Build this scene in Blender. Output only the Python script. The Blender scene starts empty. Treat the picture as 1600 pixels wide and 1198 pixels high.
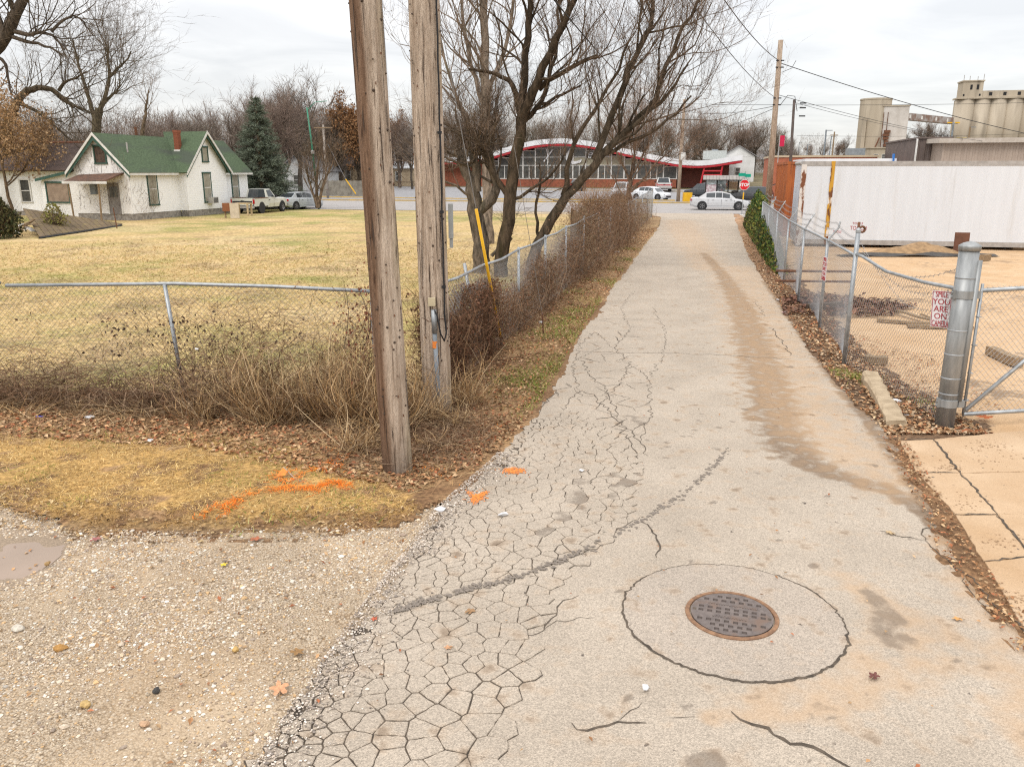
import bpy, bmesh, math, random
import numpy as np
from mathutils import Vector, Matrix
from math import sin, cos, radians, pi, sqrt, atan2

# ---------------------------------------------------------------- camera, sky, sun, exposure
SC = bpy.context.scene
COL = SC.collection
CAM_H = 3.1
FPX = 1250.0                                   # focal length for a 1600 px wide frame
PITCH = math.atan((599 - 268) / FPX)           # tilt below the horizon
cd = bpy.data.cameras.new('camera'); cam = bpy.data.objects.new('camera', cd); COL.objects.link(cam)
cd.sensor_width = 36; cd.lens = 36 * FPX / 1600; cd.clip_start = 0.1; cd.clip_end = 3000
cam.location = (0, 0, CAM_H); cam.rotation_euler = (pi / 2 - PITCH, 0, 0)
SC.camera = cam
SUN_EL, SUN_AZ = radians(48), radians(215)     # azimuth clockwise from +Y: behind the camera, to its left
w = bpy.data.worlds.new('World'); SC.world = w; w.use_nodes = True
nt = w.node_tree; nt.nodes.clear()
N = nt.nodes.new; L = nt.links.new
wo = N('ShaderNodeOutputWorld'); add = N('ShaderNodeAddShader'); L(add.outputs[0], wo.inputs[0])
sky = N('ShaderNodeTexSky'); sky.sky_type = 'NISHITA'; sky.sun_disc = False
sky.sun_elevation = SUN_EL; sky.sun_rotation = SUN_AZ
b1 = N('ShaderNodeBackground'); b1.inputs[1].default_value = 0.022; L(sky.outputs[0], b1.inputs[0]); 
b2 = N('ShaderNodeBackground'); L(b1.outputs[0], add.inputs[0]); L(b2.outputs[0], add.inputs[1])
tc = N('ShaderNodeTexCoord'); sx = N('ShaderNodeSeparateXYZ'); L(tc.outputs['Generated'], sx.inputs[0])
def wm(op, a, b):
    n = N('ShaderNodeMath'); n.operation = op
    for i, q in enumerate((a, b)):
        if hasattr(q, 'is_linked'): L(q, n.inputs[i])
        else: n.inputs[i].default_value = q
    return n.outputs[0]
zc = wm('MAXIMUM', sx.outputs[2], 0.0)
den = wm('ADD', zc, 0.10)
cx = N('ShaderNodeCombineXYZ'); L(wm('DIVIDE', sx.outputs[0], den), cx.inputs[0]); L(wm('DIVIDE', sx.outputs[1], den), cx.inputs[1])
cn = N('ShaderNodeTexNoise'); cn.inputs['Scale'].default_value = 1.1; cn.inputs['Detail'].default_value = 7; cn.inputs['Roughness'].default_value = 0.55
cn.inputs['Distortion'].default_value = 0.6
L(cx.outputs[0], cn.inputs['Vector'])
cr = N('ShaderNodeValToRGB'); L(cn.outputs[0], cr.inputs[0])
cr.color_ramp.elements[0].position = 0.34; cr.color_ramp.elements[0].color = (0.755, 0.75, 0.75, 1)
cr.color_ramp.elements[1].position = 0.60; cr.color_ramp.elements[1].color = (0.92, 0.905, 0.89, 1)
L(cr.outputs[0], b2.inputs[0])
L(wm('MULTIPLY', wm('ADD', wm('MULTIPLY', zc, 1.9), 1.0), 0.745), b2.inputs[1])   # overcast sky: brighter overhead than at the horizon
sd = bpy.data.lights.new('sun', 'SUN'); sd.energy = 1.3; sd.angle = radians(22); sd.color = (1, 0.96, 0.9)
so = bpy.data.objects.new('sun', sd); COL.objects.link(so)
so.rotation_euler = Vector((sin(SUN_AZ) * cos(SUN_EL), cos(SUN_AZ) * cos(SUN_EL), sin(SUN_EL))).to_track_quat('Z', 'Y').to_euler()
SC.view_settings.view_transform = 'Standard'; SC.view_settings.look = 'None'
SC.cycles.use_denoising = False; SC.cycles.filter_width = 1.2
SC.view_settings.exposure = 0.14; SC.view_settings.gamma = 1.0; SC.view_settings.use_curve_mapping = False

# ---------------------------------------------------------------- survey: terrain height, photo bearing -> metres on the ground
sp_, cp_ = sin(PITCH), cos(PITCH)
def gz(y): return max(0.0, min((y - 94) * 0.027, 8.0))
def ray(x, y):
    u = (x - 800) / FPX; v = (y - 599) / FPX
    return u, cp_ - v * sp_, -(sp_ + v * cp_)
def gp(x, y):
    u, f, d = ray(x, y); t = CAM_H / -d
    return (u * t, f * t)
def at(x, y, Y):
    u, f, d = ray(x, y); t = Y / f
    return (u * t, Y, CAM_H + d * t)
AX = Vector((0.225, 0.974, 0)); BX = Vector((0.974, -0.225, 0))     # along the alley / along the street
GRID = -atan2(0.225, 0.974)                                         # rotation of everything built on the street grid
rnd = random.Random(7); RS = np.random.RandomState(11)

# ---------------------------------------------------------------- mesh builder
class MB:
    def __init__(s): s.v = []; s.n = 0; s.idx = []; s.tot = []; s.c = []; s.hc = False
    def add(s, V, F, c=None):
        V = np.asarray(V, float).reshape(-1, 3); s.v.append(V)
        if isinstance(F, np.ndarray):
            s.idx.append((F + s.n).ravel()); s.tot.append(np.full(len(F), F.shape[1]))
        else:
            s.idx.append(np.array([i + s.n for f in F for i in f], int)); s.tot.append(np.array([len(f) for f in F]))
        if c is None: s.c.append(np.ones((len(V), 4)))
        else:
            s.hc = True; c = np.asarray(c, float)
            if c.ndim == 1: c = np.tile(c, (len(V), 1))
            if c.shape[1] == 3: c = np.hstack([c, np.ones((len(c), 1))])
            s.c.append(c)
        s.n += len(V); return s
    def box(s, c, d, rz=0, M=None, col=None):
        x, y, z = d[0] / 2, d[1] / 2, d[2] / 2
        V = np.array([(-x,-y,-z),(x,-y,-z),(x,y,-z),(-x,y,-z),(-x,-y,z),(x,-y,z),(x,y,z),(-x,y,z)])
        if rz: k, q = cos(rz), sin(rz); V = V @ np.array([[k, q, 0], [-q, k, 0], [0, 0, 1]])
        if M is not None: V = V @ np.array(M.to_3x3()).T
        return s.add(V + np.array(c), [(3,2,1,0),(4,5,6,7),(0,1,5,4),(1,2,6,5),(2,3,7,6),(3,0,4,7)], col)
    def bx(s, x0, x1, y0, y1, z0, z1, col=None): return s.box(((x0+x1)/2, (y0+y1)/2, (z0+z1)/2), (x1-x0, y1-y0, z1-z0), col=col)
    def tube(s, P, R, n=6, cap=True, col=None):
        P = np.asarray(P, float); k = len(P); R = np.broadcast_to(np.asarray(R, float), (k,))
        T = np.gradient(P, axis=0); T /= np.linalg.norm(T, axis=1)[:, None] + 1e-9
        up = np.array([0, 0, 1.0]) if abs(T[:, 2]).mean() < .8 else np.array([1.0, 0, 0])
        A = np.cross(T, up); A /= np.linalg.norm(A, axis=1)[:, None] + 1e-9; B = np.cross(A, T)
        th = np.arange(n) * 2 * pi / n
        V = P[:, None] + R[:, None, None] * (A[:, None] * np.cos(th)[None, :, None] + B[:, None] * np.sin(th)[None, :, None])
        i, j = np.meshgrid(np.arange(k - 1), np.arange(n), indexing='ij'); j2 = (j + 1) % n
        F = np.stack([i*n+j, i*n+j2, (i+1)*n+j2, (i+1)*n+j], -1).reshape(-1, 4)
        n0 = s.n; s.add(V.reshape(-1, 3), F, col)
        if cap and n > 2:
            s.idx.append(np.arange(n)[::-1] + n0); s.tot.append(np.array([n]))
            s.idx.append(np.arange(n) + n0 + (k-1)*n); s.tot.append(np.array([n]))
        return s
    def prism(s, poly, z0, z1, col=None):
        k = len(poly); V = [(p[0], p[1], z0) for p in poly] + [(p[0], p[1], z1) for p in poly]
        return s.add(V, [tuple(range(k))[::-1], tuple(range(k, 2*k))] + [(i, (i+1) % k, k+(i+1) % k, k+i) for i in range(k)], col)
    def lathe(s, prof, n=16, M=None, col=None, cap=True):        # profile of (radius, height) round z
        th = np.arange(n) * 2 * pi / n; k = len(prof)
        V = np.array([[(r*cos(t), r*sin(t), z) for t in th] for r, z in prof]).reshape(-1, 3)
        if M is not None: V = V @ np.array(M.to_3x3()).T + np.array(M.translation)
        F = [(i*n+j, i*n+(j+1) % n, (i+1)*n+(j+1) % n, (i+1)*n+j) for i in range(k-1) for j in range(n)]
        if cap and prof[0][0] > 1e-6: F.append(tuple(range(n))[::-1])
        if cap and prof[-1][0] > 1e-6: F.append(tuple(range((k-1)*n, k*n)))
        return s.add(V, F, col)
    def quad(s, *p): return s.add(p, [tuple(range(len(p)))])
    def build(s, name, mat, parent=None, smooth=False, label=None, cat=None, group=None, kind=None, loc=None, rz=0):
        me = bpy.data.meshes.new(name)
        V = np.concatenate(s.v) if s.v else np.zeros((0, 3)); I = np.concatenate(s.idx); T = np.concatenate(s.tot)
        me.vertices.add(len(V)); me.vertices.foreach_set('co', V.ravel().astype(np.float32))
        me.loops.add(len(I)); me.loops.foreach_set('vertex_index', I.astype(np.int32))
        me.polygons.add(len(T)); me.polygons.foreach_set('loop_start', np.concatenate([[0], np.cumsum(T)[:-1]]).astype(np.int32))
        me.polygons.foreach_set('use_smooth', np.full(len(T), smooth))
        if s.hc:
            a = me.attributes.new('col', 'FLOAT_COLOR', 'POINT'); a.data.foreach_set('color', np.concatenate(s.c).ravel().astype(np.float32))
        me.update(calc_edges=True); me.validate()
        if mat is not None: me.materials.append(mat)
        return link(name, me, parent, label, cat, group, kind, loc, rz)
def link(name, me, parent=None, label=None, cat=None, group=None, kind=None, loc=None, rz=0):
    o = bpy.data.objects.new(name, me); COL.objects.link(o)
    if parent is not None: o.parent = parent
    if loc is not None: o.location = loc
    if rz: o.rotation_euler = (0, 0, rz)
    if label: o['label'] = label
    if cat: o['category'] = cat
    if group: o['group'] = group
    if kind: o['kind'] = kind
    return o
def thing(name, label, cat, loc=(0, 0, 0), rz=0, group=None): return link(name, None, None, label, cat, group, None, loc, rz)
def copy_tree(o, parent=None):
    c = o.copy(); COL.objects.link(c); c.parent = parent
    for ch in list(o.children): copy_tree(ch, c)
    return c

# ---------------------------------------------------------------- procedural materials
def mat(name, c1, c2=None, s=4, rough=.85, bump=0, bs=None, metal=0, st=(1, 1, 1), c3=None, s3=1.0, p3=(.5, .7), attr=False, spec=.3, detail=6, pos=(.35, .65), vary=0, bd=.02, coat=0):
    m = bpy.data.materials.new(name); m.use_nodes = True; t = m.node_tree; bs_ = t.nodes['Principled BSDF']; N = t.nodes.new; L = t.links.new
    bs_.inputs['Roughness'].default_value = rough; bs_.inputs['Metallic'].default_value = metal; bs_.inputs['Specular IOR Level'].default_value = spec
    if coat: bs_.inputs['Coat Weight'].default_value = coat; bs_.inputs['Coat Roughness'].default_value = .08
    tc = N('ShaderNodeTexCoord'); mp = N('ShaderNodeMapping'); mp.inputs['Scale'].default_value = st; L(tc.outputs['Object'], mp.inputs[0])
    def noise(sc, dt=detail):
        n = N('ShaderNodeTexNoise'); n.inputs['Scale'].default_value = sc; n.inputs['Detail'].default_value = dt; L(mp.outputs[0], n.inputs['Vector']); return n.outputs[0]
    c2 = c2 or tuple(x * .8 for x in c1)
    r = N('ShaderNodeValToRGB'); L(noise(s), r.inputs[0])
    r.color_ramp.elements[0].position, r.color_ramp.elements[1].position = pos
    r.color_ramp.elements[0].color = (*c2, 1); r.color_ramp.elements[1].color = (*c1, 1)
    out = r.outputs[0]
    def mix(bt, f, a, b):
        x = N('ShaderNodeMix'); x.data_type = 'RGBA'; x.blend_type = bt
        for sck, q in ((x.inputs[0], f), (x.inputs[6], a), (x.inputs[7], b)):
            if hasattr(q, 'is_linked'): L(q, sck)
            else: sck.default_value = q
        return x.outputs[2]
    if c3:
        r3 = N('ShaderNodeValToRGB'); L(noise(s3), r3.inputs[0]); r3.color_ramp.elements[0].position, r3.color_ramp.elements[1].position = p3
        out = mix('MIX', r3.outputs[0], out, (*c3, 1))
    if attr:
        a = N('ShaderNodeAttribute'); a.attribute_name = 'col'; out = mix('MULTIPLY', 1.0, a.outputs['Color'], out)
    if vary:
        oi = N('ShaderNodeObjectInfo'); mr = N('ShaderNodeMapRange'); L(oi.outputs['Random'], mr.inputs[0]); mr.inputs[3].default_value = 1 - vary; mr.inputs[4].default_value = 1 + vary
        out = mix('MULTIPLY', 1.0, out, mr.outputs[0])
    L(out, bs_.inputs['Base Color'])
    if bump:
        b = N('ShaderNodeBump'); b.inputs['Strength'].default_value = bump; b.inputs['Distance'].default_value = bd; L(noise(bs or s * 4), b.inputs['Height']); L(b.outputs[0], bs_.inputs['Normal'])
    m['nodes_out'] = 0
    return m
def colmat(name, rough=.85, spec=.2, s=8, lo=.75, trans=0):     # colour from the mesh attribute, a little noise on top
    m = mat(name, (1, 1, 1), (lo, lo, lo), s=s, rough=rough, spec=spec, attr=True)
    return m
def glassmat(name, alpha=.75, tint=(.9, .95, .95)):
    m = bpy.data.materials.new(name); m.use_nodes = True; t = m.node_tree; t.nodes.clear(); N = t.nodes.new
    o = N('ShaderNodeOutputMaterial'); x = N('ShaderNodeMixShader'); g = N('ShaderNodeBsdfGlossy'); tr = N('ShaderNodeBsdfTransparent')
    g.inputs['Roughness'].default_value = .05; tr.inputs[0].default_value = (*tint, 1); x.inputs[0].default_value = 1 - alpha
    t.links.new(tr.outputs[0], x.inputs[1]); t.links.new(g.outputs[0], x.inputs[2]); t.links.new(x.outputs[0], o.inputs[0]); return m

# scatter helpers -------------------------------------------------
def unit(n, flat=1.0):
    d = RS.normal(size=(n, 3)); d[:, 2] *= flat; return d / (np.linalg.norm(d, axis=1)[:, None] + 1e-9)
def slivers(mb, P, D, w, col):
    n = len(P); P = np.asarray(P); D = np.asarray(D)
    S = np.cross(D, unit(n)); S /= np.linalg.norm(S, axis=1)[:, None] + 1e-9; S = S * (np.broadcast_to(w, (n,)) / 2)[:, None]
    V = np.stack([P - S, P + S, P + D], 1).reshape(-1, 3)
    mb.add(V, np.arange(3 * n).reshape(-1, 3), np.repeat(np.broadcast_to(col, (n, 3)), 3, 0))
def strands(mb, P, D, w, col, droop=.5, k=4, wob=.08):
    """curved blades: start P, direction and length D, bending down and aside"""
    n = len(P); Ln = np.linalg.norm(D, axis=1)
    S = np.cross(D, np.array([0, 0, 1.0]) + .3 * unit(n)); S /= np.linalg.norm(S, axis=1)[:, None] + 1e-9
    side = RS.normal(size=(n, 3)) * (wob * Ln)[:, None]; side[:, 2] *= .3
    dr = (RS.uniform(.2, 1, n) * droop * Ln)
    pts = []
    for i in range(k + 1):
        t = i / k; p = P + D * t + side * sin(t * pi) ; p[:, 2] -= dr * t * t; p[:, 2] = np.maximum(p[:, 2], P[:, 2] + .004 * (1 if i else 0))
        wd = (np.broadcast_to(w, (n,)) / 2 * (1 - .75 * t))[:, None]
        pts.append(p - S * wd); pts.append(p + S * wd)
    V = np.stack(pts, 1); m = 2 * (k + 1)
    F = np.concatenate([np.array([[2*i, 2*i+1, 2*i+3, 2*i+2]]) for i in range(k)])
    F = (np.arange(n)[:, None, None] * m + F[None]).reshape(-1, 4)
    mb.add(V.reshape(-1, 3), F, np.repeat(np.broadcast_to(col, (n, 3)), m, 0))
def leaves(mb, P, size, col, flat=.5, curl=.35):
    n = len(P); size = np.broadcast_to(size, (n,))[:, None]
    d = unit(n, flat); nr = np.cross(d, unit(n)); nr /= np.linalg.norm(nr, axis=1)[:, None] + 1e-9
    if flat < 1: nr = nr * .25 + np.array([0, 0, 1.0]); nr /= np.linalg.norm(nr, axis=1)[:, None]
    s = np.cross(d, nr); s /= np.linalg.norm(s, axis=1)[:, None] + 1e-9
    P = np.asarray(P); up = nr * size * curl
    V = np.stack([P - d*size*.5, P + s*size*.32 + up*.6, P + d*size*.5 + up*.3, P - s*size*.32 + up*.6], 1).reshape(-1, 3)
    F = (np.arange(n)[:, None, None] * 4 + np.array([[0, 1, 2], [0, 2, 3]])[None]).reshape(-1, 3)
    mb.add(V, F, np.repeat(np.broadcast_to(col, (n, 3)), 4, 0))
def pick(cols, n, jit=.12):
    c = np.array(cols)[RS.randint(len(cols), size=n)]; return np.clip(c * (1 + RS.normal(size=(n, 1)) * jit), 0, 1)
def inpoly(X, Y, poly):
    r = np.zeros(np.shape(X), bool); k = len(poly); j = k - 1
    for i in range(k):
        xi, yi = poly[i][:2]; xj, yj = poly[j][:2]
        c = ((yi > Y) != (yj > Y)) & (X < (xj - xi) * (Y - yi) / (yj - yi + 1e-12) + xi); r ^= c; j = i
    return r
def inside(poly, n, xr=None):
    a = np.array([p[:2] for p in poly]); lo, hi = a.min(0), a.max(0); out = []
    got = 0
    while got < n:
        q = RS.uniform(lo, hi, (n * 2, 2)); q = q[inpoly(q[:, 0], q[:, 1], poly)]; out.append(q); got += len(q)
    return np.concatenate(out)[:n]
def vnoise(x, y, s, seed=0):
    """smooth value noise on arrays"""
    r = np.random.RandomState(seed).rand(64, 64); x = np.asarray(x) * s; y = np.asarray(y) * s
    xi = np.floor(x).astype(int); yi = np.floor(y).astype(int); fx = x - xi; fy = y - yi
    fx = fx*fx*(3-2*fx); fy = fy*fy*(3-2*fy)
    g = lambda a, b: r[a % 64, b % 64]
    return (g(xi, yi)*(1-fx) + g(xi+1, yi)*fx)*(1-fy) + (g(xi, yi+1)*(1-fx) + g(xi+1, yi+1)*fx)*fy
def poldist(X, Y, pts):
    """distance to a polyline and interpolated third value"""
    best = np.full(np.shape(X), 1e9); val = np.zeros(np.shape(X))
    for a, b in zip(pts[:-1], pts[1:]):
        dx, dy = b[0]-a[0], b[1]-a[1]; t = np.clip(((X-a[0])*dx + (Y-a[1])*dy) / (dx*dx + dy*dy + 1e-12), 0, 1)
        d = np.hypot(X - a[0] - t*dx, Y - a[1] - t*dy); k = d < best; best = np.where(k, d, best); val = np.where(k, a[2] + t*(b[2]-a[2]), val)
    return best, val
_txt = {}
def text_mesh(s, size=1.0, shear=0.0, ext=.004, bold=0.0):
    k = (s, size, shear, bold)
    if k not in _txt:
        cu = bpy.data.curves.new('lettering', 'FONT'); cu.body = s; cu.size = size; cu.shear = shear; cu.extrude = ext; cu.offset = bold; cu.align_x = 'CENTER'; cu.align_y = 'CENTER'; cu.resolution_u = 3
        o = bpy.data.objects.new('lettering', cu); COL.objects.link(o)
        dg = bpy.context.evaluated_depsgraph_get(); me = bpy.data.meshes.new_from_object(o.evaluated_get(dg)); bpy.data.objects.remove(o)
        me.materials.clear(); _txt[k] = me
    return _txt[k]
def lettering(s, size, m, parent, loc, rot=(pi/2, 0, 0), shear=0, name='lettering', sx=1.0, bold=0):
    me = text_mesh(s, size, shear, bold=bold).copy(); me.materials.append(m); o = link(name, me, parent, loc=loc); o.rotation_euler = rot; o.scale = (sx, 1, 1); return o

# ================================================================ THE SETTING
# edges of the alley and fence lines: x as a function of distance y
ELy = [1.0, 2.5, 3.64, 5.17, 6.18, 7.12, 8.35, 10.33, 11.7, 15, 22, 33.2, 50, 58, 63.5]
ELx = [-1.75, -1.55, -1.38, -1.11, -.87, -.68, -.21, .34, .6, 1.25, 2.75, 5.3, 9.1, 10.5, 9.6]
ERy = [1.0, 2.5, 4.92, 6.07, 7.12, 9.0, 10.8, 14.4, 22, 30.6, 50, 58, 63.5]
ERx = [3.3, 3.4, 3.55, 3.73, 4.05, 4.56, 4.76, 5.42, 7.1, 9.0, 13.8, 15.8, 17.2]
EL = lambda y: np.interp(y, ELy, ELx); ER = lambda y: np.interp(y, ERy, ERx)
FL = lambda y: -1.16 + .235 * (np.asarray(y) - 10.4)
FRy = [9.62, 12.9, 17.05, 20.2, 26.5, 42, 58]; FRx = [5.43, 5.5, 6.5, 7.15, 8.6, 12.5, 16.6]
FR = lambda y: np.interp(y, FRy, FRx)

def region(name, poly, res, zf, m, colf=None, rag=0, **kw):
    a = np.array([p[:2] for p in poly]); lo, hi = a.min(0) - res, a.max(0) + res
    xs = np.arange(lo[0], hi[0] + res, res); ys = np.arange(lo[1], hi[1] + res, res)
    X, Y = np.meshgrid(xs, ys, indexing='ij'); ny = len(ys)
    Xc, Yc = X[:-1, :-1] + res/2, Y[:-1, :-1] + res/2
    if rag: Xc, Yc = Xc + rag*(vnoise(Xc, Yc, 3.5, 13) + .6*vnoise(Xc, Yc, 11, 14) - .8)*2, Yc + rag*(vnoise(Xc, Yc, 3.1, 15) + .6*vnoise(Xc, Yc, 10, 16) - .8)*2
    k = inpoly(Xc, Yc, poly)
    i, j = np.nonzero(k); F = np.stack([i*ny+j, (i+1)*ny+j, (i+1)*ny+j+1, i*ny+j+1], 1)
    V = np.stack([X, Y, zf(X, Y)], -1).reshape(-1, 3); used, inv = np.unique(F, return_inverse=True)
    c = None if colf is None else colf(X, Y).reshape(-1, 3)[used]
    mb = MB(); mb.add(V[used], inv.reshape(-1, 4), c); return mb.build(name, m, smooth=True, **kw)

# far ground to the horizon
M_ground = mat('winter_ground', (.20, .155, .085), (.115, .10, .045), s=.25, rough=.95, c3=(.09, .085, .06), s3=.05, bump=.4, bs=6)
mb = MB(); xs = np.array([-1500, -600, -250, -120, -60, -30, 0, 30, 60, 120, 250, 600, 1500.]); ys = np.array([-40, 0, 60, 94, 120, 160, 220, 300, 390.3, 600, 1000, 2200.])
X, Y = np.meshgrid(xs, ys, indexing='ij'); Z = np.vectorize(gz)(Y) - .06; ny = len(ys)
mb.add(np.stack([X, Y, Z], -1).reshape(-1, 3), [(i*ny+j, (i+1)*ny+j, (i+1)*ny+j+1, i*ny+j+1) for i in range(len(xs)-1) for j in range(ny-1)])
mb.build('ground', M_ground, kind='structure')

def strip(u0, u1, y0, y1, off, du=6, dv=6, o=(10, 64.5)):
    """patch on the street grid: u along the street, v away from it, draped on the terrain"""
    us = np.linspace(u0, u1, max(2, int((u1-u0)/du)+1)); vs = np.linspace(y0, y1, max(2, int((y1-y0)/dv)+1)); U, W = np.meshgrid(us, vs, indexing='ij')
    X = o[0] + U*BX.x + W*AX.x; Y = o[1] + U*BX.y + W*AX.y; Z = np.vectorize(gz)(Y) + off; n = len(vs)
    m = MB(); m.add(np.stack([X, Y, Z], -1).reshape(-1, 3), [(i*n+j, (i+1)*n+j, (i+1)*n+j+1, i*n+j+1) for i in range(len(us)-1) for j in range(n-1)]); return m

# mown field left of the alley
def lawncol(X, Y):
    g = vnoise(X, Y, .22, 3)*.38 + vnoise(X, Y, .8, 4)*.34 + vnoise(X, Y, 2.6, 5)*.28
    g = np.clip((g - .48) * 3.2 + np.clip((Y - 44) / 26, 0, .38), 0, 1)[..., None]
    dry = np.array((.54, .385, .18)); gr = np.array((.30, .28, .085)); c = dry*(1-g) + gr*g
    d = np.clip((vnoise(X, Y, .5, 8) - .62) * 3, 0, .45)[..., None]; c = c*(1-d) + np.array((.58, .44, .25))*d
    b = np.clip((vnoise(X, Y, 1.1, 18)*.6 + vnoise(X, Y, 4.5, 19)*.4 - .62) * 5, 0, .6)[..., None]; return c*(1-b) + np.array((.30, .205, .11))*b
M_lawn = mat('mown_winter_grass', (1.2, 1.2, 1.2), (.55, .55, .5), s=7, detail=10, rough=.95, attr=True, bump=.6, bs=30, bd=.03, c3=(.55, .52, .5), s3=2.2, p3=(.58, .75))
LAWN = [(-95, 10.9), (-7.3, 10.9), (-1.9, 10.1), (-1.05, 10.4), (float(FL(63)), 63), (9.3, 64.7), (-11, 69.9), (-95, 91)]
region('lawn', LAWN, .33, lambda X, Y: -.012 + .03*(vnoise(X, Y, .3, 9) - .5), M_lawn, lawncol, kind='structure')

# gravel lot at the corner
GRAV = [(-12, .5), (float(EL(1)) + .25, .5)] + [(float(EL(y)) + .25, y) for y in (2, 3, 4, 5, 6, 7.0)] + [(-.75, 7.2), (-1.05, 6.8), (-1.7, 6.5), (-2.5, 6.5), (-3.3, 6.42), (-4, 6.65), (-5, 7.25), (-12, 7.9)]
def gravelmat():
    m = bpy.data.materials.new('compacted_gravel'); m.use_nodes = True; t = m.node_tree; B = t.nodes['Principled BSDF']; N = t.nodes.new; L = t.links.new; B.inputs['Roughness'].default_value = .95; B.inputs['Specular IOR Level'].default_value = .2
    g = N('ShaderNodeNewGeometry'); hs_ = []; cols = []
    def ramp(src, stops):
        r = N('ShaderNodeValToRGB'); L(src, r.inputs[0]); e = r.color_ramp.elements
        while len(e) < len(stops): e.new(.5)
        for q, (p, c) in zip(e, stops): q.position = p; q.color = (*c, 1)
        return r.outputs[0]
    def noise(s, d=4):
        n = N('ShaderNodeTexNoise'); n.inputs['Scale'].default_value = s; n.inputs['Detail'].default_value = d; L(g.outputs['Position'], n.inputs['Vector']); return n.outputs[0]
    def mix(f, a, b):
        x = N('ShaderNodeMix'); x.data_type = 'RGBA'; L(f, x.inputs[0]); L(a, x.inputs[6]); L(b, x.inputs[7]); return x.outputs[2]
    for sc in (62, 120):
        v = N('ShaderNodeTexVoronoi'); v.inputs['Scale'].default_value = sc; L(g.outputs['Position'], v.inputs['Vector']); s = N('ShaderNodeSeparateColor'); L(v.outputs['Color'], s.inputs[0])
        c = ramp(s.outputs[0], [(0, (.26, .19, .125)), (.25, (.46, .36, .25)), (.5, (.54, .45, .34)), (.75, (.42, .31, .20)), (.9, (.64, .56, .45)), (1, (.50, .33, .17))])
        e = ramp(v.outputs['Distance'], [(0, (1, 1, 1)), (.45, (.95, .95, .95)), (.75, (.42, .38, .34))]); x = N('ShaderNodeMix'); x.data_type = 'RGBA'; x.blend_type = 'MULTIPLY'; x.inputs[0].default_value = 1; L(c, x.inputs[6]); L(e, x.inputs[7]); cols.append(x.outputs[2]); hs_.append(v.outputs['Distance'])
    c = mix(ramp(noise(5), [(.42, (0, 0, 0)), (.58, (1, 1, 1))]), cols[0], cols[1])
    fines = ramp(noise(60, 6), [(.3, (.43, .32, .21)), (.7, (.56, .435, .30))]); c = mix(ramp(noise(.55, 8), [(.52, (0, 0, 0)), (.68, (.7, .7, .7))]), c, ramp(noise(25, 5), [(.3, (.28, .18, .10)), (.7, (.42, .29, .17))])); c = mix(ramp(noise(.9, 7), [(.46, (0, 0, 0)), (.66, (.85, .85, .85))]), c, fines); L(c, B.inputs['Base Color'])
    b = N('ShaderNodeBump'); b.invert = True; b.inputs['Strength'].default_value = .9; b.inputs['Distance'].default_value = .012; L(hs_[0], b.inputs['Height']); L(b.outputs[0], B.inputs['Normal']); return m
M_gravel = gravelmat()
PUD = [gp(*p) for p in ((-120, 846), (60, 838), (108, 843), (98, 866), (70, 886), (30, 902), (-40, 915), (-120, 940))]
def gravz(X, Y):
    d = np.hypot((X + 4.2) / .75, (Y - 5.98) / .5); return -.004 + .02*(vnoise(X, Y, 1.3, 1) - .5) + .012*vnoise(X, Y, 6, 2) - .03*np.clip(1.25 - d, 0, 1)
region('gravel_lot', GRAV, .07, gravz, M_gravel, kind='structure')
M_pud = mat('muddy_water', (.27, .195, .14), (.31, .225, .165), s=1.5, rough=.14, spec=.35)

# dirt bank carrying dry grass, brush and leaf litter left of the alley
BANK = [(-12, 7.7), (-5, 7.15), (-4, 6.58), (-3.3, 6.34), (-2.5, 6.4), (-1.7, 6.42), (-1.05, 6.7), (-.75, 7.1)] + [(float(EL(y)) + .12, y) for y in (7.3, 8.35, 10.3, 11.7, 15, 22, 33, 45, 57, 63)] + [(float(FL(y)) - .25, y) for y in (62, 50, 35, 20, 12)] + [(-1.3, 10.7), (-7.3, 11.4), (-12, 12.0)]
DRY = [(-12, 9.6), (-6.2, 9.2), (-4.9, 9.05), (-3.7, 8.85), (-2.8, 8.5), (-1.9, 8.0), (-1.15, 7.5), (-.85, 7.15), (-1.05, 6.78), (-1.7, 6.5), (-2.5, 6.45), (-3.3, 6.4), (-4.0, 6.62), (-5, 7.25), (-12, 7.8)]
def bankcol(X, Y):
    n = vnoise(X, Y, 1.7, 21)*.6 + vnoise(X, Y, 6, 22)*.4
    k = np.clip((n - .35) * 2.2, 0, 1)[..., None]; c = np.array((.22, .125, .062))*(1-k) + np.array((.42, .265, .135))*k
    wx = .5*(vnoise(X, Y, 2.2, 121) - .5) + .25*(vnoise(X, Y, 8, 122) - .5); wy = .6*(vnoise(X, Y, 2.0, 123) - .5) + .3*(vnoise(X, Y, 7, 124) - .5)
    d = (inpoly(X + wx, Y + wy, DRY) & (vnoise(X, Y, 3.1, 125)*.6 + vnoise(X, Y, 9, 126)*.4 > .36))[..., None]; dd = np.array((.52, .33, .12))*(.75 + .45*n[..., None]); e = np.clip((Y - 6.35 - .5*n) * 3, .0, 1)[..., None]
    far_ = np.clip((Y - 20)/22, 0, .8)[..., None]*np.clip((vnoise(X, Y, 1.1, 127) - .2)*2, 0, 1)[..., None]; c = c*(1-far_) + np.array((.44, .31, .16))*far_
    return np.where(d, dd*e + np.array((.26, .175, .10))*(1-e), c)
def bankz(X, Y):
    inner = np.clip((Y - 6.6) / .5, 0, 1) * np.clip((EL(Y) - X) / .3, 0, 1)
    return .002 + .05*inner*vnoise(X, Y, 1.1, 23) + .018*inner*vnoise(X, Y, 5, 24)
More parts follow.
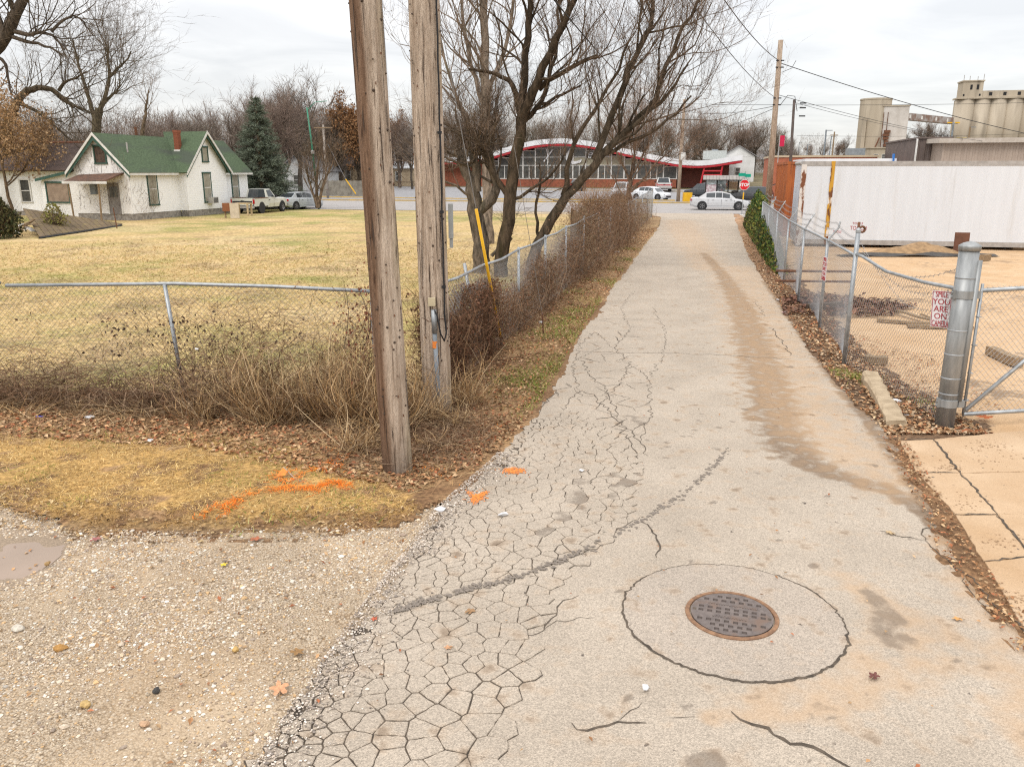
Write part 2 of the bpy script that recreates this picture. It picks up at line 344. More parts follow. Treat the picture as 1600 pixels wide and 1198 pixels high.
M_bank = mat('dirt_and_thatch', (1.15, 1.12, 1.1), (.55, .52, .5), s=22, rough=.95, attr=True, bump=.9, bs=70, bd=.02)
region('verge', BANK, .06, bankz, M_bank, bankcol, rag=.09, kind='structure')

# strip of leaf mould between alley and right fence
VR = [(float(ER(y)) - .12, y) for y in (8.8, 10.8, 14.4, 22, 30.6, 45, 57, 62)] + [(float(FR(y)) + .55, y) for y in (62, 45, 30, 20, 13, 9.4)] + [(5.2, 8.9)]
def vrz(X, Y): return (-.012 + .06*vnoise(X, Y, 1.6, 31)*np.clip((X - ER(Y) + .1) / .3, 0, 1)*np.clip((Y - 9.25)/.5, .1, 1)*np.clip((FR(Y) + .6 - X)/.3, 0, 1))
region('right_verge', VR, .07, vrz, M_bank, rag=.09, colf=lambda X, Y: (np.array((.17, .105, .06))[None, None]*(.7 + .8*vnoise(X, Y, 4, 33))[..., None]*(1 + np.clip((Y - 18)/18, 0, 1.1))[..., None]), kind='structure')

# concrete yard behind the right fence, stained by orange clay
M_yard = None
YARD = [(4.4, 8.6), (4.0, 3), (4.2, 1), (40, 1), (40, 70), (18.2, 62)] + [(float(FR(y)) + .1, y) for y in (58, 42, 26, 17, 13, 9.5)]


# asphalt ------------------------------------------------------------------
def asphalt(name, a, b, attr=True, grain=1.0):
    m = bpy.data.materials.new(name); m.use_nodes = True; t = m.node_tree; B = t.nodes['Principled BSDF']; N = t.nodes.new; L = t.links.new
    B.inputs['Roughness'].default_value = .9; B.inputs['Specular IOR Level'].default_value = .25
    g = N('ShaderNodeNewGeometry')
    def noise(s, d=5):
        n = N('ShaderNodeTexNoise'); n.inputs['Scale'].default_value = s; n.inputs['Detail'].default_value = d; L(g.outputs['Position'], n.inputs['Vector']); return n.outputs[0]
    def ramp(src, p0, p1, c0=(0, 0, 0), c1=(1, 1, 1)):
        r = N('ShaderNodeValToRGB'); L(src, r.inputs[0]); r.color_ramp.elements[0].position = p0; r.color_ramp.elements[1].position = p1
        r.color_ramp.elements[0].color = (*c0, 1); r.color_ramp.elements[1].color = (*c1, 1); return r.outputs[0]
    def mix(f, x, y, bt='MIX'):
        n = N('ShaderNodeMix'); n.data_type = 'RGBA'; n.blend_type = bt
        for s, q in ((n.inputs[0], f), (n.inputs[6], x), (n.inputs[7], y)):
            if hasattr(q, 'is_linked'): L(q, s)
            else: s.default_value = q if not isinstance(q, tuple) else (*q, 1)
        return n.outputs[2]
    def mth(op, x, y):
        n = N('ShaderNodeMath'); n.operation = op
        for i, q in enumerate((x, y)):
            if hasattr(q, 'is_linked'): L(q, n.inputs[i])
            else: n.inputs[i].default_value = q
        return n.outputs[0]
    c = ramp(noise(1.1), .3, .7, b, a)
    vo = N('ShaderNodeTexVoronoi'); vo.inputs['Scale'].default_value = 130; L(g.outputs['Position'], vo.inputs['Vector'])
    sp = N('ShaderNodeSeparateColor'); L(vo.outputs['Color'], sp.inputs[0])
    c = mix(1.0, c, ramp(sp.outputs[0], .0, 1.0, tuple(1 + grain*(q - 1) for q in (.74, .73, .72)), tuple(1 + grain*(q - 1) for q in (1.24, 1.22, 1.20))), 'MULTIPLY')     # aggregate
    c = mix(1.0, c, ramp(noise(240, 2), .3, .7, (1 - .25*grain,)*3, (1 + .2*grain,)*3), 'MULTIPLY')
    c = mix(ramp(noise(14, 3), .70, .76), c, (.11, .09, .075))                                        # small dark specks
    if attr:
        at_ = N('ShaderNodeAttribute'); at_.attribute_name = 'col'; ss = N('ShaderNodeSeparateColor'); L(at_.outputs['Color'], ss.inputs[0])
        nn = mth('MULTIPLY', mth('SUBTRACT', noise(5, 9), .5), 1.7)
        mud = ramp(mth('ADD', ss.outputs[0], mth('MULTIPLY', nn, 1.3)), .28, .78); c = mix(mth('MULTIPLY', mud, .85), c, (.175, .118, .075))
        clay = ramp(mth('ADD', ss.outputs[1], mth('MULTIPLY', nn, 1.7)), .10, 1.15); c = mix(mth('MULTIPLY', clay, .5), c, (.48, .315, .18))
        wet = ramp(mth('ADD', ss.outputs[2], mth('MULTIPLY', nn, 1.9)), .38, .80); c = mix(mth('MULTIPLY', wet, .6), c, (.15, .12, .095))
    L(c, B.inputs['Base Color'])
    bp = N('ShaderNodeBump'); bp.inputs['Strength'].default_value = .5; bp.inputs['Distance'].default_value = .006
    L(mth('ADD', vo.outputs['Distance'], mth('MULTIPLY', noise(30, 3), 1.2)), bp.inputs['Height']); L(bp.outputs[0], B.inputs['Normal']); return m
region('wet_mud', [gp(*p) for p in ((-160, 832), (40, 826), (112, 832), (128, 850), (112, 884), (80, 906), (20, 926), (-160, 955))], .03, lambda X, Y: gravz(X, Y) + .003, asphalt('wet_mud', (.33, .26, .19), (.25, .19, .135), attr=False), rag=.10, kind='structure')
region('puddle', PUD, .02, lambda X, Y: 0*X - .013, M_pud, rag=.05, kind='structure')
M_yard = asphalt('clay_stained_yard', (.58, .415, .26), (.50, .325, .175), grain=.5)
def yardcol(X, Y):
    a = vnoise(X, Y, .35, 141)*.6 + vnoise(X, Y, 1.7, 142)*.4; b = vnoise(X*.6 + Y*.25, Y*1.4, .6, 143)*.6 + vnoise(X, Y, 2.7, 144)*.4; near = np.clip((11 - Y)/3, 0, 1)*np.clip((X - 5.5)/1.5, 0, 1)
    return np.stack([np.clip((a - .62)*3 + near*.55*vnoise(X, Y, 1.1, 145), 0, .8), np.clip((b - .35)*2, 0, 1), np.clip((vnoise(X, Y, 1.3, 146) - .80)*4, 0, .7)], -1)
region('yard', YARD, .25, lambda X, Y: -.02 + .012*(vnoise(X, Y, .7, 147) - .5), M_yard, yardcol, kind='structure')
M_asph = asphalt('worn_asphalt', (.445, .383, .312), (.365, .312, .252))
M_collar = asphalt('patch_asphalt', (.42, .36, .298), (.36, .31, .258))
M_street = asphalt('street_asphalt', (.36, .34, .33), (.31, .295, .285), attr=False)
def wpt(x, y, wpx):
    X, Y = gp(x, y); return (X, Y, wpx / FPX * (Y*cp_ + CAM_H*sp_))
MUD = [[wpt(*q) for q in ((1098, 395, 6), (1130, 430, 11), (1160, 480, 22), (1180, 540, 31), (1200, 600, 38), (1212, 660, 42), (1250, 715, 38), (1310, 745, 30), (1385, 765, 24), (1430, 790, 20), (1465, 830, 16))],
       [wpt(*q) for q in ((1195, 440, 6), (1290, 575, 10), (1390, 700, 16), (1455, 800, 18), (1540, 920, 22), (1610, 1000, 22))]]
CLAY = [[wpt(*q) for q in ((1150, 420, 40), (1210, 560, 60), (1260, 660, 70), (1400, 760, 60))], [wpt(*q) for q in ((1060, 345, 25), (1110, 420, 30))],
        [wpt(*q) for q in ((1320, 900, 20), (1450, 1000, 60), (1300, 1090, 60), (1120, 1120, 25))], [wpt(*q) for q in ((1240, 1020, 40), (1330, 1060, 50))],
        [wpt(*q) for q in ((1480, 850, 30), (1600, 1010, 60), (1650, 1150, 90))]]
WET = [[wpt(*q) for q in ((1360, 925, 12), (1385, 960, 22), (1395, 1000, 26), (1390, 1020, 12))], [wpt(*q) for q in ((1085, 1100, 5), (1070, 1104, 8))],
       [wpt(*q) for q in ((985, 650, 8), (1003, 662, 8))], [wpt(*q) for q in ((850, 605, 14), (842, 625, 18))], [wpt(*q) for q in ((1095, 1190, 20), (1110, 1196, 20))],
       [wpt(*q) for q in ((905, 1086, 5), (914, 1086, 5))], [wpt(*q) for q in ((1135, 990, 5), (1130, 985, 4))], [wpt(*q) for q in ((1240, 1000, 6), (1242, 1010, 6))]]
drops = np.random.RandomState(5)
for i in range(60):       # spatter left of the tyre track
    t = drops.rand(); x = 1110 - 260*t + drops.normal()*14; y = 655 + 150*t**.8 + drops.normal()*10; WET.append([wpt(x, y, 3.5), wpt(x + 4, y + 1, 3.5)])
for i in range(70):
    x, y = drops.uniform(850, 1560), drops.uniform(560, 1190); WET.append([wpt(x, y, 3 + 4*drops.rand()), wpt(x + drops.uniform(-8, 8), y + 2, 3)])
def stains(X, Y):
    out = []
    for fam in (MUD, CLAY, WET):
        r = np.zeros(X.shape)
        for pl in fam:
            a = np.array(pl); b = 1.8*a[:, 2].max() + .05
            k = (X > a[:, 0].min() - b) & (X < a[:, 0].max() + b) & (Y > a[:, 1].min() - b) & (Y < a[:, 1].max() + b)
            if k.any():
                d, w_ = poldist(X[k], Y[k], pl); r[k] = np.maximum(r[k], np.clip(1.15 - d / (w_ + 1e-6) * .72, 0, .78))
        out.append(r)
    return np.stack(out, -1)
ys = np.concatenate([np.arange(1.2, 14, .035), np.arange(14, 30, .1), np.arange(30, 64, .5)]); nt_ = 150
T = np.linspace(0, 1, nt_)[None, :]; Yg = np.repeat(ys[:, None], nt_, 1)
le = EL(ys) + .05*(vnoise(ys, ys*0, 2.2, 41) - .5)*2 + .03*(vnoise(ys, ys*0, 9, 42) - .5)*2; re_ = ER(ys) + .05*(vnoise(ys, ys*0, 2.4, 43) - .5)*2 + .03*(vnoise(ys, ys*0, 9, 44) - .5)*2
Xg = le[:, None]*(1-T) + re_[:, None]*T
Zg = .006 + .012*(vnoise(Xg, Yg, .5, 45) - .5) - .012*np.clip(1 - np.minimum(Xg - le[:, None], re_[:, None] - Xg) / .08, 0, 1)
i, j = np.meshgrid(np.arange(len(ys)-1), np.arange(nt_-1), indexing='ij')
mb = MB(); mb.add(np.stack([Xg, Yg, Zg], -1).reshape(-1, 3), np.stack([i*nt_+j, i*nt_+j+1, (i+1)*nt_+j+1, (i+1)*nt_+j], -1).reshape(-1, 4), stains(Xg, Yg).reshape(-1, 3))
alley = mb.build('alley', M_asph, smooth=True, kind='structure')
def az(x, y): return .006 + .012*(float(vnoise(x, y, .5, 45)) - .5)

# alligator cracking: separate pieces of asphalt on a dark bed
M_bed = mat('crack_dirt', (.125, .097, .072), (.055, .044, .034), s=14, rough=.95)
CRK = [gp(*p) for p in ((370, 1215), (470, 1090), (560, 975), (625, 900), (690, 805), (760, 745), (800, 700), (838, 655), (880, 640), (930, 655), (985, 700), (1000, 745), (985, 800), (925, 860), (868, 925), (842, 985), (820, 1060), (790, 1130), (762, 1215))]
def voro(seeds, keep, gapf, near=26):
    S = np.array(seeds); cells = []
    for i in keep:
        p = S[i]; d = np.hypot(*(S - p).T); nb = np.argsort(d)[1:near]
        poly = [(p[0]-1, p[1]-1), (p[0]+1, p[1]-1), (p[0]+1, p[1]+1), (p[0]-1, p[1]+1)]
        for q in nb:
            m = (S[q] + p) / 2; n = (S[q] - p) / d[q]; g = gapf(m[0], m[1], i, q); c = n @ m - g; out = []
            for a, b in zip(poly, poly[1:] + poly[:1]):
                da, db = n[0]*a[0]+n[1]*a[1]-c, n[0]*b[0]+n[1]*b[1]-c
                if da <= 0: out.append(a)
                if (da < 0 < db) or (db < 0 < da): t = da/(da-db); out.append((a[0]+t*(b[0]-a[0]), a[1]+t*(b[1]-a[1])))
            poly = out
            if len(poly) < 3: break
        cells.append(poly if len(poly) >= 3 else None)
    return cells
cr_ = random.Random(3); seeds = []
lo = np.array(CRK).min(0) - .3; hi = np.array(CRK).max(0) + .3
for k in range(5200):
    x, y = cr_.uniform(lo[0], hi[0]), cr_.uniform(lo[1], hi[1]); e = x - float(EL(y))
    r = .065 + .18*min(max(e, 0)/.8, 1)*(1 if y < 5.6 else .8)
    r *= cr_.uniform(.36, .68)
    if all((x-a)**2 + (y-b)**2 > r*r for a, b in seeds): seeds.append((x, y))
keep = [i for i, (x, y) in enumerate(seeds) if inpoly(np.array(x), np.array(y), CRK) and x > float(EL(y)) - .02]
def gapf(x, y, i, q):
    e = x - float(EL(y)); h = ((min(i, q)*7919 + max(i, q)*104729) % 997) / 997
    return .0015 + .0032*float(vnoise(x, y, 2.3, 111))**2.2 + .0008*h + .0030*max(0, 1 - e/.3)
bed = MB()
for poly in voro(seeds, keep, lambda *a: 0): 
    if poly: bed.add([(x, y, az(x, y) + .0035) for x, y in poly], [tuple(range(len(poly)))])
bed.build('crack_bed', M_bed, alley, kind='stuff')
extra = MB(); npc = 0
def stain1(x, y): return stains(np.array([x]), np.array([y]))[0]
for poly in voro(seeds, keep, gapf):
    if not poly: continue
    cc_ = np.mean(poly, 0); e_ = cc_[0] - float(EL(cc_[1]))
    if cr_.random() < .12*max(0, 1 - e_/.22): continue      # crumbled away at the edge
    P = []
    for a, b in zip(poly, poly[1:] + poly[:1]):
        ln = sqrt((a[0]-b[0])**2 + (a[1]-b[1])**2)
        if ln < .008: continue
        k = max(1, int(ln/.035)); nx, ny_ = (b[1]-a[1])/ln, -(b[0]-a[0])/ln
        for s in range(k):
            t = s/k; w_ = cr_.uniform(-.0045, .0045) if s else -.0015; P.append((a[0]+t*(b[0]-a[0])+nx*w_, a[1]+t*(b[1]-a[1])+ny_*w_))
    if len(P) < 3: continue
    A = np.array(P); c = A.mean(0); k = len(P); z0 = az(*c); h = z0 + .0105 + cr_.uniform(-.001, .001); tx, ty = cr_.gauss(0, .006), cr_.gauss(0, .006)
    top = c + (A - c) * (1 - .004/np.maximum(np.hypot(*(A-c).T), .02))[:, None]
    V = [(x, y, z0) for x, y in A] + [(x, y, h - .0035 + (x-c[0])*tx + (y-c[1])*ty) for x, y in A] + [(x, y, h + (x-c[0])*tx + (y-c[1])*ty) for x, y in top] + [(c[0], c[1], h)]
    F = [(i, (i+1) % k, k+(i+1) % k, k+i) for i in range(k)] + [(k+i, k+(i+1) % k, 2*k+(i+1) % k, 2*k+i) for i in range(k)] + [(2*k+i, 2*k+(i+1) % k, 3*k) for i in range(k)]
    st = stain1(*c); area = np.ptp(A[:, 0])*np.ptp(A[:, 1])
    if npc < 290 and area > .006:
        m = MB(); m.add(V, F, st*.9); m.build('asphalt_piece', M_asph, alley); npc += 1
    else: extra.add(V, F, st*.9)
if extra.n: extra.build('asphalt_crumbs', M_asph, alley, kind='stuff')

# single cracks: jagged dark ribbons
def jag(pts, step=.05, amp=.012, seed=0):
    r = random.Random(seed); out = [pts[0]]
    for a, b in zip(pts[:-1], pts[1:]):
        ln = sqrt((a[0]-b[0])**2 + (a[1]-b[1])**2); k = max(1, int(ln/step)); nx, ny_ = (b[1]-a[1])/(ln+1e-9), -(b[0]-a[0])/(ln+1e-9)
        for s in range(1, k+1):
            w_ = r.gauss(0, amp) if s < k else 0; t = s/k; out.append((a[0]+t*(b[0]-a[0])+nx*w_, a[1]+t*(b[1]-a[1])+ny_*w_))
    return out
def ribbon(mb, pts, w, z, seed=0, zf=None):
    r = random.Random(seed); P = np.array(pts); k = len(P)
    if k < 2: return
    T = np.gradient(P, axis=0); T /= np.linalg.norm(T, axis=1)[:, None] + 1e-9; Nn = np.stack([T[:, 1], -T[:, 0]], 1)
    V = []
    for i in range(k):
        e = min(1, min(i, k-1-i)/3 + .25); zz = z if zf is None else zf(*P[i]) + z
        V.append((*(P[i] + Nn[i]*w*e*r.uniform(.25, .8)), zz)); V.append((*(P[i] - Nn[i]*w*e*r.uniform(.25, .8)), zz))
    mb.add(V, [(2*i, 2*i+1, 2*i+3, 2*i+2) for i in range(k-1)])
def crack(px, w, name='crack', seed=0, par=None, closed=False, step=.05, amp=.012):
    m = MB(); ribbon(m, jag([gp(*p) for p in px], step, amp, seed), w, .004, seed, az); return m.build(name, M_bed, alley)
CR = [([(1000, 812), (1018, 828), (1030, 850), (1026, 872)], .012), ([(1142, 1112), (1175, 1132), (1200, 1138), (1235, 1162), (1270, 1168), (1300, 1185), (1340, 1205)], .022),
      ([(893, 1130), (918, 1142), (950, 1134), (965, 1128), (1010, 1130)], .014), ([(965, 1128), (985, 1110), (1003, 1098)], .007), ([(1048, 1122), (1085, 1120)], .010),
      ([(1372, 830), (1410, 840), (1446, 846)], .009), ([(1446, 846), (1442, 828), (1462, 820)], .010), ([(1446, 846), (1470, 870), (1500, 892), (1522, 905), (1548, 942), (1580, 968), (1610, 1000)], .012),
      ([(1505, 900), (1520, 930), (1545, 955), (1575, 980)], .007), ([(890, 548), (960, 552), (1050, 553), (1150, 556), (1240, 562)], .010), ([(868, 612), (840, 640)], .01),
      ([(905, 930), (880, 938), (850, 985), (800, 1000)], .008), ([(1000, 808), (950, 835), (905, 850)], .007), ([(930, 965), (870, 970), (850, 985)], .006),
      ([(905, 560), (925, 590), (950, 610), (965, 655)], .009), ([(930, 640), (968, 600), (985, 570), (960, 545), (985, 515)], .008), ([(1000, 740), (985, 690), (962, 655), (930, 620), (905, 610), (880, 640)], .010),
      ([(965, 655), (1000, 690), (1012, 712)], .008), ([(985, 570), (1012, 590), (1018, 640), (1000, 690)], .007), ([(960, 545), (930, 520), (905, 540), (895, 575), (905, 610)], .007),
      ([(1015, 590), (1035, 560), (1040, 520), (1020, 480)], .006), ([(905, 540), (900, 510), (915, 490)], .006), ([(985, 515), (970, 480), (990, 455)], .005), ([(1205, 512), (1225, 540), (1235, 556)], .012),
      ([(1180, 470), (1195, 495)], .007), ([(800, 640), (835, 640)], .006)]
for k, (p, w_) in enumerate(CR): crack(p, w_, seed=k, amp=.013 if p[0][1] > 750 else .028, step=.05 if p[0][1] > 750 else .08)
# larger net of hairline cracks further up the lane
s2 = []
for k in range(4000):
    y = cr_.uniform(8.8, 18); x = float(EL(y)) + cr_.uniform(-.1, 1.7)
    if all((x-a)**2 + ((y-b)*.75)**2 > (.21 + .02*(y-8))**2 for a, b in s2): s2.append((x, y))
net = MB()
for poly in voro(s2, range(len(s2)), lambda *a: 0):
    if not poly: continue
    for a, b in zip(poly, poly[1:] + poly[:1]):
        c = ((a[0]+b[0])/2, (a[1]+b[1])/2); e = c[0] - float(EL(c[1]))
        if cr_.random() < .36 and .05 < e < 1.5 - .05*(c[1]-9) and sqrt((a[0]-b[0])**2 + (a[1]-b[1])**2) < .7 and not inpoly(np.array(c[0]), np.array(c[1]), CRK): ribbon(net, jag([a, b], .06, .012, int(c[0]*1e4)), .007, .004, int(c[1]*1e4), az)
net.build('hairline_cracks', M_bed, alley, kind='stuff')
# tyre track of wet grit: broken blobs along an arc
M_tyre = mat('wet_grit', (.155, .13, .108), (.24, .20, .165), s=60, rough=.85)
arc = [gp(*p) for p in ((1137, 700), (1118, 726), (1090, 752), (1060, 778), (1015, 806), (970, 832), (925, 856), (880, 876), (830, 896), (780, 912), (735, 922), (690, 935), (650, 946), (615, 958))]; arc = np.array(arc)
tt = np.linspace(0, len(arc)-1, 420); ax_ = np.interp(tt, range(len(arc)), arc[:, 0]); ay_ = np.interp(tt, range(len(arc)), arc[:, 1]); m = MB()
for q, (x, y) in enumerate(zip(ax_, ay_)):
    den_ = 1 if (q % 90) < 70 else .55
    for rep in range(3):
        if cr_.random() > den_*.5: continue
        bx_, by_ = x + cr_.gauss(0, .022), y + cr_.gauss(0, .022); r = cr_.uniform(.005, .022); k = 6; z = az(bx_, by_) + (.0195 if inpoly(np.array(bx_), np.array(by_), CRK) else .004) + .0002*rep
        m.add([(bx_ + r*cr_.uniform(.5, 1.3)*cos(2*pi*i/k), by_ + r*cr_.uniform(.5, 1.3)*sin(2*pi*i/k), z) for i in range(k)], [tuple(range(k))])
m.build('tyre_mark', M_tyre, alley, kind='stuff')

# manhole collar and cover --------------------------------------------------
MHX, MHY = gp(1143, 962); MHZ = az(MHX, MHY)
pcol = MB(); n = 96
pcol.add([(MHX + .775*cos(2*pi*i/n), MHY + .775*sin(2*pi*i/n), az(MHX + .775*cos(2*pi*i/n), MHY + .775*sin(2*pi*i/n)) + .003) for i in range(n)] + [(MHX + .30*cos(2*pi*i/n), MHY + .30*sin(2*pi*i/n), MHZ + .006) for i in range(n)],
         [(i, (i+1) % n, n + (i+1) % n, n + i) for i in range(n)]); pcol.build('manhole_collar', M_collar, alley)
rg = random.Random(9)
for k, (a0, a1, w_) in enumerate(((-2.9, -.25, .017), (-.3, .9, .010), (.85, 2.3, .005), (2.25, 3.45, .012))):
    pts = []; t = a0
    while t < a1: r = .78 + rg.gauss(0, .006); pts.append((MHX + r*cos(t), MHY + r*sin(t))); t += .035
    m = MB(); ribbon(m, pts, w_, .005, k, az); m.build('ring_crack', M_bed, alley)
M_iron = mat('rusty_cast_iron', (.20, .165, .148), (.14, .115, .105), s=30, rough=.62, metal=.35, bump=.2, bs=120, bd=.003, c3=(.19, .13, .10), s3=7, p3=(.52, .68))
M_rustring = mat('rust_ring', (.30, .17, .095), (.18, .10, .06), s=26, rough=.85, bump=.3, bs=90, bd=.004)
mh = thing('manhole_cover', 'round rusty cast iron manhole cover with rows of square pockets in the alley', 'manhole cover', (MHX, MHY, MHZ), radians(-17))
MB().lathe([(.325, -.05), (.328, .013), (.322, .017), (.300, .017), (.297, .012), (.297, -.05)], 64).build('frame', M_rustring, mh, smooth=False)
from mathutils.geometry import delaunay_2d_cdt
R0 = .288; ring = [Vector((R0*cos(2*pi*i/64), R0*sin(2*pi*i/64))) for i in range(64)]; pts = list(ring); faces = [list(range(64))]; sq = []
for r_, yy in enumerate((-.222, -.158, -.094, .032, .096, .214)): pass
rows = {-.232: (-2, 3), -.176: (-3, 4), -.118: (-4, 5), .0: (-4, 5), .052: (-4, 5), -.062: None, .112: None, .165: (-3, 4), .222: (-2, 3)}
for yy, rr in rows.items():
    if rr is None: continue
    for k in range(*rr):
        x = (k - .5 + (.5 if rr[0] % 2 else .0))*.062; h = .0172
        if math.hypot(abs(x) + h, abs(yy) + h) < R0 - .012: sq.append((x, yy, h))
for x, yy, h in sq:
    b0 = len(pts); pts += [Vector((x-h, yy-h)), Vector((x+h, yy-h)), Vector((x+h, yy+h)), Vector((x-h, yy+h))]; faces.append([b0, b0+1, b0+2, b0+3])
vo_, eo, fo, _, _, fi = delaunay_2d_cdt(pts, [], faces, 1, 1e-6)
m = MB(); ok = [f for f, o_ in zip(fo, fi) if o_ == [0] or (0 in o_ and len(o_) == 1)]
m.add([(v.x, v.y, .016) for v in vo_], [tuple(f) for f in ok])
m.add([(v.x, v.y, .016) for v in ring] + [(v.x, v.y, -.03) for v in ring], [((i+1) % 64, i, 64+i, 64+(i+1) % 64) for i in range(64)])
m.build('lid', M_iron, mh)
for x, yy, h in sq:      # each pocket: four walls and a floor
    m = MB(); m.add([(-h, -h, .016), (h, -h, .016), (h, h, .016), (-h, h, .016), (-h*.9, -h*.9, .0045), (h*.9, -h*.9, .0045), (h*.9, h*.9, .0045), (-h*.9, h*.9, .0045)],
          [(0, 1, 5, 4), (1, 2, 6, 5), (2, 3, 7, 6), (3, 0, 4, 7), (4, 5, 6, 7)]) if 'POCK' not in globals() else None
    if 'POCK' not in globals(): o = m.build('pocket', M_iron, mh, loc=(x, yy, 0)); POCK = o.data
    else: link('pocket', POCK, mh, loc=(x, yy, 0))
for yy, x0, x1 in ((-.062, -.13, .11), (.112, -.17, .17)):
    m = MB(); x = x0
    while x < x1:
        m.bx(x, x + .006, yy - .011, yy + .011, .015, .0195); m.bx(x, x + .012, yy + rg.choice((-.011, -.002, .007)), yy + rg.choice((-.006, .003, .011)) + .004, .015, .0192); x += .0185
    m.build('worn_lettering_band', M_iron, mh)
for s in (-1, 1):
    m = MB(); m.bx(s*.262 - .012, s*.262 + .012, -.014, .014, .0145, .0168); m.build('pick_hole', M_bed, mh)

# spray paint marks on the asphalt
M_orange = mat('orange_marking_paint', (.86, .28, .05), (.60, .19, .05), s=40, rough=.8)
for pl in ([(783, 737), (800, 733), (822, 738), (806, 743), (792, 741)], [(728, 768), (742, 776), (760, 770), (757, 778), (743, 790), (733, 782), (742, 781), (735, 775)]):
    W = [gp(*p) for p in pl]; q = inside(W, 620); q = q + RS.normal(size=q.shape)*np.where(RS.rand(len(q), 1) < .3, .04, .010); m = MB(); q = q[vnoise(q[:, 0], q[:, 1], 16, 151)*.6 + .4*RS.rand(len(q)) > .36]
    for x, y in q:
        r = RS.uniform(.0025, .011); k = 7; z = az(x, y) + .0165 + RS.uniform(0, .002); m.add([(x + r*RS.uniform(.5, 1.3)*cos(2*pi*a/k), y + r*RS.uniform(.5, 1.3)*sin(2*pi*a/k), z) for a in range(k)], [tuple(range(k))])
    m.build('paint_mark', M_orange, alley)

# concrete driveway apron in slabs --------------------------------------------
M_conc = asphalt('stained_concrete', (.56, .41, .27), (.44, .29, .165), attr=False, grain=.35)
apron = thing('driveway', 'clay stained concrete driveway of cracked slabs beside the gate', 'driveway'); apron['kind'] = 'structure'; del apron['category'], apron['label']
rowsL = [(1405, 690), (1432, 740), (1492, 806), (1537, 880), (1600, 985), (1720, 1200)]; rowsM = [(1458, 688), (1500, 741), (1558, 806), (1610, 872), (1700, 960), (1890, 1180)]; rowsR = [(1660, 668), (1760, 735), (1860, 795), (1960, 860), (2100, 950), (2400, 1150)]
def slab(px, z, seed):
    r = random.Random(seed); P = [Vector(gp(*p)) for p in px]; c = sum(P, Vector((0, 0)))/4; q = []
    P = [p + (c-p).normalized()*.009 for p in P]
    for a, b in zip(P, P[1:] + P[:1]):
        k = max(2, int((b-a).length/.09)); nn = Vector(((b-a).y, -(b-a).x)).normalized()
        for s in range(k): q.append(a + (b-a)*s/k + nn*(r.gauss(0, .004) if s else 0))
    m = MB(); k = len(q); V = [(p.x, p.y, -.03) for p in q] + [(p.x, p.y, z - .006) for p in q] + [((p*.992 + c*.008).x, (p*.992 + c*.008).y, z) for p in q]
    m.add(V, [((i+1) % k, i, k+i, k+(i+1) % k) for i in range(k)] + [(k+(i+1) % k, k+i, 2*k+i, 2*k+(i+1) % k) for i in range(k)] + [tuple(range(2*k, 3*k))[::-1]]); return m
def orient(m, name, mt, par):
    o = m.build(name, mt, par); bm = bmesh.new(); bm.from_mesh(o.data); bmesh.ops.recalc_face_normals(bm, faces=bm.faces[:]); bm.to_mesh(o.data); bm.free(); return o
for k in range(5):
    orient(slab([rowsL[k], rowsM[k], rowsM[k+1], rowsL[k+1]], .016 + .004*(k % 2), k), 'slab', M_conc, apron)
    for (xa, ya), (xb, yb) in ((rowsL[k], rowsM[k]), (rowsM[k], rowsM[k+1])):
        m = MB(); ribbon(m, jag([gp(xa, ya), gp(xb, yb)], .06, .010, k), .020, .0225, k); m.build('dirty_joint', M_bank if False else M_bed, apron)
    orient(slab([rowsM[k], rowsR[k], rowsR[k+1], rowsM[k+1]], .019 - .004*(k % 2), k + 20), 'slab', M_conc, apron)

region('gutter_dirt', [(float(ER(y)) - .16, y) for y in (2, 3.5, 4.9, 6, 7.1, 8.2, 9.1)] + [gp(*p) for p in ((1450, 690), (1475, 742), (1530, 806), (1580, 880), (1650, 985), (1790, 1210))], .05, lambda X, Y: .001 + .012*vnoise(X, Y, 9, 6), M_bank, lambda X, Y: (np.array((.26, .15, .075))[None, None]*(.7 + .6*vnoise(X, Y, 6, 33))[..., None]), rag=.05, kind='structure')
M_stn = asphalt('mud_film', (.42, .28, .165), (.35, .22, .125), attr=False, grain=.4)
for k, (px, rx) in enumerate((((1500, 790), 26), ((1560, 850), 22), ((1475, 735), 14), ((1590, 940), 26), ((1570, 715), 30), ((1540, 700), 16))):
    r = random.Random(k + 40); m = MB(); bl = MB()
    for q in range(60):
        x, y = gp(px[0] + r.gauss(0, rx), px[1] + r.gauss(0, rx*.35)); rr = r.uniform(.003, .012); z = .0225 + .0003*(q % 9)
        bl.add([(x + rr*r.uniform(.4, 1.4)*cos(2*pi*a/8), y + rr*r.uniform(.4, 1.4)*sin(2*pi*a/8), z) for a in range(8)], [tuple(range(8))])
    bl.build('mud_stain', M_stn, apron, kind='stuff')
# cross street, kerbs, parking lot of the store ---------------------------------
strip(-130, 80, -1.2, 18.4, .008).build('street', M_street, kind='structure')
M_lot = asphalt('parking_lot_asphalt', (.30, .30, .31), (.25, .25, .26), attr=False)
strip(-60, 45, 19.6, 54, .012).build('parking_lot', M_lot, kind='structure')
M_yk = mat('yellow_kerb_paint', (.62, .40, .10), (.42, .33, .2), s=1.2, rough=.85)
def kerb(u0, u1, v, name, m, h=.14, wd=.25):
    k = MB(); n = int((u1-u0)/3)
    for q in range(n):
        a, b = u0 + (u1-u0)*q/n, u0 + (u1-u0)*(q+1)/n - .012; P = []
        for u, vv in ((a, v), (b, v), (b, v+wd), (a, v+wd)): P.append((10 + u*BX.x + vv*AX.x, 64.5 + u*BX.y + vv*AX.y))
        z = gz(P[0][1]); k.prism(P, z - .02, z + h)
    return k.build(name, m, kind='structure')
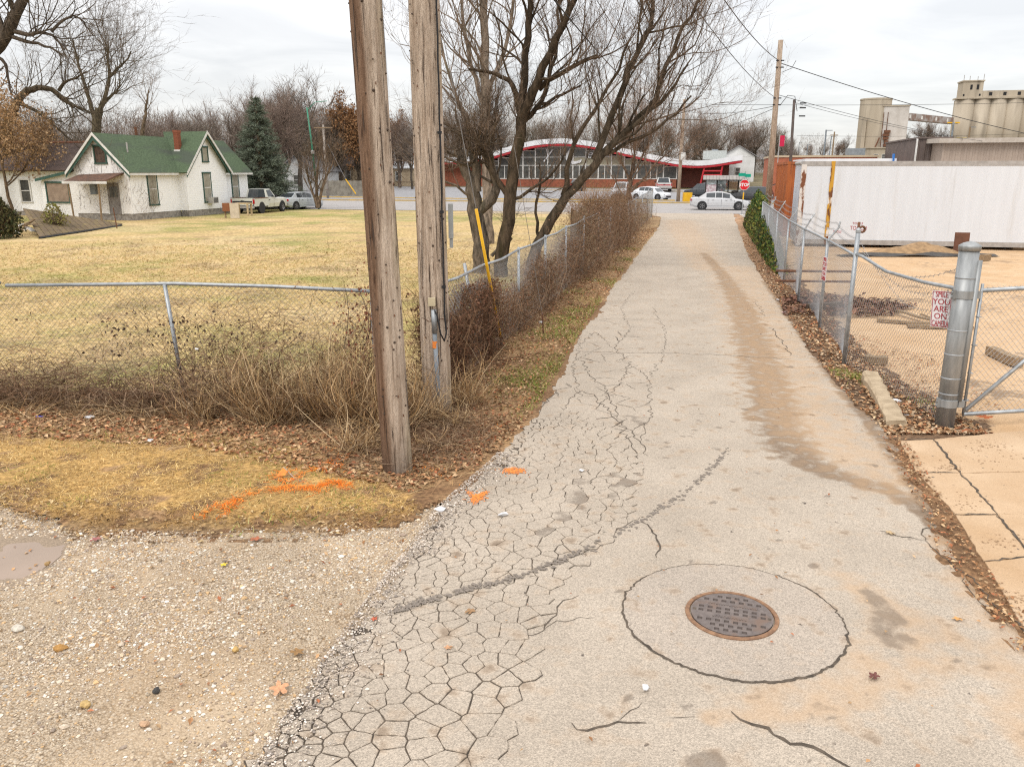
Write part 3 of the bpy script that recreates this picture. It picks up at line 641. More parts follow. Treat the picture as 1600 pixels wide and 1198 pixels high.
kerb(-130, 20, 18.6, 'kerb', M_yk); kerb(28, 60, 18.6, 'kerb', M_yk)
kerb(-42, 2, 25.2, 'kerb', M_yk); kerb(-26, 26, 47.6, 'kerb', mat('pale_kerb', (.5, .42, .3)))
M_mark = mat('white_road_paint', (.75, .74, .72), (.55, .54, .52), s=3)
for u in np.arange(-60, 30, 6): strip(u, u + 3, 8.4, 8.55, .013, 3, 3).build('lane_marking', M_mark, kind='structure')
strip(-13, 0, -4.6, -1.3, .002).build('roadside_gravel', mat('roadside_dirt', (.46, .37, .26), (.33, .26, .17), s=2, rough=.95), kind='structure')
strip(4.5, 60, -8, -1.25, -.004).build('sidewalk', mat('pale_concrete', (.5, .47, .43), (.42, .39, .35), s=1.5), kind='structure')

# ================================================================ POLES, FENCES, YARD
M_pole = mat('weathered_pole_wood', (.63, .51, .40), (.37, .275, .20), s=3.2, st=(9, 9, .55), rough=.9, bump=1.0, bs=14, bd=.03, c3=(.17, .115, .08), s3=5.0, p3=(.60, .70), attr=True, detail=10)
M_steel = mat('galvanised_steel', (.40, .42, .435), (.28, .295, .305), s=9, rough=.48, metal=.55, bump=.1, bs=60, bd=.003, c3=(.36, .29, .22), s3=3, p3=(.66, .8))
M_wire = mat('galvanised_wire', (.36, .365, .37), (.26, .26, .265), s=20, rough=.5, metal=.5)
M_black = mat('black_rubber', (.022, .022, .024), (.014, .014, .015), rough=.6)
M_pvc = mat('grey_conduit', (.23, .26, .29), (.17, .19, .21), rough=.6)
M_rust = mat('rusty_steel', (.19, .085, .045), (.10, .048, .03), s=12, rough=.9, bump=.3, bs=60, bd=.004)
M_wood = mat('old_lumber', (.33, .235, .14), (.19, .13, .08), s=3, st=(8, 8, 8), rough=.9, bump=.3)
def pole_mb(base, top, r0, r1, dark=None, n=28, seg=46, seed=0, footz=1.0):
    r = np.random.RandomState(seed); th = np.arange(n)*2*pi/n; ph = r.rand(14)*6.28; kk = r.randint(3, 12, 14)
    V, C = [], []; base = np.array(base, float); top = np.array(top, float)
    for i in range(seg):
        t = i/(seg-1); c = base*(1-t) + top*t; R = (r0*(1-t) + r1*t) * (1 + .012*sum(np.sin(kk[q]*th + ph[q] + t*3*(q % 3)) for q in range(8))/2)
        z = c[2] - base[2]
        groove = 1 - .05*np.exp(-((th - 3.6 - .5*t)/.09)**2) - .035*np.exp(-((th - 5.1 + .3*t)/.06)**2) - .04*np.exp(-((th - 4.3)/.05)**2)*(z < 5)
        V.append(np.stack([c[0] + R*groove*np.cos(th), c[1] + R*groove*np.sin(th), np.full(n, c[2])], 1))
        col = np.ones((n, 3)); foot = np.clip(1 - z/footz, 0, 1)**1.5
        if dark is not None:
            d = np.clip((np.cos(th - dark) - .42)*3.0 + .25*np.sin(z*1.3 + th*2), 0, 1)[:, None]; col = col*(1-d) + d*np.array((.40, .30, .24))
        col = col*(1 - foot*.62); gnew = np.clip((np.cos(th + .1) - .75)*3, 0, 1)[:, None]*np.clip(.6*np.sin(z*3.1), 0, 1); col = col*(1-gnew*.5) + gnew*.5*np.array((.75, .85, .45)); C.append(col)
    m = MB(); i, j = np.meshgrid(np.arange(seg-1), np.arange(n), indexing='ij'); j2 = (j+1) % n
    m.add(np.concatenate(V), np.stack([i*n+j, i*n+j2, (i+1)*n+j2, (i+1)*n+j], -1).reshape(-1, 4), np.concatenate(C)); m.add(V[-1], [tuple(range(n))], C[-1]); return m
P1 = (-1.22, 8.06); P2 = (-.985, 10.18)
pole1 = thing('utility_pole', 'nearest weathered wooden utility pole, leaning left, split and blackened at its foot', 'utility pole', group='paired utility poles at the alley corner')
pole_mb((P1[0], P1[1], -.2), (P1[0] - .30, P1[1], 10.4), .158, .150, dark=pi + .55, seed=2, footz=.9).build('shaft', M_pole, pole1, smooth=True)
pole2 = thing('utility_pole', 'straight wooden utility pole carrying a black cable and grey conduit, behind the split pole', 'utility pole', group='paired utility poles at the alley corner')
pole_mb((P2[0], P2[1], -.2), (P2[0] - .09, P2[1], 10.8), .192, .172, seed=5, footz=.5).build('shaft', M_pole, pole2, smooth=True)
def checks(par, base, lean, r0, n, seed, zmax=6.5):
    r = random.Random(seed); m = MB()
    for q in range(n):
        a = r.uniform(pi*.95, 2.05*pi); z = r.uniform(.2, zmax); ln = r.uniform(.12, .9); w_ = r.uniform(.004, .013); k = 6; V = []
        for i in range(k):
            t = i/(k-1); zz = z + ln*t; aa = a + r.gauss(0, .012); ww = w_*sin(pi*(.06 + .88*t))/r0
            for s in (-1, 1): V.append((base[0] + lean*zz + (r0*1.022)*cos(aa + s*ww/2), base[1] + (r0*1.022)*sin(aa + s*ww/2), zz))
        m.add(V, [(2*i, 2*i+1, 2*i+3, 2*i+2) for i in range(k-1)])
    m.build('drying_cracks', mat('dark_wood_crack', (.07, .048, .035)), par, kind='stuff')
def fittings(par, base, lean, r0, n, seed):
    r = random.Random(seed); k_ = MB(); t_ = MB()
    for q in range(n):
        a = r.uniform(pi*1.05, 1.95*pi); z = r.uniform(.5, 6.2); c = Vector((base[0] + lean*z + r0*1.015*cos(a), base[1] + r0*1.015*sin(a), z)); Rm = Matrix.Rotation(a, 3, 'Z')
        if q % 3: k_.lathe([(r.uniform(.006, .016), -.004), (.006, .006), (.0005, .008)], 7, Matrix.Translation(c) @ Matrix.Rotation(a, 4, 'Z') @ Matrix.Rotation(pi/2, 4, 'Y'))
        else: t_.box(c, (.006, r.uniform(.004, .012), r.uniform(.012, .03)), M=Rm)
    k_.build('knots', bpy.data.materials['dark_wood_crack'], par, kind='stuff'); t_.build('staples', M_rust, par, kind='stuff')
checks(pole1, P1, -.0283, .157, 60, 1); checks(pole2, P2, -.0082, .190, 70, 2); fittings(pole1, P1, -.0283, .157, 70, 3); fittings(pole2, P2, -.0082, .19, 80, 4)
def surf(x, y, r, ang, z, off): return (x + (r+off)*cos(ang), y + (r+off)*sin(ang), z)
a0 = -pi/2 + .12
MB().tube([surf(*P2, .192, a0 + .02, -.02, .03), surf(*P2, .192, a0, .5, .03), surf(*P2, .192, a0 - .1, 1.12, .03)], .028, 10).build('conduit', M_pvc, pole2, smooth=True)
MB().tube([surf(*P2, .192, a0 - .1, 1.12, .03), surf(*P2, .192, a0 - .12, 1.42, .03)], .034, 10).build('conduit_fitting', M_steel, pole2, smooth=True)
MB().tube([surf(*P2, .192, a0 - .1, .93, .031), surf(*P2, .192, a0 - .1, 1.02, .031)], .031, 10).build('orange_tag', M_orange, pole2)
m = MB(); q = surf(*P2, .192, a0 - .22, 1.52, .03); m.box(q, (.09, .05, .10)); m.build('junction_box', mat('cream_plastic', (.55, .47, .32)), pole2)
ca = -pi/2 + .72; pts = [surf(P2[0] - .004*z, P2[1], .190, ca, z, .012 + .01*(i % 2)) for i, z in enumerate(np.linspace(1.35, 10.0, 30))]
loop = [surf(*P2, .192, a0 - .08, 1.42, .05), surf(*P2, .192, a0 + .05, 1.36, .07), surf(*P2, .192, a0 + .2, 1.12, .07), surf(*P2, .192, a0 + .4, 1.02, .06), surf(*P2, .192, ca - .02, 1.12, .04)] + pts
MB().tube(loop, .0115, 6).build('cable', M_black, pole2, smooth=True)
for z in (1.7, 2.62, 3.55): MB().box(surf(P2[0] - .004*z, P2[1], .19, ca, z, .012), (.05, .04, .03)).build('cable_clip', M_black, pole2)
m = MB(); q = surf(*P2, .19, .12, 2.50, .03); m.box(q, (.055, .10, .42)); m.box((q[0]+.002, q[1], q[2]-.27), (.04, .07, .12)); m.build('grey_service_box', mat('grey_box_paint', (.36, .37, .36), (.28, .29, .28)), pole2)
MB().tube([surf(*P2, .192, a0 + t, 1.28 + .02*sin(5*t), .006) for t in np.linspace(-1.5, 1.7, 14)], .004, 4).build('vine_tendril', M_rust, pole2)
for z in (6.6, 7.6, 8.9): MB().tube([(P2[0]-.25, P2[1], z), (P2[0]+.25, P2[1], z)], .02, 6).build('bolt', M_steel, pole2)
# guy wire with yellow guard
M_yel = mat('yellow_plastic', (.80, .46, .02), (.70, .38, .02), s=5, rough=.5)
gw = thing('guy_wire', 'steel guy wire in a bright yellow plastic guard staked beside the overgrown fence', 'guy wire')
gb = Vector((*gp(786, 548), 0)); gt = Vector(at(744, 327, 12.9)); d = (gt - gb)
MB().tube([gb + Vector((0, 0, -.1)), gb + d*.07], .014, 6).build('anchor_rod', M_rust, gw); MB().tube([gb + d*.05, gb + d*.115], .02, 6).build('anchor_eye', M_steel, gw)
MB().tube([gb + d*.11, gb + d], .025, 10).build('guard', M_yel, gw, smooth=True); MB().tube([gb + d*.95, gb + d*2.9], .006, 5).build('strand', M_wire, gw)
gw2 = thing('guy_wire', 'bare steel guy wire anchored low in the leaves right of the yellow guard', 'guy wire')
g2 = Vector((.62, 15.4, 0)); MB().tube([g2 + Vector((0, 0, -.1)), g2 + Vector((-.03, -.05, .45))], .016, 6).build('anchor_rod', M_rust, gw2); MB().tube([g2 + Vector((-.03, -.05, .4)), (P2[0]+.05, P2[1]+.15, 8.9)], .005, 5).build('strand', M_wire, gw2)

# chain link fences -----------------------------------------------------------
def clink(mb, p0, p1, z0, h0, h1, sp=.078, r=.0021, bow=0, phase=0):
    """two families of diagonal wires between two posts"""
    p0 = np.array(p0, float); p1 = np.array(p1, float); Ln = np.linalg.norm(p1 - p0); u = (p1 - p0)/Ln; nrm = np.array([-u[1], u[0]])
    h = lambda s: h0 + (h1-h0)*s/Ln
    for sg in (1, -1):
        c = -max(h0, h1) - 1 if sg > 0 else 0; end = Ln if sg > 0 else Ln + max(h0, h1) + 1
        c = c - (c % sp)
        while c < end:
            pts = []
            for w_ in np.linspace(0, max(h0, h1), 5):
                s = c + sg*w_
                pts.append((s, w_))
            (sA, wA), (sB, wB) = pts[0], pts[-1]
            t0, t1 = 0.0, 1.0; ds, dw = sB - sA, wB - wA
            # clip to 0..Ln
            lo_, hi_ = sorted(((0 - sA)/ds, (Ln - sA)/ds)); t0, t1 = max(t0, lo_), min(t1, hi_)
            if t1 > t0 + .01:
                P = []
                for t in ((t0, (t0+t1)/2, t1) if bow else (t0, t1)):
                    s, w_ = sA + ds*t, wA + dw*t; w_ = min(w_, h(s)); b = bow*sin(pi*s/Ln)*(1 - w_/h(s))
                    P.append((*(p0 + u*s + nrm*(b + .003*sg)), z0 + w_))
                mb.tube(P, r, 3, cap=False)
            c += sp
def bar(name, par, a, b, r, m=None, n=8, sm=True): return MB().tube([a, b], r, n).build(name, m or M_steel, par, smooth=sm)
def post(par, x, y, h, r=.03, lean=(0, 0), cap=True):
    m = MB(); m.tube([(x, y, -.1), (x + lean[0], y + lean[1], h)], r, 10); o = m.build('post', M_steel, par, smooth=True)
    if cap: MB().lathe([(r*1.15, -.01), (r*1.15, .03), (r*.7, .055), (0.0001, .065)], 10, Matrix.Translation((x + lean[0], y + lean[1], h - .005))).build('post_cap', M_steel, o)
# front fence
fz = lambda x: 1.52
front = thing('chain_link_fence', 'low chain link fence in front of the mown field, with a bent grey top rail', 'fence')
fl = lambda x: 10.9 + (x + 7.3)*(-.9/5.6)
A = [(-13.5, fl(-13.5)), (-9.6, fl(-9.6)), (-4.42, fl(-4.42)), (-1.75, fl(-1.75))]
zr = [at(800 + 0, 0, 1)[2]]*0
def railz(px, py, x): return at(px, py, fl(x))[2]
za, zb, zc_ = railz(20, 443, -6.75), railz(262, 443, -4.5), railz(562, 455, -1.8)
MB().tube([(-13.5, fl(-13.5), za + .02), (-9.6, fl(-9.6), za + .02), (-6.95, fl(-6.95), za + .005)], .024, 8).build('top_rail', M_steel, front, smooth=True)
MB().tube([(-6.86, fl(-6.86), za - .03), (-4.42, fl(-4.42), zb), (-3.1, fl(-3.1), zb - .005), (-1.75, fl(-1.75), zc_)], .024, 8).build('top_rail', M_steel, front, smooth=True)
post(front, -4.42, fl(-4.42), zb - .01, .026, (-.12, 0), False); post(front, -9.6, fl(-9.6), za, .026, (0, 0), False); post(front, -1.75, fl(-1.75), zc_ + .06, .036)
for (a, b, h0, h1) in ((A[0], A[1], za, za), (A[1], A[2], za, zb), (A[2], A[3], zb, zc_)):
    m = MB(); clink(m, a, b, 0.02, h0 - .03, h1 - .03); m.build('wire_mesh', M_wire, front, kind='stuff')
# left alley fence
lf = thing('chain_link_fence', 'vine covered chain link fence running up the left side of the alley', 'fence')
LFY = [10.6, 13.2, 15.9, 18.6, 21.4, 24.6, 28, 31.5, 35, 39, 43, 47.5, 52, 56.5]
lfh = lambda y: float(np.interp(y, [10, 14, 24.6, 24.7, 40, 60], [1.62, 1.60, 1.72, 1.75, 1.7, 2.0]))
for k, y in enumerate(LFY): post(lf, float(FL(y)), y, lfh(y) + .04, .028, ((-.28 if k == 1 else .0), 0), k in (0, 5, 9, 13))
for k, (a, b) in enumerate(zip(LFY[:-1], LFY[1:])):
    if k not in (6, 7, 8): MB().tube([(float(FL(a)), a, lfh(a)), (float(FL((a+b)/2)), (a+b)/2, lfh((a+b)/2) - .04), (float(FL(b)), b, lfh(b))], .022, 8).build('top_rail', M_steel, lf, smooth=True)
    m = MB(); clink(m, (float(FL(a)), a), (float(FL(b)), b), .02, lfh(a) - .03, lfh(b) - .03, sp=.08 if k < 4 else .13, r=.0021); m.build('wire_mesh', M_wire, lf, kind='stuff')
# right alley fence
rf = thing('chain_link_fence', 'chain link fence with barbed wire arms on the right side of the alley', 'fence')
RP = [(5.50, 12.9, 2.18, .036), (6.28, 16.1, 1.80, .030), (6.95, 19.3, 1.80, .028), (7.75, 22.8, 1.80, .028), (8.6, 26.4, 1.84, .028), (9.6, 30.5, 1.86, .028), (10.6, 34.6, 1.88, .028)]
GPX, GPY = 5.45, 9.62
for k, (x, y, h, r) in enumerate(RP): post(rf, x, y, h, r, (0, 0), k == 0)
rail = lambda k: (RP[k][0], RP[k][1], 1.80 if k == 0 else RP[k][2] - .02)
for k in range(len(RP)-1):
    MB().tube([rail(k), rail(k+1)], .022, 8).build('top_rail', M_steel, rf, smooth=True)
    m = MB(); clink(m, RP[k][:2], RP[k+1][:2], .03, rail(k)[2] - .04, rail(k+1)[2] - .04, sp=.078 if k < 3 else .1, r=.0021 if k < 3 else .003, bow=-.12 if k < 3 else 0); m.build('wire_mesh', M_wire, rf, kind='stuff')
gr_ = Vector((GPX, GPY, 1.72)); r0_ = Vector(rail(0)) + Vector((0, 0, .02))
MB().tube([r0_, r0_*.92 + gr_*.08, r0_.lerp(gr_, .35) + Vector((0, 0, -.10)), r0_.lerp(gr_, .7) + Vector((0, 0, -.07)), gr_], .024, 8).build('top_rail', M_steel, rf, smooth=True)
m = MB(); clink(m, (5.50, 12.86), (GPX - .02, GPY + .12), .03, 1.70, 1.64, bow=.10); m.build('wire_mesh', M_wire, rf, kind='stuff')
for k in (1, 2, 3, 4, 5):
    x, y, h, r = RP[k]; MB().tube([(x, y, h - .03), (x + .12 + .05*(k % 2), y - .04, h + .22), (x + .2, y - .02, h + .34)], .018, 6).build('barb_arm', M_steel, rf)
def barbed(P, name='barbed_wire', sag=.05, par=None):
    m = MB(); P = [Vector(p) for p in P]; pts = []
    for a, b in zip(P[:-1], P[1:]):
        for q in range(12): t = q/12; pts.append(a.lerp(b, t) + Vector((0, 0, -sag*4*t*(1-t))))
    pts.append(P[-1]); m.tube(pts, .0028, 3, False)
    for a, b in zip(pts[:-1], pts[1:]):
        n = max(1, int((b-a).length/.13))
        for q in range(n):
            c = a.lerp(b, (q+.5)/n); m.tube([c + Vector((-.01, 0, -.022)), c + Vector((.01, 0, .022))], .003, 3, False); m.tube([c + Vector((.0, -.018, .014)), c + Vector((0, .018, -.014))], .003, 3, False)
    m.build(name, M_wire, par or rf, kind='stuff')
for q, dz in enumerate((.08, .2, .32)):
    barbed([(RP[k][0] + .04 + .05*q, RP[k][1], RP[k][2] + dz) for k in range(6, 0, -1)] + [(5.52, 12.9, 1.86 + .10*q), (5.60 + .02*q, 11.4, 1.66 - .20*q), (GPX + .02, GPY + .1, 2.0 - .26*q)], sag=.06)
# gate post and gate
M_gate = mat('dull_galvanised_pipe', (.36, .37, .37), (.24, .25, .25), s=5, st=(3, 3, .6), rough=.5, metal=.5, bump=.15, bs=30, bd=.004, c3=(.30, .24, .18), s3=2.5, p3=(.6, .78))
gpst = thing('gate_post', 'thick galvanised pipe gate post with bands and a domed cap', 'gate post')
MB().tube([(GPX, GPY, -.1), (GPX, GPY, 2.22)], .112, 28).build('pipe', M_gate, gpst, smooth=True)
MB().lathe([(.122, 0), (.124, .05), (.122, .06), (.075, .09), (.001, .112)], 28, Matrix.Translation((GPX, GPY, 2.19))).build('cap', M_gate, gpst, smooth=True)
MB().tube([(GPX + .10, GPY - .07, .35), (GPX + .10, GPY - .07, 2.08)], .034, 10).build('hinge_pipe', M_gate, gpst, smooth=True)
for z in (.42, .62, .92, 1.22, 1.86): MB().lathe([(.1135, 0), (.1165, .004), (.1165, .014), (.1135, .018)], 28, Matrix.Translation((GPX, GPY, z))).build('strap', M_steel, gpst)
for z in (.26, 1.62):
    o = MB().lathe([(.1135, 0), (.122, .004), (.122, .095), (.1135, .1)], 28, Matrix.Translation((GPX, GPY, z))).build('clamp_band', M_gate, gpst)
    MB().box((GPX - .125, GPY - .02, z + .05), (.035, .05, .11)).build('clamp_ear', M_gate, o); MB().box((GPX + .13, GPY - .06, z + .05), (.075, .06, .09)).build('clamp_ear', M_gate, o)
    for dz in (.025, .075): MB().tube([(GPX - .16, GPY - .03, z + dz), (GPX - .10, GPY - .03, z + dz)], .009, 6).build('bolt', M_steel, o)
gate = thing('chain_link_gate', 'chain link gate leaf with a diagonal brace hung on the thick post', 'gate')
gd = Vector((.985, .17, 0)); g0 = Vector((GPX + .19, GPY - .05, 0)); g1 = g0 + gd*3.6
bar('frame_upright', gate, g0 + Vector((0, 0, .16)), g0 + Vector((0, 0, 1.80)), .018); bar('frame_upright', gate, g1 + Vector((0, 0, .16)), g1 + Vector((0, 0, 1.80)), .026)
bar('bottom_rail', gate, g0 + Vector((0, 0, .17)), g1 + Vector((0, 0, .17)), .027); bar('top_rail', gate, g0 + Vector((0, 0, 1.72)), g1 + Vector((0, 0, 1.80)), .027)
bar('brace', gate, g0 + Vector((.02, 0, .22)), g0 + gd*1.85 + Vector((0, 0, 1.74)), .025)
m = MB(); clink(m, (g0.x, g0.y), (g1.x, g1.y), .17, 1.6, 1.62, sp=.076, r=.0022); m.build('wire_mesh', M_wire, gate, kind='stuff')
for z in (.35, .7, 1.05, 1.4): MB().box(g0 + Vector((.01, 0, z)), (.05, .05, .012)).build('tie', M_steel, gate)
M_leafr = mat('rust_brown_leaf', (.34, .10, .035), (.20, .06, .03), s=30)
# signs
M_sgn = mat('white_sign_board', (.72, .70, .70), (.62, .6, .6), s=6, rough=.6); M_red = mat('faded_red_paint', (.42, .05, .06), (.33, .04, .05), s=9, rough=.6)
def camsign(name, label, c, wd, ht, rz, lines, sz, tilt=0):
    s = thing(name, label, 'sign', c, rz, 'camera warning signs'); s.rotation_euler = (0, tilt, rz)
    m = MB(); m.bx(-wd/2, wd/2, -.004, .004, -ht/2, ht/2); m.build('board', M_sgn, s)
    for x in (-wd/2 + .012, wd/2 - .012): MB().bx(x - .004, x + .004, -.0065, -.003, -ht/2 + .01, ht/2 - .01).build('border', M_red, s)
    for z in (-ht/2 + .012, ht/2 - .012): MB().bx(-wd/2 + .008, wd/2 - .008, -.006, -.003, z - .004, z + .004).build('border', M_red, s)
    for k, t in enumerate(lines): lettering(t, sz, M_red, s, (0, -.0045, ht/2 - ht/len(lines)*(k + .5)), sx=min(1.15, wd*.86/(len(t)*sz*.66)))
    for x in (-1, 1):
        for z in (-1, 1): MB().tube([(x*(wd/2 - .02), -.008, z*(ht/2 - .02)), (x*(wd/2 - .02), .03, z*(ht/2 - .02))], .004, 5).build('tie', M_wire, s)
sgA = Vector(at(1474, 484, 10.0))
camsign('camera_warning_sign', 'white sign with red words SMILE YOU ARE ON CAMERA beside the gate post', (5.44, 10.04, sgA.z), .29, .46, radians(-68), ['SMILE', 'YOU', 'ARE', 'ON', 'CAMERA'], .105, radians(-4))
sgB = Vector(at(1271, 417, 16.3))
camsign('camera_warning_sign', 'narrow looking white and red warning sign tied to the alley side of the fence', (6.21, 15.95, sgB.z), .30, .46, radians(-97), ['SMILE', 'YOU', 'ARE', 'ON', 'CAMERA'], .105, 0)

# kerb block and yard clutter ---------------------------------------------------
M_kblk = mat('old_concrete_kerb', (.47, .37, .25), (.34, .26, .17), s=8, rough=.95, bump=.5, bs=40, bd=.01)
m = MB(); r = random.Random(6); A_, B_ = Vector(gp(1359, 598)), Vector(gp(1401, 667)); dk_ = (B_ - A_).normalized(); nk = Vector((dk_.y, -dk_.x)); n = 15; V = []
for i in range(n):
    t = i/(n-1); c = A_.lerp(B_, t); h = (.17 - .08*t)*(1 + r.uniform(-.08, .08)); w_ = .115*(1 + r.uniform(-.1, .1)); j = .012
    for s_, z in ((-1, -.05), (-1.0, h*.8), (-.72, h), (.72, h*1.02), (1.0, h*.78), (1, -.05)): V.append((c.x + nk.x*w_*s_ + r.uniform(-j, j), c.y + nk.y*w_*s_ + r.uniform(-j, j), z + (r.uniform(-j, j) if z > 0 else 0)))
m.add(V, [(6*i+q, 6*i+q+1, 6*i+q+7, 6*i+q+6) for i in range(n-1) for q in range(5)] + [tuple(range(5, -1, -1)), tuple(range(6*n-6, 6*n))])
o = m.build('kerb_block', M_kblk, label='broken length of concrete kerb lying in leaves by the alley edge', cat='kerb block')
def plank(name, label, a, b, wd, th, z=.0, m_=None, cat='plank', group='loose planks in the yard'):
    a, b = Vector(a), Vector(b); d = b - a; t = thing(name, label, cat, (*((a+b)/2), z), atan2(d.y, d.x), group)
    m = MB(); n = 7; r = random.Random(int(a.x*100)); V = []
    for i in range(n):
        x = -d.length/2 + d.length*i/(n-1); wb = wd/2*(1 + r.uniform(-.06, .04))
        for yy, zz in ((-wb, 0), (wb, 0), (wb*.96, th), (-wb*.96, th)): V.append((x, yy, zz + .008*sin(i*1.3)))
    F = [(4*i+j, 4*i+(j+1) % 4, 4*i+4+(j+1) % 4, 4*i+4+j) for i in range(n-1) for j in range(4)] + [(0, 1, 2, 3)[::-1], (4*n-4, 4*n-3, 4*n-2, 4*n-1)]
    m.add(V, F); bo = m.build('board', m_ or M_wood, t)
    for s in (-1, 1): MB().lathe([(.006, 0), (.006, .004), (.0001, .006)], 6, Matrix.Translation((s*(d.length/2 - .06), 0, th + .002))).build('nail', M_rust, t)
    return t
plank('plank', 'long dark plank lying left to right on the orange yard', gp(1370, 502), gp(1462, 508), .13, .05)
plank('plank', 'short plank resting across the long plank at a slant', gp(1400, 490), gp(1456, 506), .10, .04, .055)
plank('plank', 'charred slatted plank in front of the other planks', gp(1418, 511), gp(1520, 514), .12, .05)
plank('plank', 'thin pale stick of lumber behind the slanted plank', gp(1438, 492), gp(1462, 499), .05, .03)
plank('timber_block', 'squared brown timber behind the gate brace', gp(1546, 553), gp(1590, 573), .16, .14, cat='timber', group='timber offcuts in the yard')
plank('timber_block', 'short timber offcut on the yard under the white trailer', gp(1525, 408), gp(1545, 407), .16, .22, cat='timber', group='timber offcuts in the yard')
plank('timber_block', 'short timber offcut in the leaves behind the leaning fence post', gp(1352, 567), gp(1384, 568), .18, .12, cat='timber', group='timber offcuts in the yard')
plank('timber_block', 'dark beam lying in the yard behind the third fence post', gp(1262, 486), gp(1312, 482), .16, .16, m_=mat('dark_beam', (.11, .08, .06)), cat='timber', group='timber offcuts in the yard')
# pipe rail with rusty upright in the yard
ru = thing('rusty_post', 'rusty steel post with a ring at its top standing before the white trailer', 'post', gp(1331, 462) + (0,))
rh = at(1329, 347, gp(1331, 462)[1])[2]
MB().tube([(0, 0, -.1), (-.02, 0, rh)], .035, 8).build('shaft', M_rust, ru, smooth=True)
m = MB(); m.tube([(.07 + .07*cos(t), -.02, rh - .18 + .07*sin(t)) for t in np.linspace(0, 2*pi, 14)], .03, 6); m.build('ring', M_rust, ru, smooth=True)
MB().tube([(0, 0, .62), (-1.9, .35, .60)], .03, 8).build('rail', M_rust, ru); MB().tube([(0, 0, .36), (-1.9, .35, .34)], .03, 8).build('rail', M_rust, ru)
bp = thing('steel_plate', 'upright brown steel plate leaning before the white trailer wall', 'plate', (*gp(1501, 398), 0), radians(-14))
MB().box((0, .1, .36), (.52, .05, .95), M=Matrix.Rotation(radians(-5), 3, 'X')).build('sheet', mat('brown_plate', (.17, .075, .045), (.12, .055, .035), rough=.8), bp); MB().box((0, .02, .0), (.6, .16, .06)).build('foot', M_rust, bp)
# heap of clay half covered by a tarp
M_clay = mat('orange_clay', (.38, .245, .13), (.24, .155, .085), s=6, rough=.95, bump=.6, bs=20, bd=.03)
def heap(name, label, cx_, cy_, rx, ry, h, m_, cat, seed, n=40, group=None, z0=-.02):
    m = MB(); g = np.linspace(-1, 1, n); X, Y = np.meshgrid(g, g, indexing='ij'); R = np.hypot(X, Y)
    Z = h*np.clip(1 - R**1.3, 0, 1)*(.7 + .6*vnoise(X + seed, Y, 2.2, seed)) + .04*vnoise(X, Y + seed, 9, seed)*(R < 1)
    i, j = np.meshgrid(np.arange(n-1), np.arange(n-1), indexing='ij'); F = np.stack([i*n+j, (i+1)*n+j, (i+1)*n+j+1, i*n+j+1], -1).reshape(-1, 4); Rc = R.ravel()[F].min(1); F = F[Rc < 1.0]
    m.add(np.stack([cx_ + X*rx, cy_ + Y*ry, z0 + Z], -1).reshape(-1, 3), F); return m.build(name, m_, smooth=True, label=label, cat=cat, group=group)
hc = gp(1428, 397)
hp = heap('clay_heap', 'low heap of orange clay in front of the white trailer', hc[0], hc[1], 2.0, .8, .40, M_clay, 'heap', 3)
m = MB(); n = 24; V = []
for i in range(n):
    for j in range(6):
        t = i/(n-1); V.append((hc[0] - 3.2 + 6.0*t, hc[1] - .95 + .12*j + .05*sin(9*t), .0 + .07*sin(3.1*t)**2*j/3 + .03*sin(17*t + j) + .03))
m.add(V, [(6*i+j, 6*i+6+j, 6*i+7+j, 6*i+j+1) for i in range(n-1) for j in range(5)]); m.build('tarp', mat('black_tarp', (.035, .032, .03), (.06, .055, .05), s=4, rough=.5), smooth=True, label='crumpled black tarp along the foot of the clay heap', cat='tarp')
hb = gp(1352, 464); M_rub = mat('brick_rubble', (.20, .10, .07), (.10, .06, .045), s=14, rough=.95, bump=.8, bs=30, bd=.03)

# white trailer ---------------------------------------------------------------
M_white = mat('white_trailer_panel', (.66, .69, .73), (.63, .655, .69), s=1.4, st=(2.5, 1, .25), rough=.45, spec=.35, c3=(.50, .48, .45), s3=.9, p3=(.60, .92))
M_rustw = mat('rusted_white_paint', (.66, .62, .58), (.20, .08, .04), s=3.2, st=(1.5, 1.5, .8), rough=.85, pos=(.44, .50), bump=.2, bs=20)
M_rusty = mat('rusted_yellow_paint', (.55, .30, .04), (.16, .065, .03), s=3, st=(2, 2, .7), rough=.85, pos=(.42, .52), c3=(.66, .62, .58), s3=2.6, p3=(.56, .6))
M_alu = mat('aluminium_rail', (.44, .42, .40), (.34, .32, .30), s=5, rough=.6, metal=.3)
TRX, TRY = 12.25, 34.9
tr = thing('white_trailer', 'long white box trailer with rusted corner posts at the back of the yard', 'trailer', (TRX, TRY, 0), GRID)
TL, TW, Z0, Z1 = 16.0, 2.5, .14, 3.50
m = MB(); m.bx(.02, TL, .02, TW, Z0, Z1); m.build('box', M_white, tr)
for k in range(0, 13):
    x0 = 1.28 + k*1.16; m = MB(); m.bx(x0, x0 + 1.155, -.004, .02, Z0 + .16, Z1 - .17); o = m.build('side_panel', M_white, tr)
    if k % 1 == 0: MB().bx(x0 - .010, x0 + .010, -.007, .02, Z0 + .16, Z1 - .17).build('seam', M_white, tr)
MB().bx(.16, 1.12, -.004, .02, Z0 + .16, Z1 - .17).build('side_panel', M_white, tr)
MB().bx(-.02, TL, -.022, .03, Z1 - .17, Z1 + .01).build('top_rail', M_alu, tr); MB().bx(-.02, TL, -.022, .03, Z0 - .04, Z0 + .16).build('bottom_rail', M_alu, tr)
MB().bx(-.04, .16, -.03, .14, Z0 - .1, Z1 - .12).build('corner_post', M_rustw, tr); MB().bx(1.12, 1.275, -.035, .03, Z0 - .05, Z1 + .015).build('rusted_upright', M_rusty, tr)
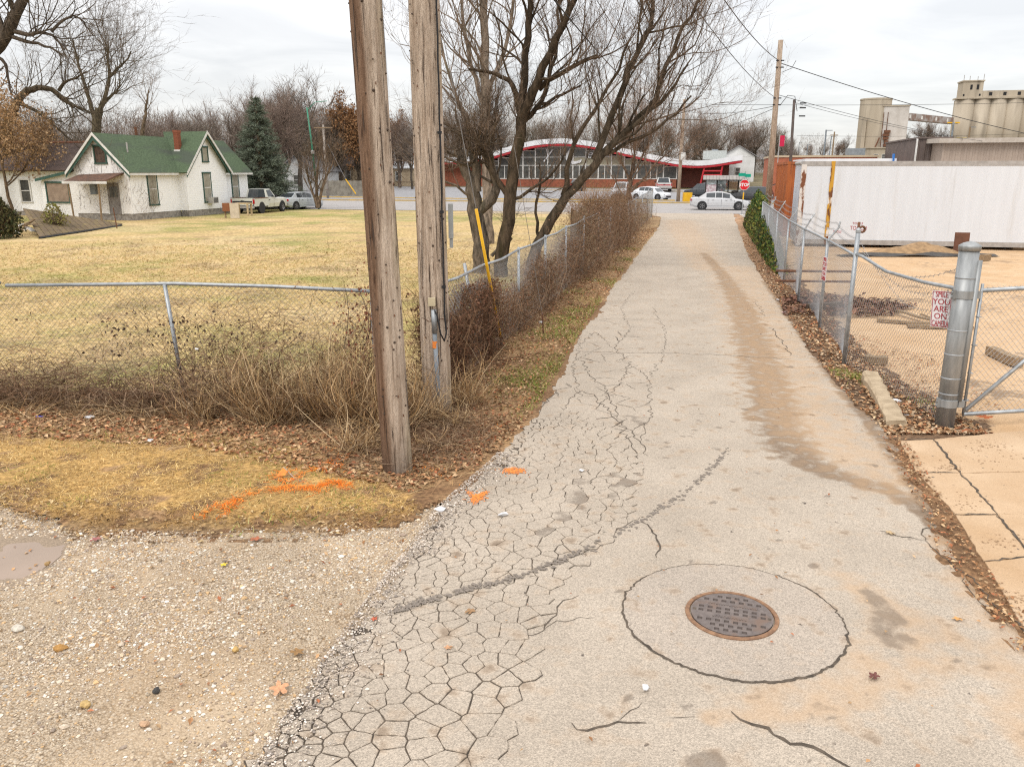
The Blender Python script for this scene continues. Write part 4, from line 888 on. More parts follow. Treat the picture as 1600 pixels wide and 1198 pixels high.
MB().bx(-.03, .02, .14, TW, Z0, Z1 - .1).build('end_panel', mat('bluish_white_panel', (.62, .65, .72), (.55, .57, .64), s=2, rough=.4), tr)
MB().tube([(-.03, .1, Z1 - .06), (-.03, TW - .1, Z1 - .06)], .07, 8).build('end_rail', M_alu, tr)
for x in (.6, 4.5, 8.5, 12.5): MB().bx(x, x + .5, .2, TW - .2, -.02, Z0).build('support_block', M_wood, tr)
lettering('TOOLS !', .24, M_red, tr, (2.45, -.008, .78), sx=.75); lettering('TOOLS', .13, M_red, tr, (2.40, -.008, .98)); lettering('TOOLS', .13, M_red, tr, (1.62, -.008, .62), sx=.8)
lettering('400 1100', .16, M_red, tr, (9.3, -.026, Z1 - .2), sx=.9)
# orange container
M_corr = mat('orange_container_paint', (.42, .125, .035), (.30, .085, .03), s=2.5, st=(2, 2, .4), rough=.7, c3=(.17, .07, .04), s3=1.8, p3=(.58, .75))
ct = thing('shipping_container', 'rusty orange shipping container behind the white trailer', 'container', (13.45, 40.4, 0), GRID)
m = MB(); prof = []
def corr(mb, a, b, z0, z1, depth=.035, pitch=.28):
    a, b = Vector(a), Vector(b); d = (b-a).normalized(); n = Vector((d.y, -d.x, 0)); k = int((b-a).length/pitch); P = []
    for i in range(k):
        for f, o in ((0, 0), (.35, 0), (.5, 1), (.85, 1)): P.append(a + d*((i+f)*(b-a).length/k) - n*depth*o)
    P.append(b); V = [(p.x, p.y, z0) for p in P] + [(p.x, p.y, z1) for p in P]; q = len(P)
    mb.add(V, [(i, i+1, q+i+1, q+i) for i in range(q-1)])
CL, CW, CH = 6.1, 2.44, 3.55
corr(m, (.12, 0, 0), (CW - .12, 0, 0), .12, CH - .12); m.build('end_wall', M_corr, ct)
m = MB(); corr(m, (0, CL - .12, 0), (0, .12, 0), .12, CH - .12); m.build('side_wall', M_corr, ct)
m = MB(); m.bx(.06, CW, .06, CL, .1, CH - .02); m.build('core', M_corr, ct)
for x in (.06, CW - .06):
    for y in (.06, CL - .06): MB().box((x, y, CH/2), (.14, .14, CH)).build('corner_post', M_corr, ct)
for y in (.04, CL - .04): MB().box((CW/2, y, CH - .05), (CW, .12, .13)).build('top_beam', M_corr, ct); MB().box((CW/2, y, .07), (CW, .12, .14)).build('bottom_beam', M_corr, ct)
MB().box((.04, CL/2, CH - .05), (.12, CL, .13)).build('top_beam', M_corr, ct)
MB().tube([(.75, -.06, CH - .28), (.75, -.06, CH - .65)], .05, 8).build('vent_pipe', M_alu, ct)

# ================================================================ TREES AND PLANTS
M_bark = mat('bark', (1.2, 1.15, 1.1), (.38, .38, .36), s=9, st=(1, 1, .3), rough=.95, attr=True, bump=1.0, bs=26, bd=.05, spec=.15, detail=9, c3=(.45, .52, .3), s3=2.2, p3=(.60, .78))
M_twig = colmat('twigs_and_stems', rough=.95, spec=.1, s=3)
M_leaf = colmat('dry_leaves', rough=.85, s=40, spec=.15)
M_straw = colmat('dry_grass_blades', rough=.9, s=30, spec=.15)
def vunit(v): return v / (np.linalg.norm(v) + 1e-9)
class Tree:
    def __init__(s, seed, bark, twig, tw=.012, tl=(.5, 1.1), ntw=10, up=.12, kids=(4, 6), spread=(25, 55)):
        s.T = MB(); s.C = MB(); s.r = np.random.RandomState(seed); s.bark = np.array(bark); s.twig = np.array(twig); s.tw = tw; s.tl = tl; s.ntw = ntw; s.up = up; s.kids = kids; s.spread = spread; s.sl = []; s.ends = []
    def tube(s, P, R, top=False):
        r = max(R); n = 10 if r > .12 else 6 if r > .05 else 4 if r > .02 else 3
        c = s.bark*s.r.uniform(.85, 1.15) if r > .03 else s.bark*.5 + s.twig*.5
        (s.T if top else s.C).tube(P, R, n, cap=False, col=c)
    def side(s, d, ang):
        a = vunit(np.cross(d, s.r.normal(size=3))); k = cos(ang); return vunit(d*k + a*sin(ang))
    def twigs(s, P, d, n=None, sc=1.0):
        n = n or s.ntw
        for q in range(n):
            t = s.r.rand(); i = min(int(t*(len(P)-1)), len(P)-2); p = P[i] + (P[i+1]-P[i])*(t*(len(P)-1) - i)
            dd = s.side(d, radians(s.r.uniform(15, 60))); dd[2] += s.up; ln = s.r.uniform(*s.tl)*sc; s.sl.append((p, vunit(dd)*ln)); s.ends.append(p + vunit(dd)*ln)
            if s.r.rand() < .6: d3 = s.side(dd, radians(s.r.uniform(20, 50))); p3 = p + vunit(dd)*ln*s.r.uniform(.3, .8); s.sl.append((p3, d3*ln*.6)); s.ends.append(p3 + d3*ln*.6)
    def grow(s, p, d, ln, r, lvl, mx, top=True, wob=.16):
        k = 6 if lvl == 0 else 5; P = [np.array(p, float)]; d = vunit(np.array(d, float)); dirs = []
        for i in range(k):
            d = vunit(d + s.r.normal(size=3)*wob + np.array([0, 0, s.up*(1 if lvl else .3)])); P.append(P[-1] + d*ln/k); dirs.append(d)
        R = np.linspace(r, r*(.55 if lvl < mx else .3), k+1); s.tube(np.array(P), R, top and lvl == 0)
        if lvl >= mx - 1: s.twigs(P, d, sc=1.0 if lvl == mx else .8)
        if lvl < mx:
            n = s.r.randint(s.kids[0], s.kids[1] + 1) + (1 if lvl == 0 else 0)
            for q in range(n):
                t = s.r.uniform(.24 if lvl == 0 else .2, 1.0) if q else 1.0; i = min(int(t*k), k-1); pp = P[i] + (P[i+1]-P[i])*(t*k - i)
                dd = s.side(dirs[i], radians(s.r.uniform(*s.spread) if q else s.r.uniform(5, 20))); s.grow(pp, dd, ln*s.r.uniform(.52, .78)*(1.05 - .3*t*(lvl == 0)), R[i]*s.r.uniform(.45, .68), lvl+1, mx)
    def limb(s, P, R, top=True, kids=5, ln=(1.2, 2.6), mx=2, start=.25, rk=.4, up=None):
        P = np.array(P, float)
        t = np.linspace(0, len(P)-1, 3*(len(P)-1)+1); Q = np.stack([np.interp(t, range(len(P)), P[:, c]) for c in range(3)], 1)
        Q[1:-1] = (Q[:-2] + 2*Q[1:-1] + Q[2:])/4; Q[1:-1] += s.r.normal(size=Q[1:-1].shape)*.03; RR = np.linspace(R[0], R[1], len(Q))
        s.tube(Q, RR, top)
        for q in range(kids):
            u = s.r.uniform(start, 1.0) if q else 1.0; i = min(int(u*(len(Q)-1)), len(Q)-2); d = vunit(Q[i+1]-Q[i]); dd = s.side(d, radians(s.r.uniform(20, 60) if q else 8)); dd[2] += .15
            s.grow(Q[i], dd, s.r.uniform(*ln), max(.008, min(RR[i]*rk, .045)), 3 - mx, 3, False, .2)
    def fin(s, name, label, loc=(0, 0, 0), rz=0, group=None, cat='tree'):
        t = thing(name, label, cat, loc, rz, group)
        if s.sl:
            P = np.array([a for a, b in s.sl]); D = np.array([b for a, b in s.sl]); c = s.twig*(1 + s.r.normal(size=(len(P), 1))*.18); slivers(s.C, P, D, s.tw, np.clip(c, .01, 1))
        if s.T.n: s.T.build('trunk', M_bark, t, smooth=True)
        if s.C.n: s.C.build('crown', M_bark, t)
        return t

# ---- the trees right behind the left alley fence
def lim(px, Y, dY=0):
    return [at(x, y, Y + dY*i) for i, (x, y) in enumerate(px)]
DK = (.085, .063, .043); TW = (.25, .185, .14)
t = Tree(21, DK, TW, tw=.0075, tl=(.35, .9), ntw=6, kids=(3, 4))
Y0 = 24.6
t.limb([(-.35, Y0, -.1)] + lim([(784, 400), (797, 320), (806, 250), (814, 185)], Y0), (.23, .16), kids=3, start=.55, ln=(1, 1.8))
t.limb(lim([(814, 190), (819, 130), (825, 60), (829, -10), (835, -90)], Y0), (.14, .06), kids=9)
t.limb(lim([(816, 185), (842, 125), (868, 62), (900, 0), (925, -80)], Y0, -.25), (.15, .06), kids=10)
t.limb(lim([(812, 178), (803, 132), (775, 114), (732, 108)], Y0, -.1), (.10, .035), kids=7)
t.limb(lim([(815, 192), (845, 166), (880, 146), (908, 134)], Y0, .1), (.07, .03), kids=5)
t.limb(lim([(842, 140), (886, 108), (934, 87)], Y0, -.2), (.085, .05), kids=6)
t.limb(lim([(800, 312), (835, 294), (870, 264), (885, 232)], Y0, -.1), (.06, .02), kids=5, ln=(.8, 1.5))
t.limb(lim([(799, 315), (772, 268), (758, 234)], Y0, .1), (.11, .06), kids=8, ln=(.8, 1.6))
t.limb(lim([(816, 190), (846, 160), (862, 110), (872, 40), (880, -30)], Y0, .3), (.08, .04), kids=8)
t.fin('bare_tree', 'bare dark mossy tree standing upright behind the fence, beside the leaning trunk')
t = Tree(22, (.10, .078, .055), TW, tw=.0075, tl=(.35, .95), ntw=6, up=.16, kids=(3, 4))
t.limb([(.55, Y0 + .3, -.1)] + lim([(832, 400), (858, 345), (900, 290), (938, 243), (985, 200)], Y0 + .3), (.195, .10), kids=6, start=.5)
t.limb(lim([(985, 200), (1030, 150), (1034, 118), (1058, 62), (1088, 8), (1110, -50)], Y0 + .3), (.10, .03), kids=13, ln=(1.3, 2.8))
t.limb(lim([(928, 250), (958, 178), (985, 108), (1014, 50), (1018, 20), (1030, -40)], Y0 + .3, .15), (.12, .05), kids=12, ln=(1.3, 2.6))
t.limb(lim([(880, 305), (890, 245), (918, 185), (955, 130), (985, 60)], Y0 + .3, -.2), (.09, .03), kids=11)
t.limb(lim([(960, 222), (1005, 182), (1045, 148), (1075, 100)], Y0 + .3, -.15), (.08, .03), kids=9)
t.limb(lim([(842, 372), (838, 330), (846, 290), (842, 255)], Y0 + .3, -.1), (.06, .02), kids=5, ln=(.7, 1.5))
t.limb(lim([(938, 243), (1000, 215), (1045, 190), (1080, 150)], Y0 + .3, .25), (.07, .025), kids=9)
t.fin('bare_tree', 'bare tree with a thick trunk leaning right over the alley')
t = Tree(23, (.20, .165, .13), (.215, .165, .13), tw=.009, tl=(.4, 1.0), ntw=6, up=.05, kids=(2, 4))
t.limb([(-1.0, 25.6, -.1)] + lim([(752, 400), (746, 340), (738, 300)], 25.6), (.30, .22), kids=2, start=.8)
t.limb(lim([(740, 310), (728, 270), (716, 238)], 25.6), (.20, .13), kids=9, ln=(.7, 1.7), start=.5); t.limb(lim([(748, 330), (778, 300), (770, 262), (765, 240)], 25.6), (.17, .10), kids=10, ln=(.7, 1.7), start=.45)
t.limb(lim([(744, 300), (742, 262), (740, 232)], 25.6), (.18, .12), kids=10, ln=(.7, 1.6), start=.5)
t.limb(lim([(768, 400), (790, 385), (800, 372)], 25.4), (.06, .03), kids=2, ln=(.5, .8))
t.fin('bare_tree', 'short grey pollarded tree with a burst of thin shoots, left of the dark tree')
t = Tree(24, (.27, .225, .185), (.26, .205, .165), tw=.012, tl=(.5, 1.2), ntw=5, kids=(2, 3))
t.limb([at(764, 345, 36)[:2] + (-.1,)] + lim([(762, 330), (758, 200), (757, 100), (756, 0), (756, -90)], 36), (.24, .14), kids=16, ln=(2, 3.6), start=.4)
t.limb(lim([(758, 170), (735, 100), (722, 20), (715, -60)], 36, .2), (.11, .05), kids=10, ln=(1.6, 3)); t.limb(lim([(757, 150), (790, 80), (805, 0), (812, -70)], 36, .2), (.11, .05), kids=10, ln=(1.6, 3))
t.limb(lim([(757, 230), (720, 170), (695, 90), (680, 20)], 36, -.2), (.09, .04), kids=10, ln=(1.6, 3))
t.fin('bare_tree', 'tall pale bare tree with a straight trunk behind the pollarded tree')
t = Tree(25, (.19, .135, .10), (.27, .18, .13), tw=.012, tl=(.4, 1.0), ntw=7, up=.12, kids=(3, 4))
sx_, sy_ = gp(988, 352); t.limb([(sx_, sy_, -.1)] + lim([(985, 330), (982, 300), (990, 265)], sy_), (.17, .10), kids=5, ln=(1.6, 2.8), start=.3)
for px in ([(990, 270), (1010, 230), (1025, 195)], [(984, 285), (965, 240), (950, 205)], [(990, 265), (992, 220), (1000, 180)], [(986, 300), (1020, 260), (1050, 235)]): t.limb(lim(px, sy_, .2), (.08, .03), kids=9, ln=(1.2, 2.4))
t.fin('bare_tree', 'small reddish bare tree at the far end of the left fence')
t = Tree(26, (.19, .14, .10), (.24, .175, .125), tw=.012, tl=(.4, .9), ntw=7, up=.2, kids=(3, 4))
for px in ([(497, 325), (488, 300), (478, 265)], [(497, 325), (505, 285), (520, 255)], [(496, 318), (494, 280), (500, 240)]): t.limb(lim(px, 69.6), (.14, .06), kids=8, ln=(1, 2.2))
t.fin('bare_tree', 'small bare tree wrapped round the foot of the green street pole')

# ---- left edge: big limbs reaching into the frame, and the tree behind the house
t = Tree(31, (.10, .08, .062), (.19, .15, .12), tw=.016, tl=(.6, 1.6), ntw=4, up=.04, kids=(2, 3))
YB = 58
t.limb([at(-60, 330, YB), at(-50, 200, YB), at(-30, 100, YB), at(10, 55, YB), at(25, 20, YB), at(45, -15, YB)], (.6, .28), kids=8, ln=(3, 6), start=.5)
t.limb(lim([(18, 48), (45, 56), (62, 50), (82, 53), (100, 78)], YB), (.17, .05), kids=14, ln=(2.5, 5.2))
t.limb(lim([(20, 58), (50, 66), (80, 74), (98, 88)], YB, -.3), (.14, .04), kids=12, ln=(2.5, 5))
t.limb(lim([(80, 50), (98, 32), (115, 24), (130, 33), (145, 55)], YB, .3), (.11, .03), kids=12, ln=(2, 4.2))
t.limb(lim([(25, 20), (10, -5), (5, -30)], YB), (.2, .1), kids=8, ln=(3, 5)); t.limb(lim([(-10, 85), (10, 100), (14, 130), (20, 150)], YB), (.13, .04), kids=10, ln=(2, 4))
t.limb(lim([(10, 60), (-5, 20), (-20, -30)], YB), (.2, .1), kids=8, ln=(3, 5))
t.fin('bare_tree', 'big bare tree at the left edge with crooked limbs reaching across the sky')
t = Tree(32, (.12, .095, .062), (.20, .155, .12), tw=.016, tl=(.6, 1.5), ntw=5, up=.08, kids=(2, 3))
t.limb([at(8, 300, 62)[:2] + (0,), at(10, 200, 62), at(22, 170, 62), at(32, 150, 62), at(50, 139, 62), at(75, 136, 62), at(95, 150, 62), at(115, 168, 62)], (.36, .12), kids=14, ln=(2.5, 5), start=.35)
t.limb(lim([(92, 142), (102, 128), (118, 122), (135, 112)], 62), (.13, .04), kids=10, ln=(2, 4)); t.limb(lim([(30, 160), (60, 175), (85, 195), (105, 215)], 62), (.14, .06), kids=10, ln=(2, 4))
t.fin('bare_tree', 'mossy tree with one limb arching right above the brown roof')
t = Tree(33, (.115, .095, .06), (.20, .16, .125), tw=.017, tl=(.6, 1.4), ntw=5, up=.10, kids=(2, 3))
YC = 84
t.limb([at(148, 290, YC)[:2] + (0,), at(149, 215, YC), at(152, 190, YC), at(155, 170, YC)], (.52, .38), kids=2, start=.8)
t.limb(lim([(154, 175), (165, 150), (171, 120), (168, 90), (169, 70)], YC), (.24, .07), kids=15, ln=(2.6, 5)); t.limb(lim([(148, 185), (138, 155), (130, 125), (120, 95), (114, 62)], YC), (.23, .06), kids=15, ln=(2.6, 5))
t.limb(lim([(158, 168), (172, 150), (185, 140), (188, 122)], YC, .4), (.18, .06), kids=12, ln=(2.4, 4.5)); t.limb(lim([(171, 120), (185, 106), (198, 95), (205, 80)], YC), (.15, .05), kids=12, ln=(2.2, 4.2))
t.limb(lim([(150, 180), (128, 170), (110, 160)], YC, -.4), (.13, .05), kids=9, ln=(2, 4))
t.fin('bare_tree', 'spreading bare tree with a forked mossy trunk behind the green roofed house')
t = Tree(34, (.20, .15, .10), (.27, .2, .15), tw=.02, tl=(.8, 1.6), ntw=3, up=.2)
t.limb([at(212, 260, 80)[:2] + (0,), at(222, 200, 80), at(228, 180, 80), at(229, 160, 80), at(233, 140, 80)], (.22, .05), kids=6, ln=(1.2, 2.4), start=.5, mx=1)
t.fin('bare_tree', 'thin snapped tree with a few upright shoots behind the chimney roof')

# ---- belt of winter trees behind house, store and street
variants = []
BK = [((.15, .125, .10), (.27, .22, .185)), ((.16, .125, .10), (.29, .22, .185)), ((.13, .11, .09), (.25, .205, .175)), ((.14, .12, .09), (.265, .225, .18))]
for v in range(6):
    bk, tg = BK[v % 4]; t = Tree(60 + v, bk, tg, tw=.034, tl=(.9, 2.0), ntw=13, up=.10, kids=(4, 6), spread=(18, 46)); t.grow((0, 0, -.3), (0, 0, 1), 6.0 + .5*(v % 3), .27, 0, 3, wob=.09); variants.append(t)
protos = []
far_spots = []
fr = random.Random(77)
def fs(px, top, Y, v=None): far_spots.append((px, top, Y, v))
for px, top, Y in ((-10, 165, 105), (25, 185, 100), (60, 160, 110), (95, 178, 118), (120, 195, 108), (205, 172, 112), (240, 180, 104), (258, 165, 118), (290, 170, 108), (322, 158, 112), (345, 142, 104), (365, 128, 116), (395, 130, 108), (428, 112, 100), (455, 95, 112), (470, 118, 118), (498, 150, 126), (525, 150, 130), (585, 160, 128), (620, 165, 122), (640, 180, 118), (10, 200, 122), (45, 190, 126), (80, 185, 124), (140, 185, 122), (180, 190, 125), (222, 185, 122), (275, 178, 124), (305, 172, 122), (335, 160, 125), (380, 150, 124), (412, 140, 122), (440, 125, 126), (485, 160, 122), (512, 165, 124)): fs(px, top, Y)
for px, top, Y in ((672, 160, 170), (700, 150, 165), (735, 165, 172), (775, 160, 168), (820, 165, 170), (860, 158, 174), (900, 160, 168), (940, 170, 172), (975, 168, 168), (1010, 175, 170), (1045, 165, 172), (1078, 160, 166), (1105, 172, 170), (1130, 168, 176), (1160, 180, 168), (1185, 176, 172), (1218, 182, 180), (1245, 205, 190)): fs(px, top, Y)
for px, top, Y in ((1270, 228, 330), (1290, 222, 330), (1312, 226, 330), (1322, 215, 340), (1420, 195, 360), (1440, 180, 360), (1462, 185, 360), (1478, 188, 360), (1345, 225, 420)): fs(px, top, Y)
for k, (px, top, Y, v) in enumerate(far_spots):
    x, y, zt = at(px, top - (18 if px < 660 else 10), Y); g = gz(Y); h = zt - g; vi = k % 6; sc = h/15.5
    lab = ('bare brown tree in the winter wood behind the white house' if px < 660 else 'bare brown tree in the winter wood behind the red store' if px < 1260 else 'bare tree on the skyline among the grain silos')
    gr = ('winter wood behind the white house' if px < 660 else 'winter wood behind the store' if px < 1260 else 'skyline trees by the silos')
    if vi >= len(protos): o = variants[vi].fin('bare_tree', lab, group=gr); protos.append(o)
    else: o = copy_tree(protos[vi])
    o['label'] = lab; o['group'] = gr; o.location = (x, Y, g); o.rotation_euler = (0, 0, fr.uniform(0, 6.28)); s_ = fr.uniform(.9, 1.25); o.scale = (sc*s_, sc*s_, sc)
# far-off wood that reads as one mass
mb = MB()
for x0_, x1_, ya, yb, n, hh_ in ((-120, 660, 128, 165, 60000, 1.0), (640, 1260, 178, 215, 52000, 1.05), (1240, 1345, 330, 380, 5000, .8)):
    px = RS.uniform(x0_, x1_, n); Yw = RS.uniform(ya, yb, n); base = np.array([gz(y) for y in Yw]); X = (px - 800)/FPX*Yw*.98; edge = np.clip((x1_ - px)/60, .3, 1)
    hgt = hh_*edge*(7.5 + 6*vnoise(X, Yw*0, .07, 51) + 3*vnoise(X, Yw*0, .35, 52)); Zc = base + hgt*RS.beta(1.15, 1.5, n)
    slivers(mb, np.stack([X, Yw, Zc], 1), unit(n)*np.array([.8, .8, 1.0]) + np.array([0, 0, .9]), .075, pick([(.27, .215, .18), (.23, .19, .16), (.31, .24, .195), (.19, .16, .135), (.26, .215, .17)], n))
mb.build('far_wood', M_twig, kind='stuff')

# ---- brown-leaved oak, tan saplings, spruce, ivy, bush
def leafy(t, name, label, cols, size, n, **k):
    o = t.fin(name, label, **k); E = np.array(t.ends); E = E[RS.randint(len(E), size=n)] + RS.normal(size=(n, 3))*.14; m = MB(); leaves(m, E, RS.uniform(*size, n), pick(cols, n), flat=1.2); m.build('foliage', M_leaf, o); return o
t = Tree(41, (.11, .085, .06), (.19, .13, .09), tw=.03, tl=(.6, 1.3), ntw=9, kids=(4, 6)); t.grow((0, 0, -.3), (0, 0, 1), 6.2, .28, 0, 3, wob=.08)
x, y, z = at(556, 145, 122); o = leafy(t, 'oak_tree', 'oak still holding rust brown leaves, left of the split utility pole', [(.30, .15, .065), (.23, .115, .05), (.34, .19, .09)], (.22, .42), 6500); o.location = (x, 122, gz(122)); o.scale = (.95, .95, (z - gz(122))/12.6)
o2 = copy_tree(o); o2['label'] = 'smaller brown leaved oak glimpsed between the two utility poles'; x, y, z = at(612, 172, 130); o2.location = (x, 130, gz(130)); o2.scale = (.6, .6, (z - gz(130))/12.6); o2.rotation_euler = (0, 0, 2)
for k, (px, py, top, lab, n, sp) in enumerate(((20, 332, 165, 'tan leaved sapling at the left edge before the old white shed', 2600, 1.0), (72, 325, 195, 'tan leaved sapling with a curved trunk beside the boarded window', 2600, .9), (-25, 345, 150, 'taller tan leaved sapling cut by the left edge of the picture', 2200, 1.0), (95, 322, 240, 'low tan leaved shoot leaning over the lean-to roof', 700, .6))):
    gx, gy = gp(px, py + 8); t = Tree(44 + k, (.17, .12, .08), (.27, .185, .11), tw=.014, tl=(.4, .9), ntw=8, kids=(4, 5), up=.1)
    h = at(px, top, gy)[2]; t.grow((0, 0, -.1), (.08*(1 - k), 0, 1), h*.62*sp, .12, 0, 3, wob=.1); n = int(n*1.5)
    o = leafy(t, 'sapling', lab, [(.46, .29, .155), (.38, .23, .12), (.52, .35, .20)], (.10, .22), n); o.location = (gx, gy, 0)
# spruce
sp = thing('spruce_tree', 'tall blue green spruce beside the white house', 'tree'); sx_, sy_ = at(412, 325, 71)[:2]; SH = at(403, 150, 71)[2]
MB().tube([(0, 0, -.2), (0, 0, SH*.6), (0, 0, SH)], [.22, .12, .02], 8).build('trunk', M_bark if False else M_wood, sp)
P, D, Cc = [], [], []; r = np.random.RandomState(4); lmb = MB()
for z in np.arange(.5, SH - .1, .17):
    f = 1 - z/SH; Rr = 3.5*f**.85 + .12; nb = int(6 + 12*f)
    for q in range(nb):
        a = r.rand()*6.28; R_ = Rr*r.uniform(.72, 1.12); tip = np.array([cos(a)*R_, sin(a)*R_, z - .18*R_ + .12*R_*r.rand()]); b0 = np.array([0, 0, z]); mid = (b0+tip)/2 + np.array([0, 0, -.10*R_])
        if q % 3 == 0: lmb.tube([b0, mid, tip], [.03, .02, .008], 3, False, col=(.14, .10, .07))
        k = int(16 + 34*R_)
        for s in range(k):
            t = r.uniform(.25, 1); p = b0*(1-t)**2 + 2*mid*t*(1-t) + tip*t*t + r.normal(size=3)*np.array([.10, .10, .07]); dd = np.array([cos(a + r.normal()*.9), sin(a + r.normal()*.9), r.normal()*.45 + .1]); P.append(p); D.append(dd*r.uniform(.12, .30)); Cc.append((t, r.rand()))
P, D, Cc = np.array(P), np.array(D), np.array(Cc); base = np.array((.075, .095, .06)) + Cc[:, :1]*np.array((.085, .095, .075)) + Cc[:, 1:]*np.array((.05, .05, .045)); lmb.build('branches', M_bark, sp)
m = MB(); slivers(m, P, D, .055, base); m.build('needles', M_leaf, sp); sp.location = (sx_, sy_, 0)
# ivy thicket over the right fence
iv = thing('ivy_thicket', 'leafy green ivy thicket smothering the far end of the right fence', 'ivy')
n = 9000; s = RS.beta(1.5, 1.2, n); yy = 24.5 + s*24; hmax = np.interp(yy, [24, 27, 31, 36, 42, 49], [.4, .8, 1.25, 1.7, 2.05, 1.4])*(.8 + .4*vnoise(yy, yy*0, .7, 61)); ph = RS.uniform(0, pi, n); rr = np.sqrt(RS.uniform(.45, 1, n)); wd = np.interp(yy, [24, 30, 49], [.17, .30, .54])
X = FR(yy) + .12 + np.cos(ph)*rr*wd; Z = np.sin(ph)*rr*hmax; m = MB()
leaves(m, np.stack([X, yy, Z], 1), RS.uniform(.09, .2, n), pick([(.07, .12, .03), (.05, .09, .025), (.11, .16, .035), (.20, .21, .05), (.28, .26, .06), (.04, .075, .025)], n, .2), flat=1.4); m.build('foliage', M_leaf, iv)
m = MB(); k = 2200; q = RS.randint(n, size=k); slivers(m, np.stack([X[q], yy[q], Z[q]*.8], 1), unit(k)*.5, .016, pick([(.16, .11, .07), (.10, .08, .05)], k)); m.build('stems', M_twig, iv)
def bush(name, label, c, rx, ry, h, n, cols, size, cat='bush', group=None, tw=900, twc=[(.17, .12, .08)]):
    o = thing(name, label, cat, (*c, 0), 0, group); th = RS.uniform(0, 6.28, n); r = np.sqrt(RS.uniform(.25, 1, n)); z = RS.beta(1.4, 1.4, n); pr = np.sqrt(np.clip(1 - (z*1.0)**2, .06, 1))*(.75 + .5*vnoise(th*2, z*4, 1.0, 71))
    P = np.stack([np.cos(th)*r*rx*pr, np.sin(th)*r*ry*pr, z*h], 1); m = MB(); leaves(m, P, RS.uniform(*size, n), pick(cols, n, .2), flat=1.3); m.build('foliage', M_leaf, o)
    k = tw; b = np.stack([RS.normal(size=k)*rx*.25, RS.normal(size=k)*ry*.25, RS.uniform(0, .3, k)*h], 1); d = np.stack([RS.normal(size=k)*rx*.5, RS.normal(size=k)*ry*.5, RS.uniform(.3, .9, k)*h], 1); m = MB(); slivers(m, b, d, .02, pick(twc, k)); m.build('stems', M_twig, o); return o
bush('evergreen_bush', 'dark green straggly bush at the left edge before the fallen roof', gp(-8, 372), 1.25, 1.1, 2.1, 3000, [(.07, .075, .03), (.045, .055, .025), (.11, .10, .04)], (.09, .2))
bush('weed_clump', 'yellow green weeds growing through the fallen roof', gp(88, 362), .7, .5, 1.5, 500, [(.25, .25, .06), (.32, .26, .10)], (.08, .18), tw=200)
bush('dry_shrub', 'tall tan dry stems rising behind the overgrown fence', gp(925, 345), 2.4, 1.4, 3.2, 120, [(.4, .25, .14)], (.06, .12), tw=420, twc=[(.42, .25, .13), (.36, .22, .12), (.25, .17, .11)])

# ---- dry vines on the left fence, in three stretches
def vines(label, y0, y1, n, h, thick, cols, lcols, nl, off=0, seed=0):
    o = thing('dry_vine', label, 'vine', group='dry vines on the left fence'); y = RS.uniform(y0, y1, n*3); y = y[RS.rand(len(y)) < np.clip((vnoise(y, y*0, .55, 181 + seed)*.65 + vnoise(y, y*0, 1.9, 185 + seed)*.35 - .22)*1.7, .08, 1)*(1 if seed else 3)][:n]; n = len(y); hh = h*(.48 + .45*vnoise(y, y*0, .9, 81 + seed) + .38*vnoise(y, y*0, 3.3, 85 + seed)) ; z = RS.uniform(0, 1, n)**.9*hh; x = FL(y) + off - .35*thick + RS.normal(size=n)*thick*(1.1 - .5*z/hh)
    d = unit(n)*RS.uniform(.06, .34, (n, 1)); d[:, 2] = np.abs(d[:, 2])*RS.choice([1, 1, -1], n); m = MB(); slivers(m, np.stack([x, y, z], 1), d, RS.uniform(.004, .012, n), pick(cols, n, .2)); m.build('stems', M_twig, o)
    y = RS.uniform(y0, y1, nl); hh = h*(.50 + .45*vnoise(y, y*0, .9, 81 + seed) + .38*vnoise(y, y*0, 3.3, 85 + seed)); z = RS.beta(1.6, 1.1, nl)*hh; x = FL(y) + off + RS.normal(size=nl)*thick; m = MB(); leaves(m, np.stack([x, y, z], 1), RS.uniform(.025, .06, nl), pick(lcols, nl, .2), flat=1.3); m.build('dry_leaves', M_leaf, o)
    k = 320; y = RS.uniform(y0, y1, k); P = np.stack([FL(y) + off + RS.normal(size=k)*thick, y, RS.uniform(0, .5, k)], 1); m = MB(); strands(m, P, np.stack([RS.normal(size=k)*.4, RS.normal(size=k)*.5, RS.uniform(.5, 1.5, k)*h*.85], 1), .010, pick(cols, k), droop=.4, wob=.15); m.build('runners', M_twig, o)
BR = [(.18, .10, .06), (.23, .135, .08), (.13, .08, .05), (.28, .17, .10)]; GB = [(.30, .20, .13), (.36, .25, .165), (.24, .165, .105), (.20, .13, .085)]
vines('dense dark brown vine tangle on the fence beside the straight utility pole', 10.5, 14.0, 15000, 1.52, .13, BR, [(.20, .10, .06), (.14, .08, .05), (.26, .13, .08)], 6000)
vines('thin grey brown vine stems on the fence behind the yellow guard', 13.8, 23.5, 14000, 1.25, .15, GB + BR, [(.28, .15, .085), (.2, .11, .07)], 3000, seed=1)
vines('thick bulging mass of dry vines half way up the left fence', 22.5, 37.0, 30000, 2.2, .38, GB + BR, [(.22, .12, .075), (.30, .17, .1)], 5000, off=.12, seed=2)
vines('dry vines on the far end of the left fence near the street', 37.0, 50.0, 8000, 1.5, .3, GB, [(.26, .15, .09)], 1200, seed=3)
